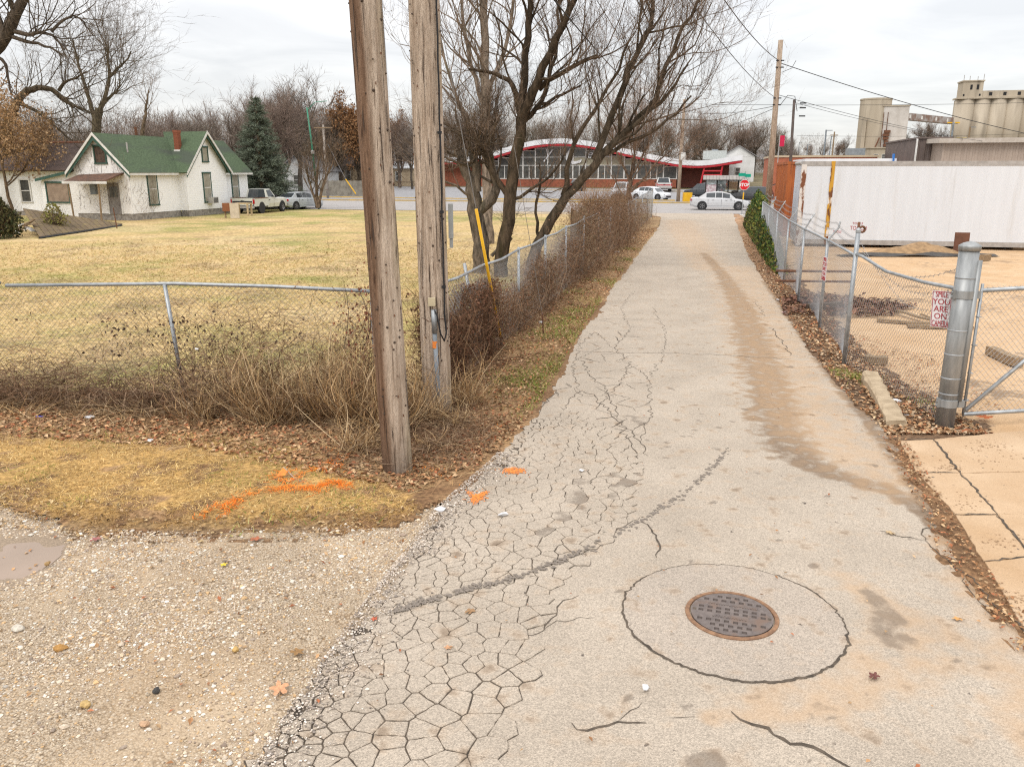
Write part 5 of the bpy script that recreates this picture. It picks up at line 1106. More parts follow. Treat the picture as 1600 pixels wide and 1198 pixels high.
# rotten stump in the vines
st = thing('tree_stump', 'broken rotten stump rising out of the vines on the left fence', 'stump', (*at(903, 400, 24.9)[:2], 0)); m = MB(); r = random.Random(2); n = 14; V = []
for i, z in enumerate((-.1, .5, 1.1, 1.6, 1.9)):
    for j in range(n): a = 2*pi*j/n; rr = .30 - .02*i + r.uniform(-.03, .03); V.append((rr*cos(a), rr*sin(a), z + (r.uniform(-.15, .25) if i == 4 else 0)))
m.add(V, [(i*n+j, i*n+(j+1) % n, (i+1)*n+(j+1) % n, (i+1)*n+j) for i in range(4) for j in range(n)] + [tuple(range(4*n, 5*n))]); m.build('shaft', mat('rotten_wood', (.24, .17, .10), (.11, .075, .045), s=5, st=(3, 3, .6), bump=.8), st)

# ---- brush along the front fence
br_ = thing('dry_brush', 'tall dead grass and brush heaped along the foot of the front fence', 'brush')
flx = lambda x: 10.9 + (x + 7.3)*(-.9/5.6)
def strawclump(mb, cx_, cy_, n, h, sp, cols, droop=.5, w_=.009, z=.03):
    P = np.stack([cx_ + RS.normal(size=n)*sp*.35, cy_ + RS.normal(size=n)*sp*.3, np.full(n, z)], 1); D = np.stack([RS.normal(size=n)*sp, RS.normal(size=n)*sp*.8, np.abs(RS.normal(size=n)*.25 + .85)*h], 1); strands(mb, P, D, RS.uniform(.5, 1.3, n)*w_, pick(cols, n, .18), droop=droop, k=5, wob=.16)
ST = [(.60, .42, .23), (.52, .34, .16), (.40, .25, .12), (.68, .51, .31), (.27, .17, .09), (.20, .125, .075)]
m = MB()
for cx_, n, h in ((-3.35, 360, 1.3), (-3.05, 240, .95), (-2.25, 420, 1.4), (-1.85, 420, 1.5), (-1.45, 260, 1.1), (-4.0, 180, .65), (-2.7, 280, .8), (-2.0, 260, .8)): strawclump(m, cx_, flx(cx_) - .25 - RS.uniform(0, .35), n, h, .3, ST)
for q in range(34): cx_ = RS.uniform(-9, -1.3); strawclump(m, cx_, flx(cx_) - .15 - RS.uniform(0, .55), 60, RS.uniform(.2, .5), .35, ST, droop=.9)
m.build('straw', M_straw, br_)
n = 17000; x = RS.uniform(-9.5, -1.2, n); y = flx(x) - .2 + RS.normal(size=n)*.22; z = np.abs(RS.normal(size=n))*(.16 + .28*np.clip(1 - np.abs(x + 2.8)/1.8, 0, 1))*(1 + 1.2*vnoise(x, x*0, 1.1, 91)); m = MB(); slivers(m, np.stack([x, y, z + .02], 1), unit(n, .6)*RS.uniform(.1, .45, (n, 1)), RS.uniform(.004, .011, n), pick(BR + GB, n, .2)); m.build('twigs', M_twig, br_)
cv = thing('climbing_vine', 'dead climbing vine with shrivelled leaves on the front fence around its post', 'vine')
m = MB(); q = 150; x = RS.normal(size=q)*.75 - 3.9; P = np.stack([x, flx(x) - .03 + RS.normal(size=q)*.04, RS.uniform(0, .5, q)], 1); D = np.stack([RS.normal(size=q)*.35 - .15, RS.normal(size=q)*.05, RS.uniform(.3, 1.15, q)], 1); strands(m, P, D, .010, pick([(.10, .07, .05), (.16, .11, .08)], q), droop=.1, k=5, wob=.14)
n = 900; x = np.concatenate([RS.normal(size=n//2)*.5 - 4.6, RS.normal(size=n - n//2)*.7 - 3.6]); slivers(m, np.stack([x, flx(x) - .02, RS.uniform(.3, 1.45, n)], 1), unit(n)*np.array([.22, .04, .22]), .006, pick(BR, n)); m.build('stems', M_twig, cv)
n = 260; x = RS.normal(size=n)*.8 - 4.3; m = MB(); leaves(m, np.stack([x, flx(x) - .04 + RS.normal(size=n)*.03, np.clip(1.25 - np.abs(RS.normal(size=n))*.38 + .08*RS.normal(size=n), .1, 1.6)], 1), RS.uniform(.03, .07, n), pick([(.08, .055, .042), (.14, .09, .06)], n), flat=1.4); m.build('shrivelled_leaves', M_leaf, cv)
cv2 = thing('climbing_vine', 'reddish vine with small leaves clinging to the back of the nearest pole', 'vine')
m = MB(); q = 80; P = np.stack([-1.85 + RS.normal(size=q)*.16, 9.7 + RS.normal(size=q)*.25, RS.uniform(0, 1.2, q)], 1); strands(m, P, np.stack([RS.normal(size=q)*.25, RS.normal(size=q)*.1, RS.uniform(.3, .9, q)], 1), .012, pick([(.09, .065, .05), (.16, .09, .06)], q), droop=.1, wob=.14)
P = np.array([(-1.55, 9.5, 1.3)]*6); strands(m, P, np.array([(-.55, 0, .75), (-.35, .1, .5), (-.7, -.1, .45), (-.45, 0, .95), (.8, .3, .6), (.5, .2, .55)]), .012, pick([(.20, .10, .06)], 6), droop=.05); m.build('stems', M_twig, cv2)
n = 420; m = MB(); leaves(m, np.stack([-1.82 + RS.normal(size=n)*.15, 9.7 + RS.normal(size=n)*.2, np.clip(1.1 + RS.normal(size=n)*.4, .1, 2.0)], 1), RS.uniform(.025, .055, n), pick([(.24, .085, .05), (.17, .07, .045), (.30, .13, .07)], n), flat=1.4); m.build('leaves', M_leaf, cv2)
dk = thing('dry_brush', 'tangled dry stems and straw between the two utility poles', 'brush'); m = MB()
for cx_, cy_, n, h in ((-1.5, 9.2, 340, 1.15), (-1.7, 9.5, 300, 1.3), (-1.05, 9.6, 200, .85), (-.75, 9.5, 140, .5), (-.6, 10.4, 200, 1.0), (-1.75, 8.6, 240, .55), (-.95, 8.7, 120, .25)): strawclump(m, cx_, cy_, n, h, .27, ST, droop=.7)
m.build('straw', M_straw, dk); n = 6500; x = RS.normal(size=n)*.55 - 1.1; y = 9.2 + RS.normal(size=n)*.75; k = (x < EL(y) - .1) & (y > 7.9); x, y = x[k], y[k]; n = len(x); m = MB(); slivers(m, np.stack([x, y, .04 + np.abs(RS.normal(size=n))*.07], 1), unit(n, .35)*RS.uniform(.06, .32, (n, 1)), RS.uniform(.003, .008, n), pick(GB + BR + [(.42, .30, .18)], n, .2)); m.build('twigs', M_twig, dk)

# ---- grass, litter and stones nobody could count
m = MB(); n = 52000; q = inside([(x, y - (.12 if y < 7.6 else -.35)) for x, y in DRY], n); q = q[(vnoise(q[:, 0], q[:, 1], 2.1, 67)*.6 + vnoise(q[:, 0], q[:, 1], 7, 68)*.4 + .25*RS.rand(n)) > np.where(q[:, 1] > 8.0 + .25*np.abs(q[:, 0] + 1.5), .62, .40) + .30*np.clip(1 - (q[:, 1] - 6.4 - .1*np.clip(-q[:, 0] - 3, 0, 3))/.55, 0, 1)]; n = len(q); k = np.clip((q[:, 1] - 6.25)*2.6, .25, 1) > RS.rand(n); q = q[k]; n = len(q); gpatch = vnoise(q[:, 0], q[:, 1], 1.4, 95)
c = pick([(.74, .50, .19), (.66, .43, .145), (.80, .58, .27), (.52, .32, .11), (.40, .25, .10)], n, .15); gk = (gpatch > .72) & (RS.rand(n) < .25); c[gk] = pick([(.22, .26, .05), (.33, .31, .07)], gk.sum())
fall = (q[:, 1] < 6.95) | (RS.rand(n) < .18); c[fall & ~gk] *= np.array((.62, .55, .55))
strands(m, np.stack([q[:, 0], q[:, 1], bankz(q[:, 0], q[:, 1])], 1), np.stack([RS.normal(size=n)*.05, RS.normal(size=n)*.05, RS.uniform(.01, .06, n)], 1), .0055, c, droop=.9, k=2, wob=.2); q = inside([(-10, 9.3), (-6, 8.9), (-3.7, 8.5), (-2, 7.8), (-1, 7.3), (-.3, 8.0), (.1, 9.8), (-1.2, 10.2), (-7, 11.0), (-10, 11.6)], 9000); n = len(q); strands(m, np.stack([q[:, 0], q[:, 1], bankz(q[:, 0], q[:, 1]) + .006], 1), np.stack([RS.normal(size=n)*.16, RS.normal(size=n)*.10, RS.uniform(.005, .05, n)], 1), .0055, pick([(.56, .37, .17), (.44, .27, .12), (.66, .48, .26), (.34, .20, .10)], n), droop=.9, k=3, wob=.18); m.build('dry_grass', M_straw, kind='stuff')
m = MB(); NEAR = [(-13, 11.3), (-7.3, 11.0), (-1.9, 10.2), (-1.1, 10.5), (float(FL(20)) - .3, 20), (float(FL(38)) - .4, 38), (-24, 38)]
q = inside(NEAR, 150000); yy = q[:, 1]; q = q[RS.rand(len(q)) < np.clip(14/yy, .15, 1)*np.clip((39 - yy)/16, 0, 1)]; n = len(q); g = lawncol(q[:, 0], q[:, 1])*1.12; gk = RS.rand(n) < .26; g[gk] = g[gk]*np.array((.62, .8, .5)); g *= 1 + RS.normal(size=(n, 1))*.16
sc = np.clip(q[:, 1]/14, 1, 2.4); slivers(m, np.stack([q[:, 0], q[:, 1], np.full(n, -.005)], 1), np.stack([RS.normal(size=n)*.045, RS.normal(size=n)*.045, RS.uniform(.015, .055, n)], 1)*sc[:, None]**.6, .008*sc, np.clip(g, 0, 1)); m.build('lawn_blades', M_straw, kind='stuff')
LC = [(.42, .22, .105), (.32, .165, .08), (.50, .30, .155), (.25, .13, .07), (.56, .38, .22), (.38, .145, .07), (.44, .29, .16)]
def litter(name, P, size, cols, zoff=.012):
    m = MB(); leaves(m, P + np.array([0, 0, zoff]), size, pick(cols, len(P), .2), flat=.35); m.build(name, M_leaf, kind='stuff')
def along(n, y0, y1, lof, hif, pw=1.0, gam=1.0):
    y = y0 + (y1-y0)*RS.rand(n)**gam; t = RS.rand(n)**pw; return np.stack([lof(y)*(1-t) + hif(y)*t, y, np.zeros(n)], 1)
P = along(9000, 8.6, 45, lambda y: FL(y) + .05, lambda y: EL(y) - .02, 1.0, 1.6); P[:, 2] = bankz(P[:, 0], P[:, 1]); litter('leaf_litter', P, RS.uniform(.03, .075, len(P)), LC)
P = along(9500, 9.3, 40, lambda y: ER(y) - .02, lambda y: FR(y) + .45, .9, 1.7); P[:, 2] = np.maximum(vrz(P[:, 0], P[:, 1]), -.008); litter('leaf_litter', P, RS.uniform(.03, .08, len(P)), LC + [(.5, .37, .24), (.56, .42, .28)])
q = inside([(-10, 9.5), (-6, 9.1), (-3.7, 8.7), (-2, 7.9), (-1, 7.4), (-.4, 8.0), (0, 9.6), (-1.2, 10.2), (-7, 11.0), (-10, 11.6)], 9000); P = np.stack([q[:, 0], q[:, 1], bankz(q[:, 0], q[:, 1])], 1); litter('leaf_litter', P, RS.uniform(.03, .08, len(P)), LC)
P = along(500, 2.5, 24, EL, ER, 1.0, 1.2); P[:, 2] = .012; k = RS.rand(len(P)) < .5; litter('leaf_litter', P[k], RS.uniform(.015, .04, k.sum()), LC)
P = along(900, 4.6, 9.2, lambda y: ER(y) - .16, lambda y: ER(y) + .12, 1.0); P[:, 2] = .016; litter('leaf_litter', P, RS.uniform(.015, .05, len(P)), LC)
q = inside([(6, 17.5), (8.2, 17.3), (9.6, 18.8), (8.0, 20.5), (6.8, 20)], 1700); P = np.stack([q[:, 0], q[:, 1], np.abs(RS.normal(size=len(q)))*.05], 1); litter('leaf_litter', P, RS.uniform(.06, .16, len(P)), [(.2, .1, .07), (.13, .08, .06), (.26, .14, .09)])
q = inside([(5.5, 9.9), (6.6, 10.2), (7.2, 13), (6.8, 16), (6.3, 16), (5.6, 12.9)], 900); P = np.stack([q[:, 0], q[:, 1], np.zeros(len(q))], 1); litter('leaf_litter', P, RS.uniform(.025, .07, len(P)), LC)
q = inside(NEAR, 2600); q = q[RS.rand(len(q)) < np.clip(16/q[:, 1], .2, 1)]; P = np.stack([q[:, 0], q[:, 1], np.full(len(q), .02)], 1); litter('leaf_litter', P, RS.uniform(.03, .09, len(P)), [(.30, .18, .10), (.22, .14, .08), (.46, .34, .2)])
q = inside(BANK[:1] + [(-6, 6.9), (-3.3, 6.3), (-1.7, 6.35), (-.8, 6.95), (-.6, 7.3), (-1.2, 7.2), (-3, 6.8), (-5, 7.5), (-12, 8.2)], 2600); P = np.stack([q[:, 0], q[:, 1], bankz(q[:, 0], q[:, 1])], 1); litter('leaf_litter', P, RS.uniform(.012, .05, len(P)), [(.30, .19, .10), (.20, .12, .065), (.42, .29, .16), (.52, .38, .2)])
# green tufts in the verges
m = MB()
for cx_, cy_, n, s in [(float(EL(y) - RS.uniform(.15, .75)), y, 330, .26) for y in (10.6, 11.4, 12.0, 12.6, 13.6, 14.2, 14.9, 15.6, 16.8, 18, 19.5, 21, 23, 26, 29, 33)]*2 + [(-2.3, 6.9, 60, .2), (-3.4, 8.9, 60, .2), (-5.2, 8.7, 60, .3), (-1.6, 7.1, 50, .2), (5.3, 11.9, 220, .12), (5.25, 12.2, 160, .1), (5.75, 10.6, 60, .08)]:
    k = int(n); cx_ += RS.normal()*.12; P = np.stack([cx_ + RS.normal(size=k)*s, cy_ + RS.normal(size=k)*s*1.5, np.full(k, .02)], 1); kk = P[:, 0] < EL(P[:, 1]) if cx_ < EL(cy_) else P[:, 0] > ER(P[:, 1]); P = P[kk]; k = len(P)
    if k: slivers(m, P, np.stack([RS.normal(size=k)*.04, RS.normal(size=k)*.04, RS.uniform(.02, .09, k)], 1), .010, pick([(.22, .28, .05), (.30, .33, .08), (.17, .22, .04), (.44, .39, .16)], k, .2))
m.build('grass_tufts', M_straw, kind='stuff')
# pebbles
ico = np.array([(0, -.526, .851), (0, .526, .851), (0, -.526, -.851), (0, .526, -.851), (.851, 0, .526), (.851, 0, -.526), (-.851, 0, .526), (-.851, 0, -.526), (.526, .851, 0), (-.526, .851, 0), (.526, -.851, 0), (-.526, -.851, 0)])
icf = []
for a in range(12):
    for b in range(a+1, 12):
        for c in range(b+1, 12):
            if max(np.linalg.norm(ico[a]-ico[b]), np.linalg.norm(ico[a]-ico[c]), np.linalg.norm(ico[b]-ico[c])) < 1.1:
                f = (a, b, c); nrm = np.cross(ico[b]-ico[a], ico[c]-ico[a]); icf.append(f if nrm @ ico[a] > 0 else (a, c, b))
icf = np.array(icf)
def pebbles(name, P, size, cols, flat=.55, jit=.15, **kw):
    n = len(P); S = size[:, None]*np.stack([RS.uniform(.7, 1.3, n), RS.uniform(.6, 1.1, n), RS.uniform(.35, .8, n)*flat*1.4], 1); a = RS.uniform(0, 6.28, n)
    V = ico[None]*(1 + RS.normal(size=(n, 12, 1))*.13)*S[:, None]; x = V[..., 0]*np.cos(a)[:, None] - V[..., 1]*np.sin(a)[:, None]; y = V[..., 0]*np.sin(a)[:, None] + V[..., 1]*np.cos(a)[:, None]; V = np.stack([x, y, V[..., 2]], -1) + P[:, None]
    m = MB(); m.add(V.reshape(-1, 3), (np.arange(n)[:, None, None]*12 + icf[None]).reshape(-1, 3), np.repeat(pick(cols, n, jit), 12, 0)); return m.build(name, M_stone, **kw)
M_stone = colmat('limestone_chips', rough=.9, s=60, lo=.8)
GVIS = [(-5.2, 7.3), (-4.0, 6.6), (-3.3, 6.4), (-2.5, 6.45), (-1.7, 6.5), (-1.05, 6.8), (-.72, 7.15)] + [(float(EL(y)) + .03, y) for y in (6.5, 6, 5.2, 4.4, 3.6, 2.8)] + [(-3.2, 2.8), (-4.6, 5)]
GVIS = [(x, y + (.14 if y > 6.2 and x < -.8 else 0)) for x, y in GVIS]
q = inside(GVIS, 56000); dn = vnoise(q[:, 0], q[:, 1], .8, 97)*.7 + vnoise(q[:, 0], q[:, 1], 3, 98)*.3; q = q[RS.rand(len(q)) < np.clip((dn - .28)*2.6, .12, 1)]; q = q[~inpoly(q[:, 0], q[:, 1], PUD)]
SZ = np.clip(RS.lognormal(np.log(.0062), .42, len(q)), .004, .028); P = np.stack([q[:, 0], q[:, 1], gravz(q[:, 0], q[:, 1]) + SZ*.25], 1)
pebbles('gravel', P, SZ, [(.63, .53, .41), (.58, .47, .35), (.69, .62, .53), (.52, .40, .27), (.60, .48, .34), (.43, .33, .23), (.66, .60, .52), (.57, .38, .20), (.34, .26, .20)], kind='stuff')
y = RS.uniform(2.8, 8.6, 6500); x = EL(y) + np.abs(RS.normal(size=6500))*.13*np.where(vnoise(y, y*0, 1.9, 131) > .45, 1.2, .5) - .03; SZ = np.clip(RS.lognormal(np.log(.0055), .35, 6500), .003, .014); pebbles('gravel', np.stack([x, y, np.full(6500, .018)], 1), SZ, [(.6, .5, .4), (.4, .33, .27), (.25, .21, .18), (.7, .62, .54)], kind='stuff')
q = inside(GVIS, 130); q = q[~inpoly(q[:, 0], q[:, 1], PUD)]; SZ = np.clip(RS.lognormal(np.log(.017), .3, len(q)), .01, .03); pebbles('gravel', np.stack([q[:, 0], q[:, 1], gravz(q[:, 0], q[:, 1]) + SZ*.2], 1), SZ, [(.52, .43, .33), (.6, .54, .46), (.42, .3, .19), (.34, .27, .21)], kind='stuff')
q = inside(GVIS, 260); litter('leaf_litter', np.stack([q[:, 0], q[:, 1], gravz(q[:, 0], q[:, 1])], 1), RS.uniform(.015, .05, 260), LC)
# spray painted grass
m = MB()
for px, n in (([(325, 812), (345, 798), (385, 780)], 420), ([(385, 782), (420, 765), (450, 755), (470, 745)], 200), ([(425, 770), (470, 768), (500, 772)], 380), ([(480, 765), (520, 758), (540, 765)], 420), ([(470, 742), (505, 735), (540, 722)], 320), ([(520, 705), (530, 725), (545, 735)], 220), ([(655, 730), (690, 745), (710, 752)], 60), ([(660, 720), (640, 735)], 70), ([(430, 748), (445, 742), (452, 750)], 160), ([(775, 670), (790, 674), (810, 672)], 60)):
    W = np.array([gp(*p) for p in px]); t = RS.uniform(0, len(W)-1, n); P = np.stack([np.interp(t, range(len(W)), W[:, 0]) + RS.normal(size=n)*.06, np.interp(t, range(len(W)), W[:, 1]) + RS.normal(size=n)*.06], 1)
    P = P[vnoise(P[:, 0], P[:, 1], 9, 66) > .42]; n = len(P)
    strands(m, np.stack([P[:, 0], P[:, 1], bankz(P[:, 0], P[:, 1]) + .012], 1), np.stack([RS.normal(size=n)*.04, RS.normal(size=n)*.04, RS.uniform(.005, .04, n)], 1), .006, pick([(.88, .22, .02), (.80, .17, .02), (.92, .32, .05)], n), droop=.9, k=2)
m.build('orange_painted_grass', M_straw, kind='stuff')

# ================================================================ BUILDINGS
M_clap = mat('white_clapboard', (.90, .90, .89), (.85, .85, .84), s=3, st=(1, 1, 6), rough=.75, c3=(.58, .54, .48), s3=1.1, p3=(.64, .9))
M_clap2 = mat('dirty_clapboard', (.86, .85, .83), (.76, .74, .71), s=4, st=(1, 1, 6), rough=.85, c3=(.48, .42, .37), s3=1.5, p3=(.60, .82))
M_grn = mat('dark_green_trim', (.045, .10, .075), (.03, .07, .055), s=4, rough=.6)
M_groof = mat('green_shingles', (.10, .14, .078), (.06, .085, .048), s=9, st=(1, .6, 3), rough=.95, bump=.5, bs=14, bd=.02, c3=(.07, .085, .062), s3=.4, p3=(.5, .62))
M_glass = mat('dark_window_glass', (.10, .10, .09), (.05, .05, .05), s=2, rough=.12, spec=.6)
M_blind = mat('window_blind', (.35, .33, .26), (.25, .23, .18), s=3, rough=.4)
M_brick = mat('red_brick', (.30, .10, .055), (.20, .07, .04), s=9, rough=.9, bump=.4, bs=25)
M_stonef = mat('stone_foundation', (.36, .33, .29), (.20, .18, .16), s=5, rough=.95, bump=.7, bs=12, bd=.03)
M_wtrim = mat('white_trim', (.72, .71, .68), (.58, .56, .52), s=3, rough=.6)
def clap(mb, a, b, z0, z1, lim=None, step=.125, lap=.007):
    """lapped boards on the wall a-b (outside is to the right of a->b); lim(z) gives the start and end along it"""
    a, b = Vector(a), Vector(b); d = (b-a); Ln = d.length; d = d/Ln; n = Vector((d.y, -d.x, 0)); z = z0
    while z < z1 - 1e-3:
        zt = min(z + step, z1); s0, s1 = (0, Ln) if lim is None else lim(z); s2, s3 = (0, Ln) if lim is None else lim(zt)
        if s1 - s0 > .02:
            p = [a + d*s0 + n*lap, a + d*s1 + n*lap, a + d*s3 + n*.002, a + d*s2 + n*.002, a + d*s0 - n*.01, a + d*s1 - n*.01]
            mb.add([(p[0].x, p[0].y, z), (p[1].x, p[1].y, z), (p[2].x, p[2].y, zt), (p[3].x, p[3].y, zt), (p[4].x, p[4].y, z), (p[5].x, p[5].y, z)], [(0, 1, 2, 3), (4, 5, 1, 0)])
        z = zt
def wallbox(par, a, b, z0, z1, m, name='wall', th=.2, lim=None, core=True):
    mb = MB(); clap(mb, a, b, z0, z1, lim); return mb.build(name, m, par)
def window(par, c, n, wd, ht, trim, glass=None, mid=True, fr=.09, blind=None):
    """window on a wall: centre c on the wall plane, outward normal n"""
    n = Vector(n).normalized(); t = Vector((-n.y, n.x, 0)); w_ = link('window', None, par, loc=Vector(c) + n*.012); w_.rotation_euler = (0, 0, atan2(t.y, t.x))     # local x along the wall, -y outward
    for x in (-1, 1): MB().bx(x*(wd/2) - fr/2, x*(wd/2) + fr/2, -.05, .012, -ht/2, ht/2).build('frame', trim, w_)
    MB().bx(-wd/2 - fr*.8, wd/2 + fr*.8, -.065, .012, ht/2 + .002, ht/2 + fr*1.2).build('lintel', trim, w_); MB().bx(-wd/2 - fr*.8, wd/2 + fr*.8, -.075, .012, -ht/2 - fr, -ht/2 - .002).build('sill', trim, w_)
    MB().bx(-wd/2 + fr/2, wd/2 - fr/2, -.012, -.004, -ht/2, ht/2).build('pane', glass or M_glass, w_)
    if mid:
        MB().bx(-wd/2 + fr/2, wd/2 - fr/2, -.034, -.013, -.03, .03).build('sash_bar', M_wtrim, w_)
        for x in (-1, 1): MB().bx(x*(wd/2 - fr/2 - .02) - .02, x*(wd/2 - fr/2 - .02) + .02, -.034, -.013, -ht/2, ht/2).build('sash_stile', M_wtrim, w_)
    return w_
def roofplane(par, P, th, m, name='roof', trim=None):
    P = [Vector(p) for p in P]; n = (P[1]-P[0]).cross(P[2]-P[0]).normalized(); n = n if n.z > 0 else -n; k = len(P); mb = MB(); V = [p for p in P] + [p + n*th for p in P]
    mb.add([tuple(v) for v in V], [tuple(range(k)), tuple(range(k, 2*k))] + [(i, (i+1) % k, k+(i+1) % k, k+i) for i in range(k)]); o = orient(mb, name, m, par); return o
# ---- white house with green roof (local x along street, y along alley)
hs = thing('white_house', 'old white clapboard house with a green shingle roof and red chimney', 'house', (-24.75, 53.4, 0), GRID)
EV, RG, WG = 3.3, 5.45, 4.2; RX = -WG/2; FH = .42
for a, b in (((-WG, 0), (0, 0)), ((0, 0), (0, 5.1)), ((.6, 5.1), (.6, 10.2)), ((0, 10.2), (0, 14.2)), ((0, 14.2), (-WG, 14.2)), ((0, 5.1), (.6, 5.1)), ((.6, 10.2), (0, 10.2))):
    d = Vector(b) - Vector(a); nn = Vector((d.y, -d.x)).normalized()*.02; m = MB(); P = [(a[0] - nn.x, a[1] - nn.y), (b[0] - nn.x, b[1] - nn.y), (b[0] - nn.x*8, b[1] - nn.y*8), (a[0] - nn.x*8, a[1] - nn.y*8)]; m.prism(P, -.1, FH); orient(m, 'foundation', M_stonef, hs)
gl = lambda z, w_, e, r: (0, w_) if z <= e else (w_/2*(z-e)/(r-e), w_ - w_/2*(z-e)/(r-e))
wallbox(hs, (-WG, 0, 0), (0, 0, 0), FH, RG - .05, M_clap2, lim=lambda z: gl(z, WG, EV, RG)); wallbox(hs, (0, 0, 0), (0, 5.1, 0), FH, EV, M_clap); wallbox(hs, (0, 10.2, 0), (0, 14.2, 0), FH, EV, M_clap)
wallbox(hs, (0, 14.2, 0), (-WG, 14.2, 0), FH, RG - .05, M_clap, lim=lambda z: gl(z, WG, EV, RG)); wallbox(hs, (0, 5.1, 0), (.6, 5.1, 0), FH, EV, M_clap); wallbox(hs, (.6, 10.2, 0), (0, 10.2, 0), FH, EV, M_clap)
CR_, CW_ = 5.85, 5.1; wallbox(hs, (.6, 5.1, 0), (.6, 10.2, 0), FH, CR_ - .05, M_clap, lim=lambda z: gl(z, CW_, EV, CR_)); wallbox(hs, (-WG, 14.2, 0), (-WG, 0, 0), FH, EV, M_clap2)
m = MB(); m.bx(-WG + .05, -.05, .05, 14.1, FH, EV); m.bx(-.3, .55, 5.15, 10.15, FH, EV); m.build('interior', M_clap2, hs)
OV = .32; sl = (RG - EV)/(WG/2)
roofplane(hs, [(OV, -.35, EV - OV*sl), (OV, 14.5, EV - OV*sl), (RX, 14.5, RG), (RX, -.35, RG)], .07, M_groof); roofplane(hs, [(-WG - OV, -.35, EV - OV*sl), (-WG - OV, 14.5, EV - OV*sl), (RX, 14.5, RG), (RX, -.35, RG)], .07, M_groof)
YM = 7.65; cs = (CR_ - EV)/(CW_/2)
for s in (-1, 1): roofplane(hs, [(1.0, YM, CR_), (1.0, YM + s*(CW_/2 + OV), EV - OV*cs), (-.3, YM + s*(CW_/2 + OV), EV - OV*cs), (RX - .5, YM, CR_ + .0)], .075, M_groof)
for s in (-1, 1):      # rakes
    for (x0, z0, x1, z1, y) in ((RX, RG, RX + s*(WG/2 + OV), EV - OV*sl, -.37),):
        MB().add([(x0, y, z0 - .12), (x1, y, z1 - .12), (x1, y, z1 + .08), (x0, y, z0 + .08), (x0, y + .05, z0 - .12), (x1, y + .05, z1 - .12), (x1, y + .05, z1 + .08), (x0, y + .05, z0 + .08)], [(0, 1, 2, 3), (4, 5, 6, 7), (0, 1, 5, 4), (2, 3, 7, 6), (0, 3, 7, 4), (1, 2, 6, 5)]).build('rake_board', M_wtrim, hs)
        MB().add([(x0, y + .052, z0 - .42), (x1, y + .052, z1 - .30), (x1, y + .052, z1 - .06), (x0, y + .052, z0 - .06)], [(0, 1, 2, 3)]).build('soffit', M_grn, hs)
    y0, y1 = YM, YM + s*(CW_/2 + OV); x = 1.02; z0, z1 = CR_, EV - OV*cs
    MB().add([(x, y0, z0 - .13), (x, y1, z1 - .13), (x, y1, z1 + .09), (x, y0, z0 + .09), (x - .05, y0, z0 - .13), (x - .05, y1, z1 - .13), (x - .05, y1, z1 + .09), (x - .05, y0, z0 + .09)], [(0, 1, 2, 3), (4, 5, 6, 7), (0, 1, 5, 4), (2, 3, 7, 6), (1, 2, 6, 5)]).build('rake_board', M_wtrim, hs)
    MB().add([(x - .1, y0, z0 - .36), (x - .1, y1, z1 - .36), (x - .1, y1, z1 - .1), (x - .1, y0, z0 - .1)], [(0, 1, 2, 3)]).build('soffit', M_grn, hs)
MB().bx(OV - .03, OV + .03, -.3, 4.75, EV - OV*sl - .12, EV - OV*sl + .03).build('eave_board', M_wtrim, hs); MB().bx(OV - .03, OV + .03, 10.6, 14.5, EV - OV*sl - .12, EV - OV*sl + .03).build('eave_board', M_wtrim, hs)
window(hs, (0, 2.2, 1.95), (1, 0, 0), .95, 2.0, M_grn, M_blind); window(hs, (.6, 7.6, 1.95), (1, 0, 0), .95, 2.0, M_grn, M_blind); window(hs, (0, 12.3, 1.95), (1, 0, 0), .95, 2.0, M_grn, M_blind); window(hs, (.6, 7.65, 4.3), (1, 0, 0), .72, .95, M_grn, M_blind, mid=False)
w_ = window(hs, (-1.95, 0, 4.15), (0, -1, 0), .85, 1.0, M_grn, mat('rotten_shutter', (.11, .07, .05), (.06, .045, .035)), mid=False)
ac = link('air_conditioner', None, hs, loc=(.72, 7.75, 1.05)); MB().bx(-.1, .42, -.32, .32, -.22, .22).build('case', mat('ac_metal', (.52, .50, .46), (.4, .38, .35)), ac)
for k in range(6): MB().bx(.421, .427, -.28, .28, -.18 + k*.062, -.14 + k*.062).build('louvre', M_black, ac)
ch = link('chimney', None, hs, loc=(-.65, 6.4, 4.4)); ch.scale = (.55, .55, .95); m = MB()
for k in range(15):
    off = .01 if k % 2 else 0; m.bx(-.33 + off, .33 - off, -.33 + off, .33 - off, .1 + k*.1, .1 + k*.1 + .088)
m.bx(-.31, .31, -.31, .31, .1, 1.6); m.build('brickwork', M_brick, ch); MB().bx(-.37, .37, -.37, .37, 1.42, 1.62).build('brick_cap', M_brick, ch); MB().bx(-.40, .46, -.40, .40, .0, .22).build('flashing', M_wtrim, ch)
MB().tube([(-.9, 1.3, 4.3), (-.9, 1.3, 4.95)], .05, 8).build('roof_vent', M_alu, hs); MB().tube([(-2.6, 4.6, 4.8), (-2.6, 4.6, 6.1)], .09, 8).build('stove_pipe', M_rust, hs)
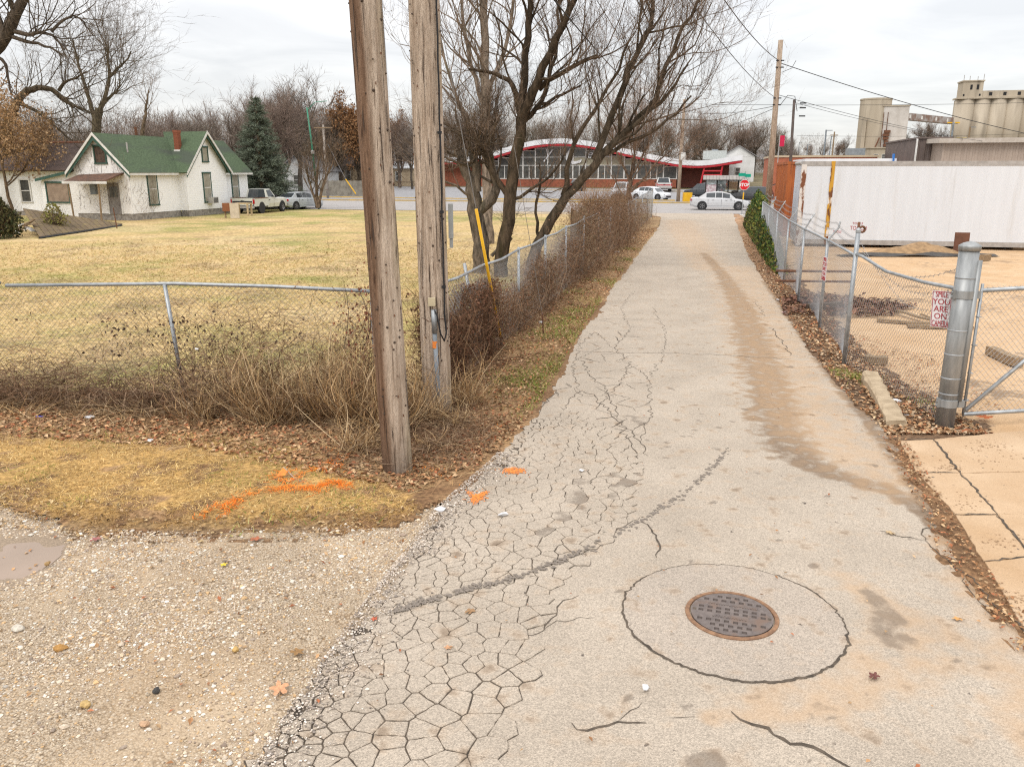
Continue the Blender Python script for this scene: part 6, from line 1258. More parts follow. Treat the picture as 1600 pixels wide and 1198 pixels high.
# door, canopy, meter, lean-to
dr = link('door', None, hs, loc=(-1.25, -.02, 1.38)); MB().bx(-.45, .45, -.03, .02, -.98, .98).build('leaf', mat('grey_door', (.27, .25, .23), (.2, .18, .17), s=3), dr); MB().bx(-.3, .3, -.05, -.028, .1, .75).build('pane', M_glass, dr); MB().bx(-.56, -.46, -.06, .02, -1, 1.08).build('jamb', M_wtrim, dr); MB().bx(.46, .56, -.06, .02, -1, 1.08).build('jamb', M_wtrim, dr)
pc = link('porch_canopy', None, hs, loc=(-2.0, 0, 0)); roofplane(pc, [(-1.75, 0, 2.82), (1.65, 0, 2.95), (1.45, -1.5, 2.50), (-1.75, -1.5, 2.42)], .08, mat('rusty_sheet_roof', (.17, .09, .06), (.10, .06, .045)), 'canopy_roof'); MB().bx(-1.8, 1.5, -1.55, -1.5, 2.34, 2.50).build('fascia', M_wtrim, pc)
for x, l in ((-1.5, .1), (.75, -.1)): MB().tube([(x + l, -1.35, -.05), (x, -1.35, 2.44)], .055, 6).build('canopy_post', M_wood, pc)
MB().bx(-2.9, -2.5, -.2, -.02, 1.65, 2.3).build('meter_box', M_pvc, hs)
LX = -WG - 2.6
wallbox(hs, (LX, 0, 0), (-WG, 0, 0), .1, 3.05, M_clap2, lim=lambda z: (0, 2.6) if z < 2.55 else (2.6*(z-2.55)/.5, 2.6)); m = MB(); m.bx(LX + .05, -WG, .05, 5, 0, 2.5); m.build('lean_to_core', M_clap2, hs)
roofplane(hs, [(LX - .2, -.25, 2.55), (-WG + .1, -.25, 3.12), (-WG + .1, 5.2, 3.12), (LX - .2, 5.2, 2.55)], .07, M_groof); MB().add([(LX - .2, -.28, 2.45), (-WG + .1, -.28, 3.02), (-WG + .1, -.28, 3.2), (LX - .2, -.28, 2.63)], [(0, 1, 2, 3)]).build('rake_board', M_grn, hs)
window(hs, (LX + 1.25, 0, 1.75), (0, -1, 0), 1.75, 1.2, M_grn, mat('weathered_plywood', (.34, .255, .19), (.24, .175, .13), s=3), mid=False)
m = MB(); q = 260; x = -RS.uniform(0, 4.1, q); z = RS.uniform(.4, 4.6, q); k = z < RG - np.abs(x - RX)*sl; P = np.stack([x, np.full(q, -.03), z], 1)[k]; strands(m, P, np.stack([RS.normal(size=len(P))*.35, -np.abs(RS.normal(size=len(P)))*.03, RS.uniform(.3, 1.2, len(P))], 1), .022, pick([(.22, .17, .13), (.14, .10, .08)], len(P)), droop=.1, wob=.18)
q = 90; P = np.stack([np.full(q, .04), RS.uniform(.1, 2.5, q), RS.uniform(.3, 2.0, q)], 1); strands(m, P, np.stack([np.abs(RS.normal(size=q))*.03, RS.normal(size=q)*.4, RS.uniform(.3, 1.3, q)], 1), .018, pick([(.3, .23, .18), (.2, .15, .12)], q), droop=.1, wob=.18); m.build('wall_creeper', M_twig, hs)
# ---- old shed / neighbour house with brown roof
sh = thing('old_white_house', 'low white house with a brown roof at the left edge behind the saplings', 'house', (-36.3, 60, 0), GRID); SR = at(60, 226, 64)[2]; M_broof = mat('brown_shingles', (.13, .09, .075), (.09, .065, .055), s=2, rough=.95, bump=.4, bs=12)
wallbox(sh, (-14, 0, 0), (4.5, 0, 0), .3, 3.2, M_clap); wallbox(sh, (4.5, 0, 0), (4.5, 7, 0), .3, 3.2, M_clap); m = MB(); m.bx(-14, 4.4, .1, 7, 0, 3.2); m.build('interior', M_clap2, sh); m = MB(); m.bx(-14, 4.45, .03, 7, -.1, .32); m.build('foundation', M_stonef, sh)
roofplane(sh, [(-14.5, -.5, 3.1), (5, -.5, 3.1), (5, 3.5, SR), (-14.5, 3.5, SR)], .1, M_broof); roofplane(sh, [(-14.5, 7.5, 3.1), (5, 7.5, 3.1), (5, 3.5, SR), (-14.5, 3.5, SR)], .1, M_broof)
MB().tube([(-14.5, 3.5, SR + .1), (5, 3.5, SR + .1)], .11, 8).build('ridge_cap', mat('terracotta', (.28, .12, .07)), sh); window(sh, (1.0, 0, 1.75), (0, -1, 0), .9, 1.5, M_wtrim); window(sh, (-3.0, 0, 1.75), (0, -1, 0), .9, 1.5, M_wtrim)
# ---- collapsed porch roof in the grass
cb = thing('fallen_roof', 'collapsed plank roof lying in the grass before the white house', 'fallen roof'); A_ = Vector((*gp(190, 353), .02)); B_ = Vector((*gp(62, 373), .05)); 
M_dkpl = mat('mossy_planks', (.17, .115, .06), (.09, .07, .05), s=3, st=(3, 3, 3), rough=.95, c3=(.20, .15, .06), s3=1.2, vary=.2)
C_ = Vector((*gp(40, 355), 1.02)); D_ = Vector((*gp(128, 350), .9))
for k in range(16):
    t0, t1 = k/16, (k + .93)/16; lo0, lo1 = B_.lerp(A_, t0), B_.lerp(A_, t1); hi0, hi1 = C_.lerp(A_ + Vector((0, .2, .05)), t0**1.2), C_.lerp(A_ + Vector((0, .2, .05)), t1**1.2); up = Vector((0, 0, .05)); P = [lo0, lo1, hi1, hi0]
    orient(MB().add([tuple(p) for p in P] + [tuple(p + up) for p in P], [(0, 1, 2, 3), (4, 5, 6, 7), (0, 1, 5, 4), (1, 2, 6, 5), (2, 3, 7, 6), (3, 0, 4, 7)]), 'board', M_dkpl, cb)
MB().tube([B_ + Vector((0, 0, -.02)), A_ + Vector((0, 0, .0))], .06, 5).build('edge_beam', M_black, cb)
jk = thing('debris_pile', 'pale broken boards and rubbish heaped at the left end of the fallen roof', 'debris', (*gp(45, 366), 0)); r = random.Random(8)
for k in range(16): MB().box((r.uniform(-1.3, 1.2), r.uniform(-.6, .8), r.uniform(.05, .6)), (r.uniform(.4, 1.2), r.uniform(.15, .4), .05), M=Matrix.Rotation(r.uniform(-.6, .6), 3, 'Y') @ Matrix.Rotation(r.uniform(0, 3), 3, 'Z')).build('board', r.choice((M_clap2, M_wood, M_wtrim)), jk)
sk = thing('stake', 'thin reddish stake standing in the grass before the fallen roof', 'stake', (*gp(183, 357), 0)); MB().tube([(0, 0, -.1), (-.08, 0, 1.15)], .03, 5).build('shaft', M_rust, sk)
# furniture by the truck
fd = thing('dresser', 'discarded wooden dresser with a pale panel against it on the lawn', 'dresser', (*gp(362, 341), 0), GRID); MB().bx(-.65, .25, 0, .5, .45, 1.0).build('case', mat('varnished_wood', (.25, .10, .045)), fd); MB().bx(-.02, .65, -.1, -.04, 0, 1.02).build('leaning_panel', mat('pale_board', (.58, .50, .38)), fd)
for x in (-.6, .2): MB().bx(x - .04, x + .04, .2, .28, 0, .45).build('leg', M_wood, fd)
tb = thing('side_table', 'pale wooden side table beside the discarded dresser', 'table', (*gp(381, 337), 0), GRID); MB().bx(-.6, .6, -.3, .3, .82, .9).build('top', mat('cream_wood', (.55, .42, .24)), tb)
for x in (-.5, .5):
    for y in (-.25, .25): MB().bx(x - .05, x + .05, y - .05, y + .05, 0, .82).build('leg', mat('cream_wood_leg', (.52, .40, .24)), tb)

# ---- red brick store with a wave roof
SX, SY = -12.4, 130.4; st_ = thing('wave_roof_store', 'red brick store with a white wave shaped roof and glass front across the street', 'store', (SX, SY, gz(SY)), GRID)
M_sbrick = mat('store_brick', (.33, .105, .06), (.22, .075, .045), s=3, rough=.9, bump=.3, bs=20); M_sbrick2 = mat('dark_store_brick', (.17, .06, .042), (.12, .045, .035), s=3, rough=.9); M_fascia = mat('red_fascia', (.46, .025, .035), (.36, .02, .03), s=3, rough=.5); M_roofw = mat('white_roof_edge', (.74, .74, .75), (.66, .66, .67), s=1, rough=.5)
WV = [(690, 246), (720, 247), (750, 244), (785, 234), (825, 222), (860, 217), (895, 217), (930, 222), (970, 231), (1010, 240), (1045, 247), (1070, 251), (1090, 252), (1115, 250), (1140, 246), (1160, 241)]
def toloc(px, py):   # on the plane of the store front
    u, f, d = ray(px, py); ca, sa = cos(GRID), sin(GRID); t = ((-sa)*SX + ca*SY)/(-sa*u + ca*f); X, Y, Z = u*t - SX, f*t - SY, CAM_H + d*t; return ca*X + sa*Y, Z - gz(SY)
W_ = np.array([toloc(*p) for p in WV]); ux = np.linspace(W_[0, 0], W_[-1, 0], 90); uz = np.interp(ux, W_[:, 0], W_[:, 1]); uz = np.convolve(np.pad(uz, 4, 'edge'), np.ones(9)/9, 'valid')
def wave(z0, z1, y0, y1, name, m):
    k = len(ux); V = [(x, y0, z + z0) for x, z in zip(ux, uz)] + [(x, y0, z + z1) for x, z in zip(ux, uz)] + [(x, y1, z + z0) for x, z in zip(ux, uz)] + [(x, y1, z + z1) for x, z in zip(ux, uz)]
    F = [(i, i+1, k+i+1, k+i) for i in range(k-1)] + [(2*k+i, 2*k+i+1, 3*k+i+1, 3*k+i) for i in range(k-1)] + [(k+i, k+i+1, 3*k+i+1, 3*k+i) for i in range(k-1)] + [(i, i+1, 2*k+i+1, 2*k+i) for i in range(k-1)] + [(0, k, 3*k, 2*k), (k-1, 2*k-1, 4*k-1, 3*k-1)]
    orient(MB().add(V, F), name, m, st_)
wave(-.72, .0, -1.5, 26, 'roof_slab', M_roofw); wave(-1.05, -.725, -1.45, 25.9, 'red_fascia', M_fascia)
zat = lambda x: float(np.interp(x, ux, uz)); x0 = ux[0]; xg0 = toloc(760, 250)[0]; xg1 = toloc(1058, 260)[0]; xe = toloc(1140, 260)[0]
def wallup(xa, xb, y, m, name, z0=-.2):
    xs_ = np.linspace(xa, xb, 14); k = len(xs_); V = [(x, y, z0) for x in xs_] + [(x, y, zat(x) - 1.0) for x in xs_] + [(x, y + .3, z0) for x in xs_] + [(x, y + .3, zat(x) - 1.0) for x in xs_]
    orient(MB().add(V, [(i, i+1, k+i+1, k+i) for i in range(k-1)] + [(2*k+i, 2*k+i+1, 3*k+i+1, 3*k+i) for i in range(k-1)] + [(k+i, k+i+1, 3*k+i+1, 3*k+i) for i in range(k-1)] + [(0, k, 3*k, 2*k), (k-1, 2*k-1, 4*k-1, 3*k-1)]), name, m, st_)
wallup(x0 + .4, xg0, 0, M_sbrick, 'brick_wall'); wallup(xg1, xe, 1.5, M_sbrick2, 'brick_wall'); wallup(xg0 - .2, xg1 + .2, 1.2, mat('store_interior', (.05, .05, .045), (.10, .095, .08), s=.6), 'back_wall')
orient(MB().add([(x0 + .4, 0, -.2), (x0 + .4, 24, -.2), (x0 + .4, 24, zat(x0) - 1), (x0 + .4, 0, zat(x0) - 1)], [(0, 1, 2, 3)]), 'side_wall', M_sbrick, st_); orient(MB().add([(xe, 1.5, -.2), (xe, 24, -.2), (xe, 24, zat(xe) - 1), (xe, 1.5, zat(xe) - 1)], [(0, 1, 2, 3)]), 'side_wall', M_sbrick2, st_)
MB().bx(xg0, xg1, -.1, .25, -.2, 1.0).build('plinth', M_sbrick, st_); MB().bx(xg0, xg1, -.16, .1, 1.002, 1.12).build('plinth_sill', M_wtrim, st_)
nb = 15; gx = np.linspace(xg0, xg1, nb + 1); M_tanp = mat('tan_spandrel', (.36, .33, .24), (.30, .27, .2)); pane_z = [1.12, 3.0, 4.2, 5.6]
for k in range(nb + 1):
    zt = zat(gx[k]) - 1.06; MB().bx(gx[k] - .09, gx[k] + .09, -.06, .14, 1.0, zt).build('mullion', M_wtrim, st_)
for k in range(nb):
    zt = min(zat(gx[k]), zat(gx[k+1])) - 1.06; lev = [z for z in pane_z if z < zt - .3] + [zt]
    for q, (za_, zb_) in enumerate(zip(lev[:-1], lev[1:])):
        tan = q == 1 and k >= 7; pn = link('window', None, st_, loc=(gx[k], 0, za_)); MB().bx(.10, gx[k+1] - gx[k] - .10, .02, .04, .05, zb_ - za_ - .05).build('pane', M_tanp if tan else M_glass, pn); MB().bx(.091, gx[k+1] - gx[k] - .091, -.045, .09, zb_ - za_ - .048, zb_ - za_ + .048).build('transom', M_wtrim, pn)
    if k % 2: MB().bx((gx[k] + gx[k+1])/2 - .05, (gx[k] + gx[k+1])/2 + .05, -.04, .1, 1.12, 3.0).build('mullion', M_wtrim, st_)
MB().bx(x0 + 5.0, x0 + 6.2, -.06, .02, 2.7, 3.4).build('wall_vent', M_wtrim, st_)
sg = lambda px, py: toloc(px, py)
for tx, px, py, sz, sh in (('y', 856, 238, 2.6, .3), ('C', 893, 242, 4.4, .4), ('er', 925, 241, 1.9, .3)):
    x, z = sg(px, py); lettering(tx, sz, M_roofw, st_, (x, -.2, z), shear=sh, name='sign_letter')
M_redst = mat('red_steel', (.52, .03, .04), (.44, .025, .035), rough=.5)
xa, xb = toloc(1100, 270)[0], toloc(1128, 270)[0]
for x, l in ((xa, -.5), (xb, -.4)): MB().tube([(x + l, -1.2, -.1), (x, -1.2, zat(x) - 1.1)], .14, 6).build('red_post', M_redst, st_)
for z in (zat(xa) - 1.5, 1.6): MB().tube([(xa, -1.2, z), (xb, -1.2, z)], .12, 6).build('red_beam', M_redst, st_)
rt = link('rooftop_unit', None, st_, loc=(toloc(1118, 247)[0], 12, zat(xe) - .2)); MB().bx(-1.8, 1.8, -1, 1, 0, 1.35).build('case', mat('grey_unit', (.42, .44, .42)), rt); MB().lathe([(.5, 1.36), (.5, 1.5), (.4, 1.55)], 12).build('fan', M_pvc, rt)

# ---- other houses and sheds seen between things
def simple_house(label, px, py_eave, Y, wd, dp, eave, ridge, wall, roof, axis='x', rz=GRID, name='house', cat='house', wins=2, base=None, door=False, group=None):
    x = at(px, 260, Y)[0]; o = thing(name, label, cat, (x, Y, gz(Y)), rz, group); h0 = eave
    MB().bx(-wd/2, wd/2, 0, dp, -.3, h0).build('wall', wall, o)
    if axis == 'x':
        roofplane(o, [(-wd/2 - .3, -.4, h0 - .1), (wd/2 + .3, -.4, h0 - .1), (wd/2 + .3, dp/2, ridge), (-wd/2 - .3, dp/2, ridge)], .12, roof); roofplane(o, [(-wd/2 - .3, dp + .4, h0 - .1), (wd/2 + .3, dp + .4, h0 - .1), (wd/2 + .3, dp/2, ridge), (-wd/2 - .3, dp/2, ridge)], .12, roof)
        for x_ in (-wd/2, wd/2 - .02): orient(MB().prism([(x_, 0), (x_ + .02, 0), (x_ + .02, dp), (x_, dp)], h0, h0 + .01), 'plate', wall, o); orient(MB().add([(x_, 0, h0), (x_, dp, h0), (x_, dp/2, ridge)], [(0, 1, 2)]), 'gable', wall, o)
    elif axis == 'y':
        roofplane(o, [(-wd/2 - .4, -.4, h0 - .1), (-wd/2 - .4, dp + .3, h0 - .1), (0, dp + .3, ridge), (0, -.4, ridge)], .12, roof); roofplane(o, [(wd/2 + .4, -.4, h0 - .1), (wd/2 + .4, dp + .3, h0 - .1), (0, dp + .3, ridge), (0, -.4, ridge)], .12, roof)
        orient(MB().add([(-wd/2, 0, h0), (wd/2, 0, h0), (0, 0, ridge), (-wd/2, -.02, h0), (wd/2, -.02, h0), (0, -.02, ridge)], [(0, 1, 2), (3, 4, 5), (0, 1, 4, 3), (1, 2, 5, 4), (2, 0, 3, 5)]), 'gable', wall, o)
    else: MB().bx(-wd/2 - .25, wd/2 + .25, -.25, dp + .25, h0, h0 + .25).build('roof', roof, o)
    for k in range(wins): window(o, (-wd/2 + wd*(k + .5)/wins, 0, min(1.7, h0*.55)), (0, -1, 0), .9, 1.2, M_wtrim)
    return o
M_gr = mat('grey_shingles', (.26, .25, .25), (.18, .175, .175), s=1.5); M_tan = mat('tan_siding', (.55, .44, .30), (.48, .38, .26), s=1); M_wht = mat('plain_white_wall', (.70, .70, .69), (.62, .62, .6), s=1); M_metal = mat('white_metal_roof', (.68, .70, .72), (.6, .62, .64), s=1, rough=.4)
simple_house('tan garage with a white roof and a brown door glimpsed between the utility poles', 622, 280, 128, 5.0, 8, 2.7, 3.6, M_tan, M_metal, 'x', wins=1); simple_house('grey roofed gable house behind the tan garage', 634, 260, 145, 8, 10, 4.0, 8.2, M_wht, M_gr, 'y', wins=1); simple_house('low white shed right of the tan garage', 648, 285, 134, 5, 5, 2.6, 2.9, M_wht, M_metal, 'flat', wins=1, name='shed', cat='shed')
simple_house('brown roofed house behind the wooden fence', 543, 270, 132, 8, 8, 2.9, 6.2, M_tan, M_broof, 'x', wins=1); simple_house('pale grey roofed house behind the bare trees near the street pole', 575, 265, 150, 9, 8, 3.2, 6.4, M_wht, M_gr, 'x'); simple_house('white house glimpsed behind the spruce and the pickup', 462, 285, 114, 5.2, 8, 2.6, 4.6, M_wht, M_gr, 'y', wins=1)
simple_house('white clapboard house beside the right end of the wave roof store', 1153, 250, 146, 5.6, 9, 4.2, 6.0, M_wht, M_gr, 'y', wins=1); simple_house('small white house with a grey roof on the hill beyond the store', 1192, 248, 200, 10, 9, 3.0, 5.2, M_wht, M_gr, 'x', wins=3)
M_fw = mat('grey_fence_boards', (.27, .245, .20), (.18, .16, .13), s=2, vary=.1)
fw = thing('wooden_fence', 'weathered grey board fence across the street behind the street pole', 'fence'); x = at(500, 290, 101)[0]; k = 0; m = MB()
while x < at(606, 290, 100)[0]: y = 101.5 - .2*(x + 24); m.box((x, y, gz(y) + .9), (.18, .03, 1.85 + .05*sin(k*1.7)), GRID); x += .19; k += 1
m.build('boards', M_fw, fw, kind='stuff')
for q in range(5): x = at(505 + 24*q, 290, 101)[0]; y = 101.6 - .2*(x + 24); MB().box((x, y, gz(y) + .9), (.12, .12, 1.9)).build('post', M_fw, fw)

# ---- right background: grain elevator and works
M_silo = mat('stained_silo_concrete', (.50, .43, .335), (.37, .31, .235), s=.25, st=(1, 1, .15), rough=.95, c3=(.28, .235, .18), s3=.3, p3=(.54, .72), detail=8)
def far(px, py, Y): return at(px, py, Y)
YE = 330; E0 = far(1482, 268, YE)
el = thing('grain_elevator', 'large concrete grain elevator of joined silos with a headhouse tower', 'grain elevator', (E0[0], YE, gz(YE)), GRID); z1 = far(1482, 155, YE)[2] - gz(YE); RD = 3.6
for k in range(11): MB().lathe([(RD, -1), (RD, z1)], 24, Matrix.Translation((RD + k*RD*1.6, RD, 0))).build('silo', M_silo, el, smooth=True)
MB().bx(.5, RD*17, RD, RD*2, -1, z1 - .2).build('wall', M_silo, el); MB().bx(-.2, RD*17.2, -.2, RD*2, z1, z1 + .6).build('roof_slab', M_silo, el); MB().bx(8.5, RD*17, 1.2, RD*1.7, z1 + .6, z1 + 3.0).build('gallery', M_silo, el)
for k in range(12): MB().bx(11 + 5*k, 12.1 + 5*k, 1.1, 1.3, z1 + 1.2, z1 + 2.4).build('window', M_black, el)
hh = far(1500, 128, YE)[2] - gz(YE); tw = link('headhouse', None, el, loc=(1.2, .3, z1)); MB().bx(0, 7.2, 0, 7, .6, hh - z1).build('wall', M_silo, tw); MB().bx(-.3, 7.5, -.3, 7.3, hh - z1, hh - z1 + .5).build('roof_slab', M_silo, tw)
for x in (2.6, 4.9): MB().bx(x, x + .8, -.06, .2, 3.4, 5.2).build('window', M_black, tw)
for x in (.3, 6.0): MB().bx(x, x + .6, -.06, .2, 1.0, 1.8).build('window', M_black, tw)
for x, h in ((0.1, 2.0), (2.2, 1.6), (5.0, 1.4), (7.1, 2.2)): MB().tube([(x, .3, hh - z1 + .5), (x, .3, hh - z1 + .5 + h)], .12, 5).build('antenna', M_alu, tw)
YS = 300; c0 = far(1357, 268, YS); zc = far(1357, 157, YS)[2] - gz(YS); sl_ = thing('concrete_silo', 'tall round concrete silo left of the white elevator tower', 'silo', (c0[0], YS, gz(YS)), GRID)
MB().lathe([(5.2, -1), (5.2, zc), (5.35, zc + .02), (5.35, zc + .5), (0.01, zc + .7)], 32).build('shell', M_silo, sl_, smooth=False); MB().bx(-4.6, -3.4, -5.3, -3, 0, zc*.72).build('leg_casing', M_silo, sl_)
for x in (2.0, 3.4): MB().tube([(x, -5.3, 0), (x, -5.3, zc*.8)], .12, 4).build('ladder_rail', M_rust, sl_)
c1 = far(1389, 268, YS - 6); zr_ = far(1389, 166, YS - 6)[2] - gz(YS); wt = thing('elevator_tower', 'square pale concrete elevator tower linked by a bridge', 'tower', (c1[0], YS - 6, gz(YS)), GRID); M_pale = mat('pale_concrete_wall', (.60, .56, .52), (.48, .44, .40), s=.4, rough=.95)
MB().bx(-4.3, 4.3, 0, 8, -1, zr_).build('wall', M_pale, wt); MB().bx(-4.6, 4.6, -.3, 8.3, zr_, zr_ + .3).build('roof_slab', M_silo, wt); m = MB()
for k in range(8): m.box((-2.4 + .2*sin(k*2), -.6, 3.0 + k*1.15), (1.6 + .5*cos(k), 1.0, .9))
m.build('spout_machinery', M_rust, wt); MB().tube([(-4.6, -1, 9), (-7.5, -2, 1)], .25, 5).build('spout', M_rust, wt)
zb0 = far(1410, 187, YS)[2]; zb1 = far(1410, 176, YS)[2]; bA = Vector((*far(1406, 180, YS)[:2], zb0)); bB = Vector((*far(1487, 180, YE - 1)[:2], zb0))
bg = thing('conveyor_bridge', 'enclosed conveyor bridge between the elevator tower and the big silos', 'bridge'); d = bB - bA; d.z = 0; nn = Vector((d.y, -d.x, 0)).normalized()*1.1; h_ = Vector((0, 0, zb1 - zb0)); P = [bA + nn, bB + nn, bB - nn, bA - nn]
orient(MB().add([tuple(p) for p in P] + [tuple(p + h_) for p in P], [(0, 1, 2, 3), (4, 5, 6, 7), (0, 1, 5, 4), (1, 2, 6, 5), (2, 3, 7, 6), (3, 0, 4, 7)]), 'gallery', mat('rusty_sheet', (.42, .38, .36), (.26, .17, .13), s=.5, pos=(.4, .6)), bg)
for t in (.12, .34, .62, .85): c = bA.lerp(bB, t) + nn*1.03 + h_*.5; MB().box(c, (1.0, .1, 1.2), GRID).build('window', M_wtrim, bg)
lo_ = thing('works_building', 'low tan works building at the foot of the elevator tower', 'building', (*far(1395, 268, 285)[:2], gz(285)), GRID); zl = far(1395, 232, 285)[2] - gz(285); MB().bx(-9, 14, 0, 10, -1, zl).build('wall', M_silo, lo_); MB().bx(-9.4, 14.4, -.4, 10, zl, zl + .4).build('roof_slab', M_silo, lo_); window(lo_, (6.5, 0, zl*.45), (0, -1, 0), 1.2, 2.2, M_rust, M_rust, mid=False)
for k in range(3): window(lo_, (-6 + 2.6*k, 0, zl*.5), (0, -1, 0), 1.4, 1.6, M_wtrim)
M_brs = mat('brown_metal_siding', (.15, .115, .10), (.11, .085, .075), s=1, rough=.6); M_tns = mat('tan_metal_siding', (.42, .335, .27), (.36, .285, .23), s=1, rough=.6)
YW = 74; w0 = far(1470, 255, YW); wh = thing('metal_warehouse', 'tan ribbed metal warehouse behind the white trailer', 'warehouse', (w0[0], YW, 0), GRID); zw = far(1474, 222, YW)[2]; m = MB(); corr(m, (0, 0, 0), (30, 0, 0), 0, zw, .05, .45); m.build('ribbed_wall', M_tns, wh); MB().bx(.05, 30, .1, 20, 0, zw - .05).build('core', M_tns, wh)
orient(MB().add([(-.5, -.6, zw - .1), (30, -.6, zw - .1), (30, 10, zw + .1), (-.5, 10, zw + .1), (-.5, -.6, zw + .3), (30, -.6, zw + .3), (30, 10, zw + .5), (-.5, 10, zw + .5)], [(0, 1, 2, 3), (4, 5, 6, 7), (0, 1, 5, 4), (1, 2, 6, 5), (2, 3, 7, 6), (3, 0, 4, 7)]), 'roof', mat('tan_roof_edge', (.50, .44, .38), (.42, .36, .3)), wh); MB().bx(7.5, 8.2, -.25, .1, 0, zw).build('downpipe_chase', M_tns, wh)
b0 = far(1430, 255, 78); bw = thing('metal_warehouse', 'dark brown metal shed left of the tan warehouse', 'shed', (b0[0], 78, 0), GRID); zb_ = far(1430, 217, 78)[2]; m = MB(); corr(m, (0, 0, 0), (2.55, 0, 0), 0, zb_, .05, .5); m.build('ribbed_wall', M_brs, bw); MB().bx(.02, 2.9, .1, 14, 0, zb_).build('core', M_brs, bw); MB().bx(-.12, -.0, -.12, .1, 0, zb_ + .05).build('corner_trim', M_wtrim, bw); MB().bx(-.1, 3.0, -.15, 14, zb_ + .002, zb_ + .15).build('roof_edge', M_brs, bw)
y0 = far(1470, 218, 100); ys_ = thing('yellow_canopy', 'bright yellow canopy edge showing above the tan warehouse roof', 'canopy', (far(1488, 218, 110)[0], 110, 0), GRID); zy = far(1488, 220, 110)[2]; MB().bx(-1.6, 1.7, 0, 6, zy - .35, zy + .35).build('fascia', mat('bright_yellow', (.85, .62, .02), rough=.5), ys_)
for x in (-1.4, 1.5): MB().tube([(x, .3, 0), (x, .3, zy - .3)], .1, 6).build('post', M_alu, ys_)
rb = thing('brick_shop', 'low red brick building with a flat roof behind the orange container', 'shop', (*far(1262, 250, 92)[:2], 0), GRID); zr2 = far(1262, 243, 92)[2]; MB().bx(-3.8, 7.2, 0, 12, 0, zr2 - .2).build('wall', mat('orange_brick', (.42, .14, .075), (.34, .11, .06), s=3), rb); MB().bx(-3.9, 7.3, -.1, 12, zr2 - .2, zr2).build('coping', M_tan, rb); MB().bx(4.6, 6.4, 3, 5, zr2, zr2 + .8).build('roof_unit', M_pvc, rb)
wr = thing('white_roof_shop', 'white flat roofed shop just above the trailer top', 'shop', (*far(1330, 250, 66)[:2], 0), GRID); zr3 = far(1330, 248, 66)[2]; MB().bx(-3.4, 3.2, 0, 9, 0, zr3 - .5).build('wall', M_wht, wr); MB().bx(-3.5, 3.3, -.2, 9, zr3 - .5, zr3).build('roof_edge', M_roofw, wr); MB().bx(3.0, 3.8, -.4, 2, zr3 - .9, zr3 - .35).build('blue_awning', mat('blue_awning', (.02, .16, .50), rough=.5), wr); MB().bx(3.0, 3.1, -.4, 0, zr3 - .35, zr3 + .35).build('blue_post', mat('blue_post', (.02, .16, .50), rough=.5), wr)
bs_ = thing('billboard', 'small white and lilac advertising board in front of the works building', 'billboard', (*far(1414, 248, 120)[:2], 0), GRID); zq = far(1414, 249, 120)[2]; MB().bx(-1.3, 1.3, 0, .1, zq - .8, zq + .7).build('board', M_wht, bs_); MB().bx(-1.25, .4, -.02, .0, zq - .6, zq + .0).build('lilac_panel', mat('lilac', (.36, .34, .62)), bs_)
for x in (-1, 1): MB().tube([(x, .15, -.1), (x, .15, zq)], .07, 5).build('post', M_alu, bs_)

# ---- poles, wires, signs, bus shelter
def upole(label, base, h, r, lean=(0, 0), arm=None, m=None, name='utility_pole', group=None, z0=0):
    o = thing(name, label, 'utility pole', (*base, z0), 0, group); MB().tube([(0, 0, -.3), (lean[0]*.5, lean[1]*.5, h*.5), (lean[0], lean[1], h)], [r, r*.85, r*.7], 12, col=(.78, .76, .74)).build('shaft', m or M_pole, o, smooth=True)
    if arm: MB().box((lean[0]*.95, -.12, h*arm[1]), (arm[0], .09, .11), GRID).build('crossarm', M_wood, o)
    return o
RPX, RPY = at(1199, 330, 47.5)[0], 47.5; RPH = at(1220, 63, 47.5)[2]; rlean = at(1220, 63, 47.5)[0] - RPX
rp = upole('tall mossy wooden utility pole beside the orange container', (RPX, RPY), RPH, .19, (rlean, 0)); rt_ = lambda f: Vector((RPX + rlean*f, RPY, RPH*f))
for f in (.895, .86, .70, .665): q = rt_(f) - Vector((RPX, RPY, 0)); MB().tube([q + Vector((-.2, -.1, 0)), q + Vector((.25, -.1, 0))], .035, 6).build('insulator_bolt', M_black, rp)
ip_ = rt_(.66) - Vector((RPX, RPY, 0)); MB().tube([ip_ + Vector((.2, -.1, 0)), ip_ + Vector((.6, -.1, .55)), ip_ + Vector((1.0, -.1, .5)), ip_ + Vector((1.2, -.1, -.3))], .018, 5).build('drip_loop', M_black, rp)
ip_ = rt_(.885) - Vector((RPX, RPY, 0)); MB().tube([ip_ + Vector((.2, -.1, -.5)), ip_ + Vector((.7, -.1, -.3)), ip_ + Vector((.9, -.1, .1))], .015, 5).build('drip_loop', M_black, rp)
p2_ = upole('thin dark utility pole right of the mossy pole', (at(1236, 268, 62)[0], 62), at(1241, 156, 62)[2], .13, (at(1241, 156, 62)[0] - at(1236, 268, 62)[0], 0), m=mat('creosoted_wood', (.11, .085, .075), (.07, .055, .05), s=4))
for z in (.97, .93, .86): MB().tube([(.2, -.1, at(1241, 156, 62)[2]*z), (.65, -.1, at(1241, 156, 62)[2]*z)], .05, 5).build('insulator', M_black, p2_)
fp = upole('wooden utility pole at the street corner before the store', at(1060, 300, 87)[:2], at(1064, 155, 87)[2], .2, (.15, 0)); MB().box((.25, -.22, 4.6), (.5, .03, .8)).build('parking_notice', M_wtrim, fp); MB().bx(.5, 1.4, -.4, .2, 0, .95).build('yellow_bollard_box', M_yel, fp)
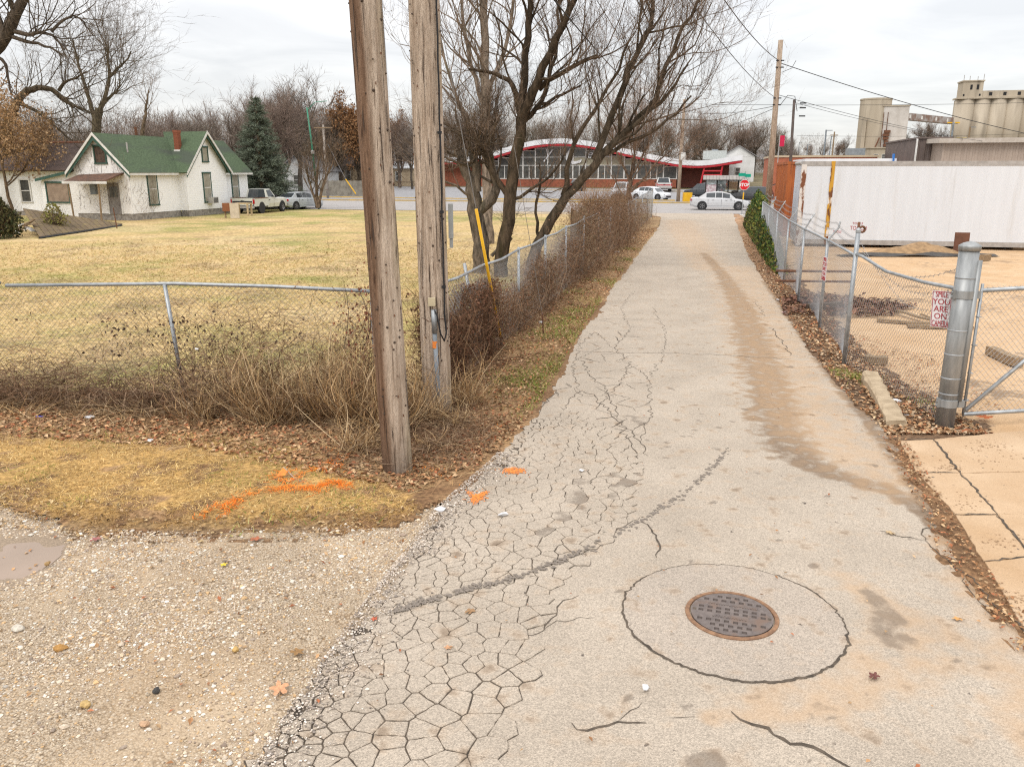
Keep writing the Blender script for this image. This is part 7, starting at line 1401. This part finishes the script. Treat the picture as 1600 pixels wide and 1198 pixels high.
upole('grey utility pole with a crossarm across the street on the left', at(512, 300, 96)[:2], at(510, 198, 96)[2] + .2, .16, (-.1, 0), (2.2, .96), m=mat('silver_wood', (.40, .36, .32), (.30, .26, .22), s=4), z0=0)
gpole = thing('green_street_pole', 'tall thin green steel street pole on the lawn by the street', 'street pole', (*at(498, 320, 69.8)[:2], 0)); hgp = at(489, 168, 69.8)[2]; M_gst = mat('green_steel', (.05, .26, .16), (.04, .2, .13), rough=.5); MB().tube([(0, 0, -.2), (-.25, 0, hgp*.6), (-.5, 0, hgp)], [.09, .08, .06], 8).build('shaft', M_gst, gpole, smooth=True); MB().tube([(-.48, 0, hgp*.97), (.2, 0, hgp + .4), (1.2, 0, hgp + .5)], .03, 5).build('arm', M_gst, gpole); MB().lathe([(.16, 0), (.17, .2), (.05, .3)], 8, Matrix.Translation((-.22, -.12, hgp*.55))).build('meter', M_alu, gpole)
fgw = thing('guy_wire', 'yellow guy wire guard slanting down beside the far grey pole', 'guy wire'); MB().tube([at(540, 280, 97), at(556, 303, 97)], .07, 6).build('guard', M_yel, fgw); MB().tube([at(540, 280, 97), at(512, 225, 97)], .02, 4).build('strand', M_wire, fgw)
for px, tp, Y, lab in ((1291, 203, 140, 'slim street lamp pole above the trailer roof'), (1304, 206, 150, 'brown wooden pole with a crossarm right of the slim lamp pole'), (1299, 213, 210, 'short far pole between two nearer poles above the trailer'), (1490, 192, 120, 'pole with twin yellow lamps in front of the silos'), (1516, 198, 150, 'thin dark pole in front of the big silos'), (1249, 222, 260, 'tiny far pole right of the thin dark pole'), (1262, 226, 260, 'tiny far pole with a signal right of the container')):
    p = at(px, tp, Y); o = thing('street_pole', lab, 'street pole', (p[0], Y, gz(Y)), 0, 'far poles above the trailer'); h = p[2] - gz(Y); MB().tube([(0, 0, -.3), (0, 0, h)], .12, 6).build('shaft', M_wood if px in (1304, 1516) else M_pvc, o)
    if px == 1490: [MB().box((s_*.55, 0, h), (.55, .35, .16)).build('lamp_head', M_yel, o) for s_ in (-1, 1)]; MB().box((0, 0, h - .12), (1.2, .08, .06)).build('arm', M_pvc, o)
    elif px == 1304: MB().box((0, 0, h*.93), (1.4, .12, .15)).build('crossarm', M_wood, o)
    else: MB().box((.5, 0, h - .1), (1.1, .15, .12)).build('arm', M_pvc, o)
def cable(label, a, b, sag, r=.02, name='overhead_wire', tw=0):
    a, b = Vector(a), Vector(b); P = []; n = 30
    for i in range(n+1): t = i/n; P.append(a.lerp(b, t) + Vector((0, 0, -sag*4*t*(1-t))))
    o = MB().tube(P, r, 5).build(name, M_black, smooth=True, label=label, cat='wire', group='overhead wires'); return o
top2 = lambda z: (P2[0] - .01*z, P2[1], z)
cable('upper overhead cable sagging from the mossy pole towards the alley corner poles', rt_(.895), top2(10.3), .9, .018); cable('second overhead cable from the mossy pole to the alley corner poles', rt_(.70), top2(9.2), .7, .014); cable('black service cable passing through the leaning tree to the street corner pole', at(1062, 165, 87), top2(6.8), 1.4, .015); cable('thin service wire above the black cable through the bare trees', at(1064, 158, 87), top2(8.2), 1.3, .012)
cable('thick twisted cable sloping down right from the mossy pole across the silos', rt_(.885), at(1720, 232, 60), .4, .022); cable('thin wire sloping right below the twisted cable', rt_(.72), at(1560, 224, 76), .3, .014); cable('third wire running right from the thin dark pole to the warehouse', at(1243, 161, 62), at(1560, 225, 76), .3, .014)
cable('nearly level wire crossing behind the mossy pole', at(860, 157, 120), at(1700, 158, 120), .6, .025); cable('wire dropping left from the mossy pole to the street corner pole', rt_(.66), at(1064, 172, 87), .4, .016); cable('lowest wire dropping left from the mossy pole', rt_(.65), at(1064, 215, 87), .3, .016); cable('faint level wire above the far skyline', at(1245, 212, 200), at(1700, 205, 200), .6, .03)
# red banner
bn = thing('banner', 'narrow red banner on a pole beside the mossy utility pole', 'banner', (*at(1214, 268, 70)[:2], 0)); bz = at(1214, 212, 70)[2]; MB().bx(0, .42, -.02, .02, at(1214, 229, 70)[2], bz).build('cloth', mat('crimson_cloth', (.55, .02, .07)), bn); MB().tube([(0, 0, -.1), (0, 0, bz + .1)], .035, 6).build('pole', M_alu, bn)
# stop sign with street name plate
sx_, sy_ = gp(1159, 335); ss = thing('stop_sign', 'red octagonal STOP sign with a green street name plate on a steel post', 'stop sign', (sx_, sy_, 0)); zs = at(1163, 289, sy_)[2]; off = at(1163, 289, sy_)[0] - sx_; Rr = .40
MB().tube([(0, .03, -.2), (off*.5, .03, zs*.5), (off*1.25, .03, zs + .95)], .033, 6).build('post', M_steel, ss)
MB().tube([(off*.55, -.0, zs - 1.05), (off*.75, 0, zs - .55)], .045, 6).build('reflector', M_yel, ss)
fc = link('face', None, ss, loc=(off, -.02, zs)); oct_ = lambda r: [(r*cos(pi/8 + k*pi/4), r*sin(pi/8 + k*pi/4)) for k in range(8)]
m = MB(); m.add([(x, 0, z) for x, z in oct_(Rr)] + [(x, .02, z) for x, z in oct_(Rr)], [tuple(range(8)), tuple(range(15, 7, -1))] + [(i, (i+1) % 8, 8 + (i+1) % 8, 8+i) for i in range(8)]); orient(m, 'border', M_wtrim, fc)
m = MB(); m.add([(x, -.006, z) for x, z in oct_(Rr*.93)] + [(x, -.001, z) for x, z in oct_(Rr*.93)], [tuple(range(8)), tuple(range(15, 7, -1))] + [(i, (i+1) % 8, 8 + (i+1) % 8, 8+i) for i in range(8)]); orient(m, 'red_field', mat('stop_red', (.62, .012, .022), rough=.4), fc)
lettering('STOP', .32, M_roofw, fc, (0, -.011, -.005), sx=.95, bold=.012)
M_gsg = mat('green_sign', (.0, .30, .20), (.0, .26, .17), rough=.4); MB().bx(off*1.2 - .48, off*1.2 + .05, -.01, .01, zs + .62, zs + .84).build('name_plate', M_gsg, ss); MB().bx(off*1.2 - .02, off*1.2 + .45, .05, .07, zs + .55, zs + .78).build('name_plate', M_gsg, ss)
# bus shelter
bx_, by_ = gp(1136, 311); bz_ = 0; bsx = thing('bus_shelter', 'dark framed glass bus shelter with a ribbed pale roof', 'bus shelter', (at(1133, 305, 85)[0], 85, 0), GRID); M_dkf = mat('dark_bronze_frame', (.045, .035, .032), rough=.5); M_clr = glassmat('shelter_glass', .82)
zt_ = at(1133, 281, 85)[2]; 
for x in (-2.0, -.85, .3, 1.3, 2.1):
    MB().bx(x - .06, x + .06, 1.4, 1.52, -.1, zt_).build('post', M_dkf, bsx)
for x in (-2.0, 2.1): MB().bx(x - .06, x + .06, 0, .12, -.1, zt_).build('post', M_dkf, bsx)
for x0_, x1_ in ((-1.94, -.91), (-.79, .24), (.36, 1.24), (1.36, 2.04)):
    MB().bx(x0_, x1_, 1.45, 1.47, .15, zt_ - .05).build('pane', M_clr, bsx); MB().bx(x0_, x1_, 1.41, 1.51, .9, .98).build('rail', M_dkf, bsx); MB().bx(x0_, x1_, 1.41, 1.51, .08, .14).build('rail', M_dkf, bsx)
MB().bx(-1.95, -.95, .02, .06, .95, zt_ - .5).build('poster', mat('poster_print', (.62, .58, .58), (.35, .22, .25), s=5), bsx); MB().bx(-1.95, 2.05, .0, .1, zt_ - .1, zt_).build('beam', M_dkf, bsx)
for k in range(14): MB().bx(-2.3 + k*.33, -2.3 + k*.33 + .31, -.2, 1.8, zt_ + .002, zt_ + .42).build('roof_panel', mat('ribbed_roof', (.52, .49, .46), rough=.6) if k == 0 else bpy.data.materials['ribbed_roof'], bsx)
tbin = thing('trash_bin', 'dark ribbed litter bin inside the bus shelter', 'bin', (at(1148, 305, 85.6)[0], 85.7, 0)); m = MB()
for k in range(16): a = 2*pi*k/16; m.box((.3*cos(a), .3*sin(a), .55), (.06, .06, 1.0), a)
m.build('slats', M_dkf, tbin); MB().lathe([(.27, 0), (.27, 1.0)], 16).build('liner', M_black, tbin); MB().lathe([(.36, 1.05), (.33, 1.15), (.12, 1.22)], 16).build('lid', M_dkf, tbin)

# ================================================================ VEHICLES AND SMALL THINGS
M_tyre2 = mat('tyre_rubber', (.022, .022, .022), (.03, .03, .03), rough=.85); M_rim = mat('alloy_rim', (.55, .55, .56), (.4, .4, .41), rough=.3, metal=.7); M_tail = mat('red_lamp', (.45, .01, .015), rough=.25); M_head = mat('clear_lamp', (.6, .62, .65), rough=.15); M_cglass = mat('car_glass', (.055, .065, .07), (.035, .04, .045), rough=.06, spec=.7)
M_trimk = mat('dark_plastic', (.03, .03, .032), rough=.6)
def paint(name, c, **k): return mat(name, c, tuple(x*.92 for x in c), s=1.5, rough=.35, coat=.6, spec=.5, **k)
def wheels(par, xs, W, r, wd=.21, rim=M_rim):
    for x in xs:
        for s in (-1, 1):
            Rm = Matrix.Translation((x, s*(W/2 - wd/2 + .005), r)) @ Matrix.Rotation(pi/2*-s, 4, 'X'); h = wd/2
            wl = link('wheel', None, par); MB().lathe([(r*.62, -h), (r*.93, -h), (r, -h*.7), (r, h*.7), (r*.93, h), (r*.62, h)], 24, Rm, cap=False).build('tyre', M_tyre2, wl, smooth=False)
            MB().lathe([(r*.66, -h*.5), (r*.66, h*.85), (r*.58, h*.9), (r*.52, h*.55), (.0001, h*.6)], 20, Rm).build('rim', rim, wl)
            for q in range(5): a = 2*pi*q/5; v = Rm @ Vector((r*.3*cos(a), r*.3*sin(a), h*.72)); MB().box(v, (.05, .03, r*.45), M=Rm.to_3x3() @ Matrix.Rotation(a, 3, 'Z') @ Matrix.Rotation(pi/2, 3, 'Y')).build('spoke', rim, wl)
def loft(secs):
    m = MB(); k = len(secs[0]); V = [p for s in secs for p in s]; n = len(secs)
    m.add(V, [(i*k+j, i*k+(j+1) % k, (i+1)*k+(j+1) % k, (i+1)*k+j) for i in range(n-1) for j in range(k)] + [tuple(range(k))[::-1], tuple(range((n-1)*k, n*k))]); return m
def car(name, label, cat, loc, hd, L, W, H, pm, style='sedan', group=None, wr=.33, rim=M_rim, hatch_open=False):
    """x forward; body lofted from cross sections, glasshouse on top"""
    c = thing(name, label, cat, loc, hd, group); gc = .20 if style != 'suv' else .26; belt = H*.62
    if style == 'sedan': top = [(-.5, .60, .60), (-.485, .66, .80), (-.40, .70, .93), (-.30, .675, 1), (-.1, .655, 1), (.12, .64, 1), (.26, .61, 1), (.40, .545, .98), (.46, .49, .90), (.495, .40, .76)]; gh = [(-.37, .0), (-.24, .86), (-.08, 1.0), (.03, .985), (.16, .72), (.27, .0)]
    elif style == 'suv': top = [(-.5, .58, .78), (-.49, .63, .92), (-.40, .64, 1), (-.2, .63, 1), (.1, .62, 1), (.24, .60, 1), (.38, .56, .98), (.46, .50, .90), (.495, .40, .78)]; gh = [(-.485, .0), (-.44, .88), (-.30, 1.0), (-.05, 1.0), (.06, .92), (.22, .0)]
    else: top = [(-.5, .56, .78), (-.49, .60, .92), (-.40, .62, 1), (.1, .60, 1), (.28, .57, 1), (.42, .50, .95), (.495, .40, .8)]; gh = [(-.47, .0), (-.42, .9), (-.1, 1.0), (.1, .95), (.30, .0)]
    secs = []
    for x, zt, wf in top:
        w_ = W/2*wf; zt = zt*H; zb = gc + (.14 if abs(x) > .47 else 0); X = x*L
        secs.append([(X, -w_*.90, zb), (X, -w_, zb + .16), (X, -w_*1.0, zb + (zt-zb)*.55), (X, -w_*.955, zt - .06), (X, -w_*.86, zt), (X, 0, zt + .025), (X, w_*.86, zt), (X, w_*.955, zt - .06), (X, w_*1.0, zb + (zt-zb)*.55), (X, w_, zb + .16), (X, w_*.90, zb)])
    orient(loft(secs), 'body', pm, c)
    zbelt = lambda x: float(np.interp(x, [t[0] for t in top], [t[1] for t in top]))*H
    gs = []
    for x, f in gh:
        zb = zbelt(x) - .02; z = zb + (H - zb)*f; wb, wt = W/2*.87, W/2*(.87 - .19*f); gs.append([(x*L, -wb, zb), (x*L, -wt, z), (x*L, 0, z + .03*f), (x*L, wt, z), (x*L, wb, zb)])
    orient(loft(gs), 'roof', pm, c)
    def gpan(i, j, nm):      # glass between stations i and j, on both sides / across
        pass
    n_ = len(gh)
    def lerp(a, b, t): return tuple(a[q]+(b[q]-a[q])*t for q in range(3))
    for s in (0, 4):         # side windows
        idx = (0, 1) if s == 0 else (4, 3); sg = -1 if s == 0 else 1
        lowf = lambda g: lerp(g[idx[0]], g[idx[1]], .14); hif = lambda g: lerp(g[idx[0]], g[idx[1]], .88)
        spans = [(1, 2), (2, 3), (3, 4)]
        for a, b in spans:
            A0, A1, B0, B1 = lowf(gs[a]), hif(gs[a]), lowf(gs[b]), hif(gs[b]); e = .05
            P = [lerp(A0, B0, e), lerp(A0, B0, 1-e), lerp(A1, B1, 1-e), lerp(A1, B1, e)]; m = MB(); m.add([(p[0], p[1] + sg*.012, p[2] + .006) for p in P] + [(p[0], p[1] - sg*.01, p[2]) for p in P], [(0, 1, 2, 3), (0, 1, 5, 4), (1, 2, 6, 5), (2, 3, 7, 6), (3, 0, 4, 7)]); orient(m, 'window', M_cglass, c)
    for a, b, nm in ((n_-1, n_-2, 'windscreen'), (0, 1, 'rear_window')):
        A, B = gs[a], gs[b]; P = [lerp(A[0], A[4], .09), lerp(A[0], A[4], .91), lerp(B[1], B[3], .93), lerp(B[1], B[3], .07)]; P = [lerp(P[0], P[3], .12), lerp(P[1], P[2], .12), lerp(P[1], P[2], .9), lerp(P[0], P[3], .9)]
        dx = .03 if a else -.03; m = MB(); m.add([(p[0] + dx*.6, p[1], p[2] + .022) for p in P] + [(p[0], p[1], p[2] - .01) for p in P], [(0, 1, 2, 3), (0, 1, 5, 4), (1, 2, 6, 5), (2, 3, 7, 6), (3, 0, 4, 7)]); orient(m, nm, M_cglass, c)
    xs = (-.295*L, .305*L)
    for x in xs:
        for s in (-1, 1): MB().lathe([(wr*1.17, -.02), (wr*1.17, .012), (.001, .013)], 24, Matrix.Translation((x, s*(W/2 - .012), wr)) @ Matrix.Rotation(-s*pi/2, 4, 'X')).build('wheel_arch', M_trimk, c)
    wheels(c, xs, W + .02, wr, rim=rim)
    for s in (-1, 1):
        MB().box((-.485*L, s*W*.36, zbelt(-.48)*.86), (.10, W*.20, .16)).build('taillight', M_tail, c); MB().box((.462*L, s*W*.34, zbelt(.46)*.88), (.16, W*.18, .11)).build('headlight', M_head, c); MB().box((.17*L, s*(W/2 + .06), zbelt(.15) + .06), (.14, .16, .10)).build('mirror', pm, c)
        for x in (-.12, .10): MB().box((x*L, s*(W/2 - .015), zbelt(x)*.86), (.16, .05, .03)).build('door_handle', M_rim if style != 'van' else pm, c)
        for x in (-.20, .02, .23): MB().box((x*L, s*(W/2 - .0), (gc + zbelt(x))/2 + .05), (.012, .014, (zbelt(x)-gc)*.7)).build('door_seam', M_trimk, c)
        MB().box((0, s*(W/2 - .01), gc + .06), (L*.42, .05, .08)).build('sill', M_trimk if style == 'suv' else pm, c)
    MB().box((-.497*L, 0, gc + .28), (.06, W*.75, .16)).build('bumper', pm if style != 'suv' else M_trimk, c); MB().box((-.5*L, 0, zbelt(-.48)*.74), (.04, .34, .13)).build('number_plate', M_wtrim, c); MB().box((.49*L, 0, gc + .18), (.05, W*.6, .14)).build('grille', M_trimk, c)
    if hatch_open: MB().box((-.52*L, 0, H*1.12), (.95, W*.8, .07), M=Matrix.Rotation(radians(18), 3, 'Y')).build('raised_tailgate', pm, c)
    return c
def pickup(name, label, loc, hd, pm, bedstripe=None, group=None, L=5.3, W=1.95):
    c = thing(name, label, 'pickup truck', loc, hd, group); gc = .42; bz = 1.18; X = lambda f: f*L
    secs = []
    for x, zt, wf in ((.06, 1.16, 1), (.24, 1.14, 1), (.40, 1.10, .98), (.48, 1.02, .93), (.5, .80, .85)):
        w_ = W/2*wf; secs.append([(X(x), -w_*.95, gc), (X(x), -w_, gc + .3), (X(x), -w_*.97, zt - .08), (X(x), -w_*.88, zt), (X(x), w_*.88, zt), (X(x), w_*.97, zt - .08), (X(x), w_, gc + .3), (X(x), w_*.95, gc)])
    orient(loft(secs), 'bonnet', pm, c)
    secs = []
    for x in (-.10, .075): w_ = W/2; secs.append([(X(x), -w_*.95, gc), (X(x), -w_, gc + .3), (X(x), -w_*.97, bz - .04), (X(x), w_*.97, bz - .04), (X(x), w_, gc + .3), (X(x), w_*.95, gc)])
    orient(loft(secs), 'cab_body', pm, c)
    gs = [[(X(x), -W/2*.95, bz - .05), (X(x), -W/2*wt, z), (X(x), W/2*wt, z), (X(x), W/2*.95, bz - .05)] for x, z, wt in ((-.105, bz, .94), (-.085, 1.76, .80), (.02, 1.80, .80), (.145, bz - .02, .94))]; orient(loft(gs), 'cab_roof', pm, c)
    lerp = lambda a, b, t: tuple(a[q]+(b[q]-a[q])*t for q in range(3))
    def pane(P, off, nm): m = MB(); m.add([(p[0] + off[0], p[1] + off[1], p[2] + off[2]) for p in P] + list(P), [(0, 1, 2, 3), (0, 1, 5, 4), (1, 2, 6, 5), (2, 3, 7, 6), (3, 0, 4, 7)]); orient(m, nm, M_cglass, c)
    A, B, C, D = gs
    pane([lerp(A[0], A[3], .08), lerp(A[0], A[3], .92), lerp(B[1], B[2], .9), lerp(B[1], B[2], .1)], (-.02, 0, .004), 'rear_window'); pane([lerp(D[0], D[3], .06), lerp(D[0], D[3], .94), lerp(C[1], C[2], .94), lerp(C[1], C[2], .06)], (.015, 0, .015), 'windscreen')
    for i, j, sg in ((0, 1, -1), (3, 2, 1)): pane([lerp(lerp(B[i], B[j], .12), lerp(C[i], C[j], .12), .1), lerp(lerp(C[i], C[j], .12), lerp(D[i], D[j], .2), .65), lerp(lerp(C[i], C[j], .9), lerp(C[i], C[j], .88), .0), lerp(B[i], B[j], .88)], (0, sg*.012, .004), 'window')
    for s in (-1, 1): MB().bx(X(-.485), X(-.108), s*W/2 - .05, s*W/2 + .05, gc + .12, bz - .06).build('bed_side', pm, c); MB().bx(X(-.485), X(-.108), s*W/2 - .065, s*W/2 + .062, bz - .058, bz - .01).build('bed_rail', M_rust if bedstripe else pm, c)
    tg = link('tailgate', None, c, loc=(X(-.49), 0, 0)); MB().bx(-.05, .03, -W/2 + .11, W/2 - .11, gc + .2, bz - .03).build('panel', pm, tg); MB().bx(-.058, -.048, -.12, .12, bz - .3, bz - .2).build('handle', M_trimk, tg)
    if bedstripe: MB().bx(-.056, -.045, -W/2 + .15, W/2 - .15, gc + .35, gc + .52).build('stripe', bedstripe, tg)
    MB().bx(X(-.48), X(-.11), -W/2 + .06, W/2 - .06, gc + .15, gc + .22).build('bed_floor', M_trimk, c); MB().bx(X(-.515), X(-.487), -W/2 + .02, W/2 - .02, gc - .02, gc + .17).build('rear_bumper', M_alu, c); MB().bx(X(.495), X(.512), -W/2 + .05, W/2 - .05, gc, gc + .2).build('front_bumper', M_alu, c)
    for s in (-1, 1):
        MB().box((X(-.488), s*(W/2 - .06), bz - .28), (.07, .16, .32)).build('taillight', M_tail, c); MB().box((X(.10), s*(W/2 + .1), bz + .06), (.1, .18, .2)).build('mirror', M_trimk, c); MB().box((X(-.06), s*(W/2 + .0), bz - .2), (.15, .05, .04)).build('door_handle', M_trimk, c); MB().box((X(-.095), s*(W/2 + .0), .85), (.014, .02, .6)).build('door_seam', M_trimk, c)
        for x in (-.30, .31): MB().lathe([(.45, -.02), (.45, .014), (.001, .015)], 20, Matrix.Translation((X(x), s*(W/2 + .036 if x < 0 else W/2 - .01), .42)) @ Matrix.Rotation(-s*pi/2, 4, 'X')).build('wheel_arch', M_trimk, c)
    MB().bx(X(-.45), X(.45), -.5, .5, .3, gc + .1).build('chassis', M_trimk, c); wheels(c, (X(-.30), X(.31)), W + .08, .37, .24); return c
AH = pi/2 + GRID            # heading along the alley, away from the camera
p = gp(412, 335); pickup('pickup_truck', 'old white pickup truck with rust along its bed parked beside the house', (-19.75, 64.4, 0), AH, paint('chalky_white_paint', (.60, .60, .53), c3=(.33, .2, .12), s3=1.3, p3=(.66, .8)), M_trimk)
car('parked_car', 'silver car parked nose out just beyond the white pickup', 'car', (-18.2, 70.2, 0), AH - .25, 4.6, 1.75, 1.42, paint('dull_silver', (.45, .48, .50)), 'sedan')
car('silver_sedan', 'silver sedan driving right along the cross street before the bus shelter', 'car', (17.35, 68.4, .008), GRID, 4.87, 1.85, 1.46, paint('bright_silver', (.52, .525, .535)), 'sedan', wr=.34)
q = at(1097, 300, 97); car('dark_hatchback', 'dark grey crossover parked left of the bus shelter', 'car', (q[0], 97, gz(97) + .012), radians(128), 4.5, 1.84, 1.66, paint('gunmetal', (.045, .05, .055)), 'suv', wr=.35)
q = at(1122, 285, 112); car('grey_suv', 'grey car parked behind the dark crossover against the brick wall', 'car', (q[0] - .6, 112, gz(112) + .012), radians(100), 4.6, 1.85, 1.75, paint('slate', (.12, .13, .145)), 'suv')
q = at(1036, 293, 112); pickup('pickup_truck', 'white pickup truck with a red tailgate stripe parked facing the store', (q[0], 112, gz(112) + .012), AH + .1, paint('white_truck_paint', (.66, .65, .62)), paint('red_stripe', (.40, .03, .04)))
q = at(972, 300, 98); car('silver_minivan', 'silver van parked at the lot edge behind the shrubs', 'van', (q[0], 98, gz(98) + .012), radians(250), 4.9, 1.9, 1.78, paint('silver_van', (.48, .50, .52)), 'van')
q = at(1018, 303, 92); car('white_car', 'white car nosing out behind the end of the left fence', 'car', (q[0], 92.5, gz(92) + .012), radians(-40), 4.6, 1.8, 1.45, paint('white_car_paint', (.68, .70, .72)), 'sedan')
q = at(1180, 300, 80); car('black_suv', 'black car with its tailgate raised behind the stop sign and ivy', 'car', (q[0] + .6, 84, 0.01), radians(150), 4.6, 1.85, 1.6, paint('black_paint', (.02, .02, .022)), 'suv', hatch_open=True)
q = at(1232, 262, 175); car('pale_car', 'pale car parked on the far hillside street above the stop sign', 'car', (q[0] - 2.2, 175, gz(175) + .05), GRID, 4.7, 1.8, 1.6, paint('pale_gold', (.6, .57, .53)), 'suv')
q = at(905, 290, 112); car('dark_car', 'dark car parked before the glass front behind the leaning trunk', 'car', (q[0], 114, gz(114) + .012), AH, 4.4, 1.8, 1.5, paint('charcoal_paint', (.05, .045, .05)), 'sedan')

# ---- small individual things: marker flag, litter, fallen leaves, stones
mf = thing('marker_flag', 'small bright orange marker flag lying on the dry grass', 'flag', (*gp(442, 752), .06)); m = MB(); m.add([(-.055, 0, 0), (.03, -.02, .012), (.05, .03, .045), (-.005, .05, .07), (-.035, .03, .04)], [(0, 1, 2, 3, 4)]); m.build('cloth', M_orange, mf); MB().tube([(.0, .06, .08), (.12, .0, -.02), (.2, -.06, -.03)], .003, 4).build('wire_stem', M_wire, mf)
M_paper = mat('white_litter', (.70, .70, .70), (.55, .55, .57), s=30, rough=.6)
def crumple(label, px, py, s, m_=None, z=.03, seed=0, cat='litter', name='litter_scrap', flat=.35):
    r = np.random.RandomState(seed); x, y = gp(px, py); mb = MB(); V = ico*np.array([1, .75, flat])*s*(1 + r.normal(size=(12, 1))*.28); mb.add(V, icf); o = mb.build(name, m_ or M_paper, label=label, cat=cat, group='scraps of litter', loc=(x, y, z), rz=r.rand()*6); return o
LT = [(688, 800, .05, 'white paper scrap at the edge of the cracked asphalt and gravel'), (785, 808, .05, 'pale plastic scrap on the cracked asphalt below the paint marks'), (908, 738, .035, 'small white scrap alone in the middle of the cracked asphalt'), (1008, 1080, .035, 'flat white pebble like scrap near the bottom cracks'), (725, 633, .05, 'white scrap on the leaves right of the straight pole'), (845, 505, .07, 'white strip of plastic on the verge beyond the yellow guard'), (890, 458, .06, 'pink and white wrapper on the verge beside the lane'), (1225, 490, .06, 'pink and white wrapper in the leaves of the right verge'), (1398, 628, .07, 'white scrap in the leaves behind the kerb block'), (1415, 652, .07, 'long white scrap beside the tip of the kerb block'), (235, 692, .05, 'grey white scrap in the leaves before the front fence'), (308, 548, .06, 'white and green wrapper in the grass behind the front fence'), (60, 655, .05, 'blue scrap in the brush at the left end of the fence'), (140, 655, .06, 'white scrap in the brush below the front fence rail gap'), (940, 432, .06, 'white cup shaped scrap on the verge by the vines'), (930, 440, .06, 'flat white paper on the verge by the vine mass'), (990, 373, .12, 'white scrap near the far green tuft of the left verge'), (965, 395, .1, 'pale scrap among leaves half way up the left verge'), (1215, 470, .05, 'tiny white scrap at the foot of the right fence')]
for k, (px, py, s, lab) in enumerate(LT): crumple(lab, px, py, s, mat('blue_scrap', (.04, .07, .5)) if 'blue' in lab else mat('pink_scrap', (.66, .32, .33), (.7, .68, .68), s=20) if 'pink' in lab else M_paper, seed=k, flat=.3)
def lobed(label, px, py, s, col, seed, z=.018):
    r = random.Random(seed); x, y = gp(px, py); n = 22; P = [(s*(.32 + .68*abs(cos(2.5*2*pi*i/n))*r.uniform(.7, 1.1))*cos(2*pi*i/n), s*(.25 + .5*abs(cos(2.5*2*pi*i/n)))*sin(2*pi*i/n), s*.12*r.random()) for i in range(n)]; t = thing('fallen_leaf', label, 'leaf', (x, y, z), r.uniform(0, 6), 'single fallen leaves')
    MB().add(P + [(0, 0, s*.04)], [(i, (i+1) % n, n) for i in range(n)]).build('blade', mat('leaf_%d' % seed if False else 'fallen_leaf', col, tuple(c*.7 for c in col), s=60), t); MB().tube([(-s*.3, 0, .005), (-s*1.3, s*.15, .004)], .0025, 4).build('stalk', M_wood, t)
for k, (px, py, s, c, lab) in enumerate(((437, 1080, .085, (.62, .33, .18), 'large pale orange oak leaf on the gravel beside the cracked asphalt'), (350, 885, .04, (.72, .55, .06), 'small yellow leaf on the gravel'), (465, 1022, .06, (.30, .17, .07), 'brown leaf on a brown patch of gravel'), (700, 1015, .035, (.55, .30, .16), 'tan leaf on the cracked asphalt centre left'), (735, 958, .05, (.34, .2, .1), 'brown leaf on the cracked asphalt above the tan one'), (1365, 1060, .05, (.16, .06, .05), 'dark red leaf on the asphalt below the dark wet patch'), (400, 845, .06, (.42, .14, .07), 'reddish brown leaf at the edge of the dry grass'), (150, 845, .06, (.35, .13, .12), 'purplish leaf beside the puddle'), (1390, 835, .05, (.5, .36, .2), 'curled tan leaf on the asphalt near the driveway'), (1537, 655, .13, (.46, .13, .04), 'big rust red leaf lying against the gate bottom rail'), (1495, 970, .04, (.62, .33, .12), 'orange leaf on the asphalt by the right edge'), (585, 970, .035, (.5, .12, .06), 'small red leaf on the gravel margin'))): lobed(lab, px, py, s, c, k, .028 if px > 1500 else .02)
def stone(label, px, py, s, col, seed, z=0.02):
    r = np.random.RandomState(seed); x, y = gp(px, py); bm = bmesh.new(); bmesh.ops.create_icosphere(bm, subdivisions=2, radius=1)
    for v in bm.verts: n = v.co.normalized(); v.co = n*(1 + .18*sin(3*n.x + seed) + .12*cos(4*n.y + seed*2) + .06*r.normal()); v.co.x *= s*1.25; v.co.y *= s; v.co.z *= s*.7
    me = bpy.data.meshes.new('stone'); bm.to_mesh(me); bm.free(); me.materials.append(mat('stone', col, tuple(c*.7 for c in col), s=40, bump=.4)); link('stone', me, None, label, 'stone', 'loose stones on the gravel', None, (x, y, z), r.rand()*6)
for k, (px, py, s, c, lab) in enumerate(((96, 1016, .035, (.46, .25, .08), 'larger ochre stone on the gravel left of the centre'), (135, 1104, .028, (.55, .38, .16), 'ochre stone low on the gravel near the bottom left'), (368, 1018, .022, (.58, .38, .14), 'small ochre stone on the gravel right of the larger one'), (245, 1082, .024, (.07, .065, .06), 'black stone on the gravel'), (225, 1135, .022, (.56, .36, .22), 'pinkish stone near the bottom of the gravel'), (28, 985, .035, (.62, .56, .47), 'pale stone on the gravel at the left edge'), (75, 883, .022, (.42, .27, .12), 'brown stone on the bank of the puddle'))): stone(lab, px, py, s, c, k)
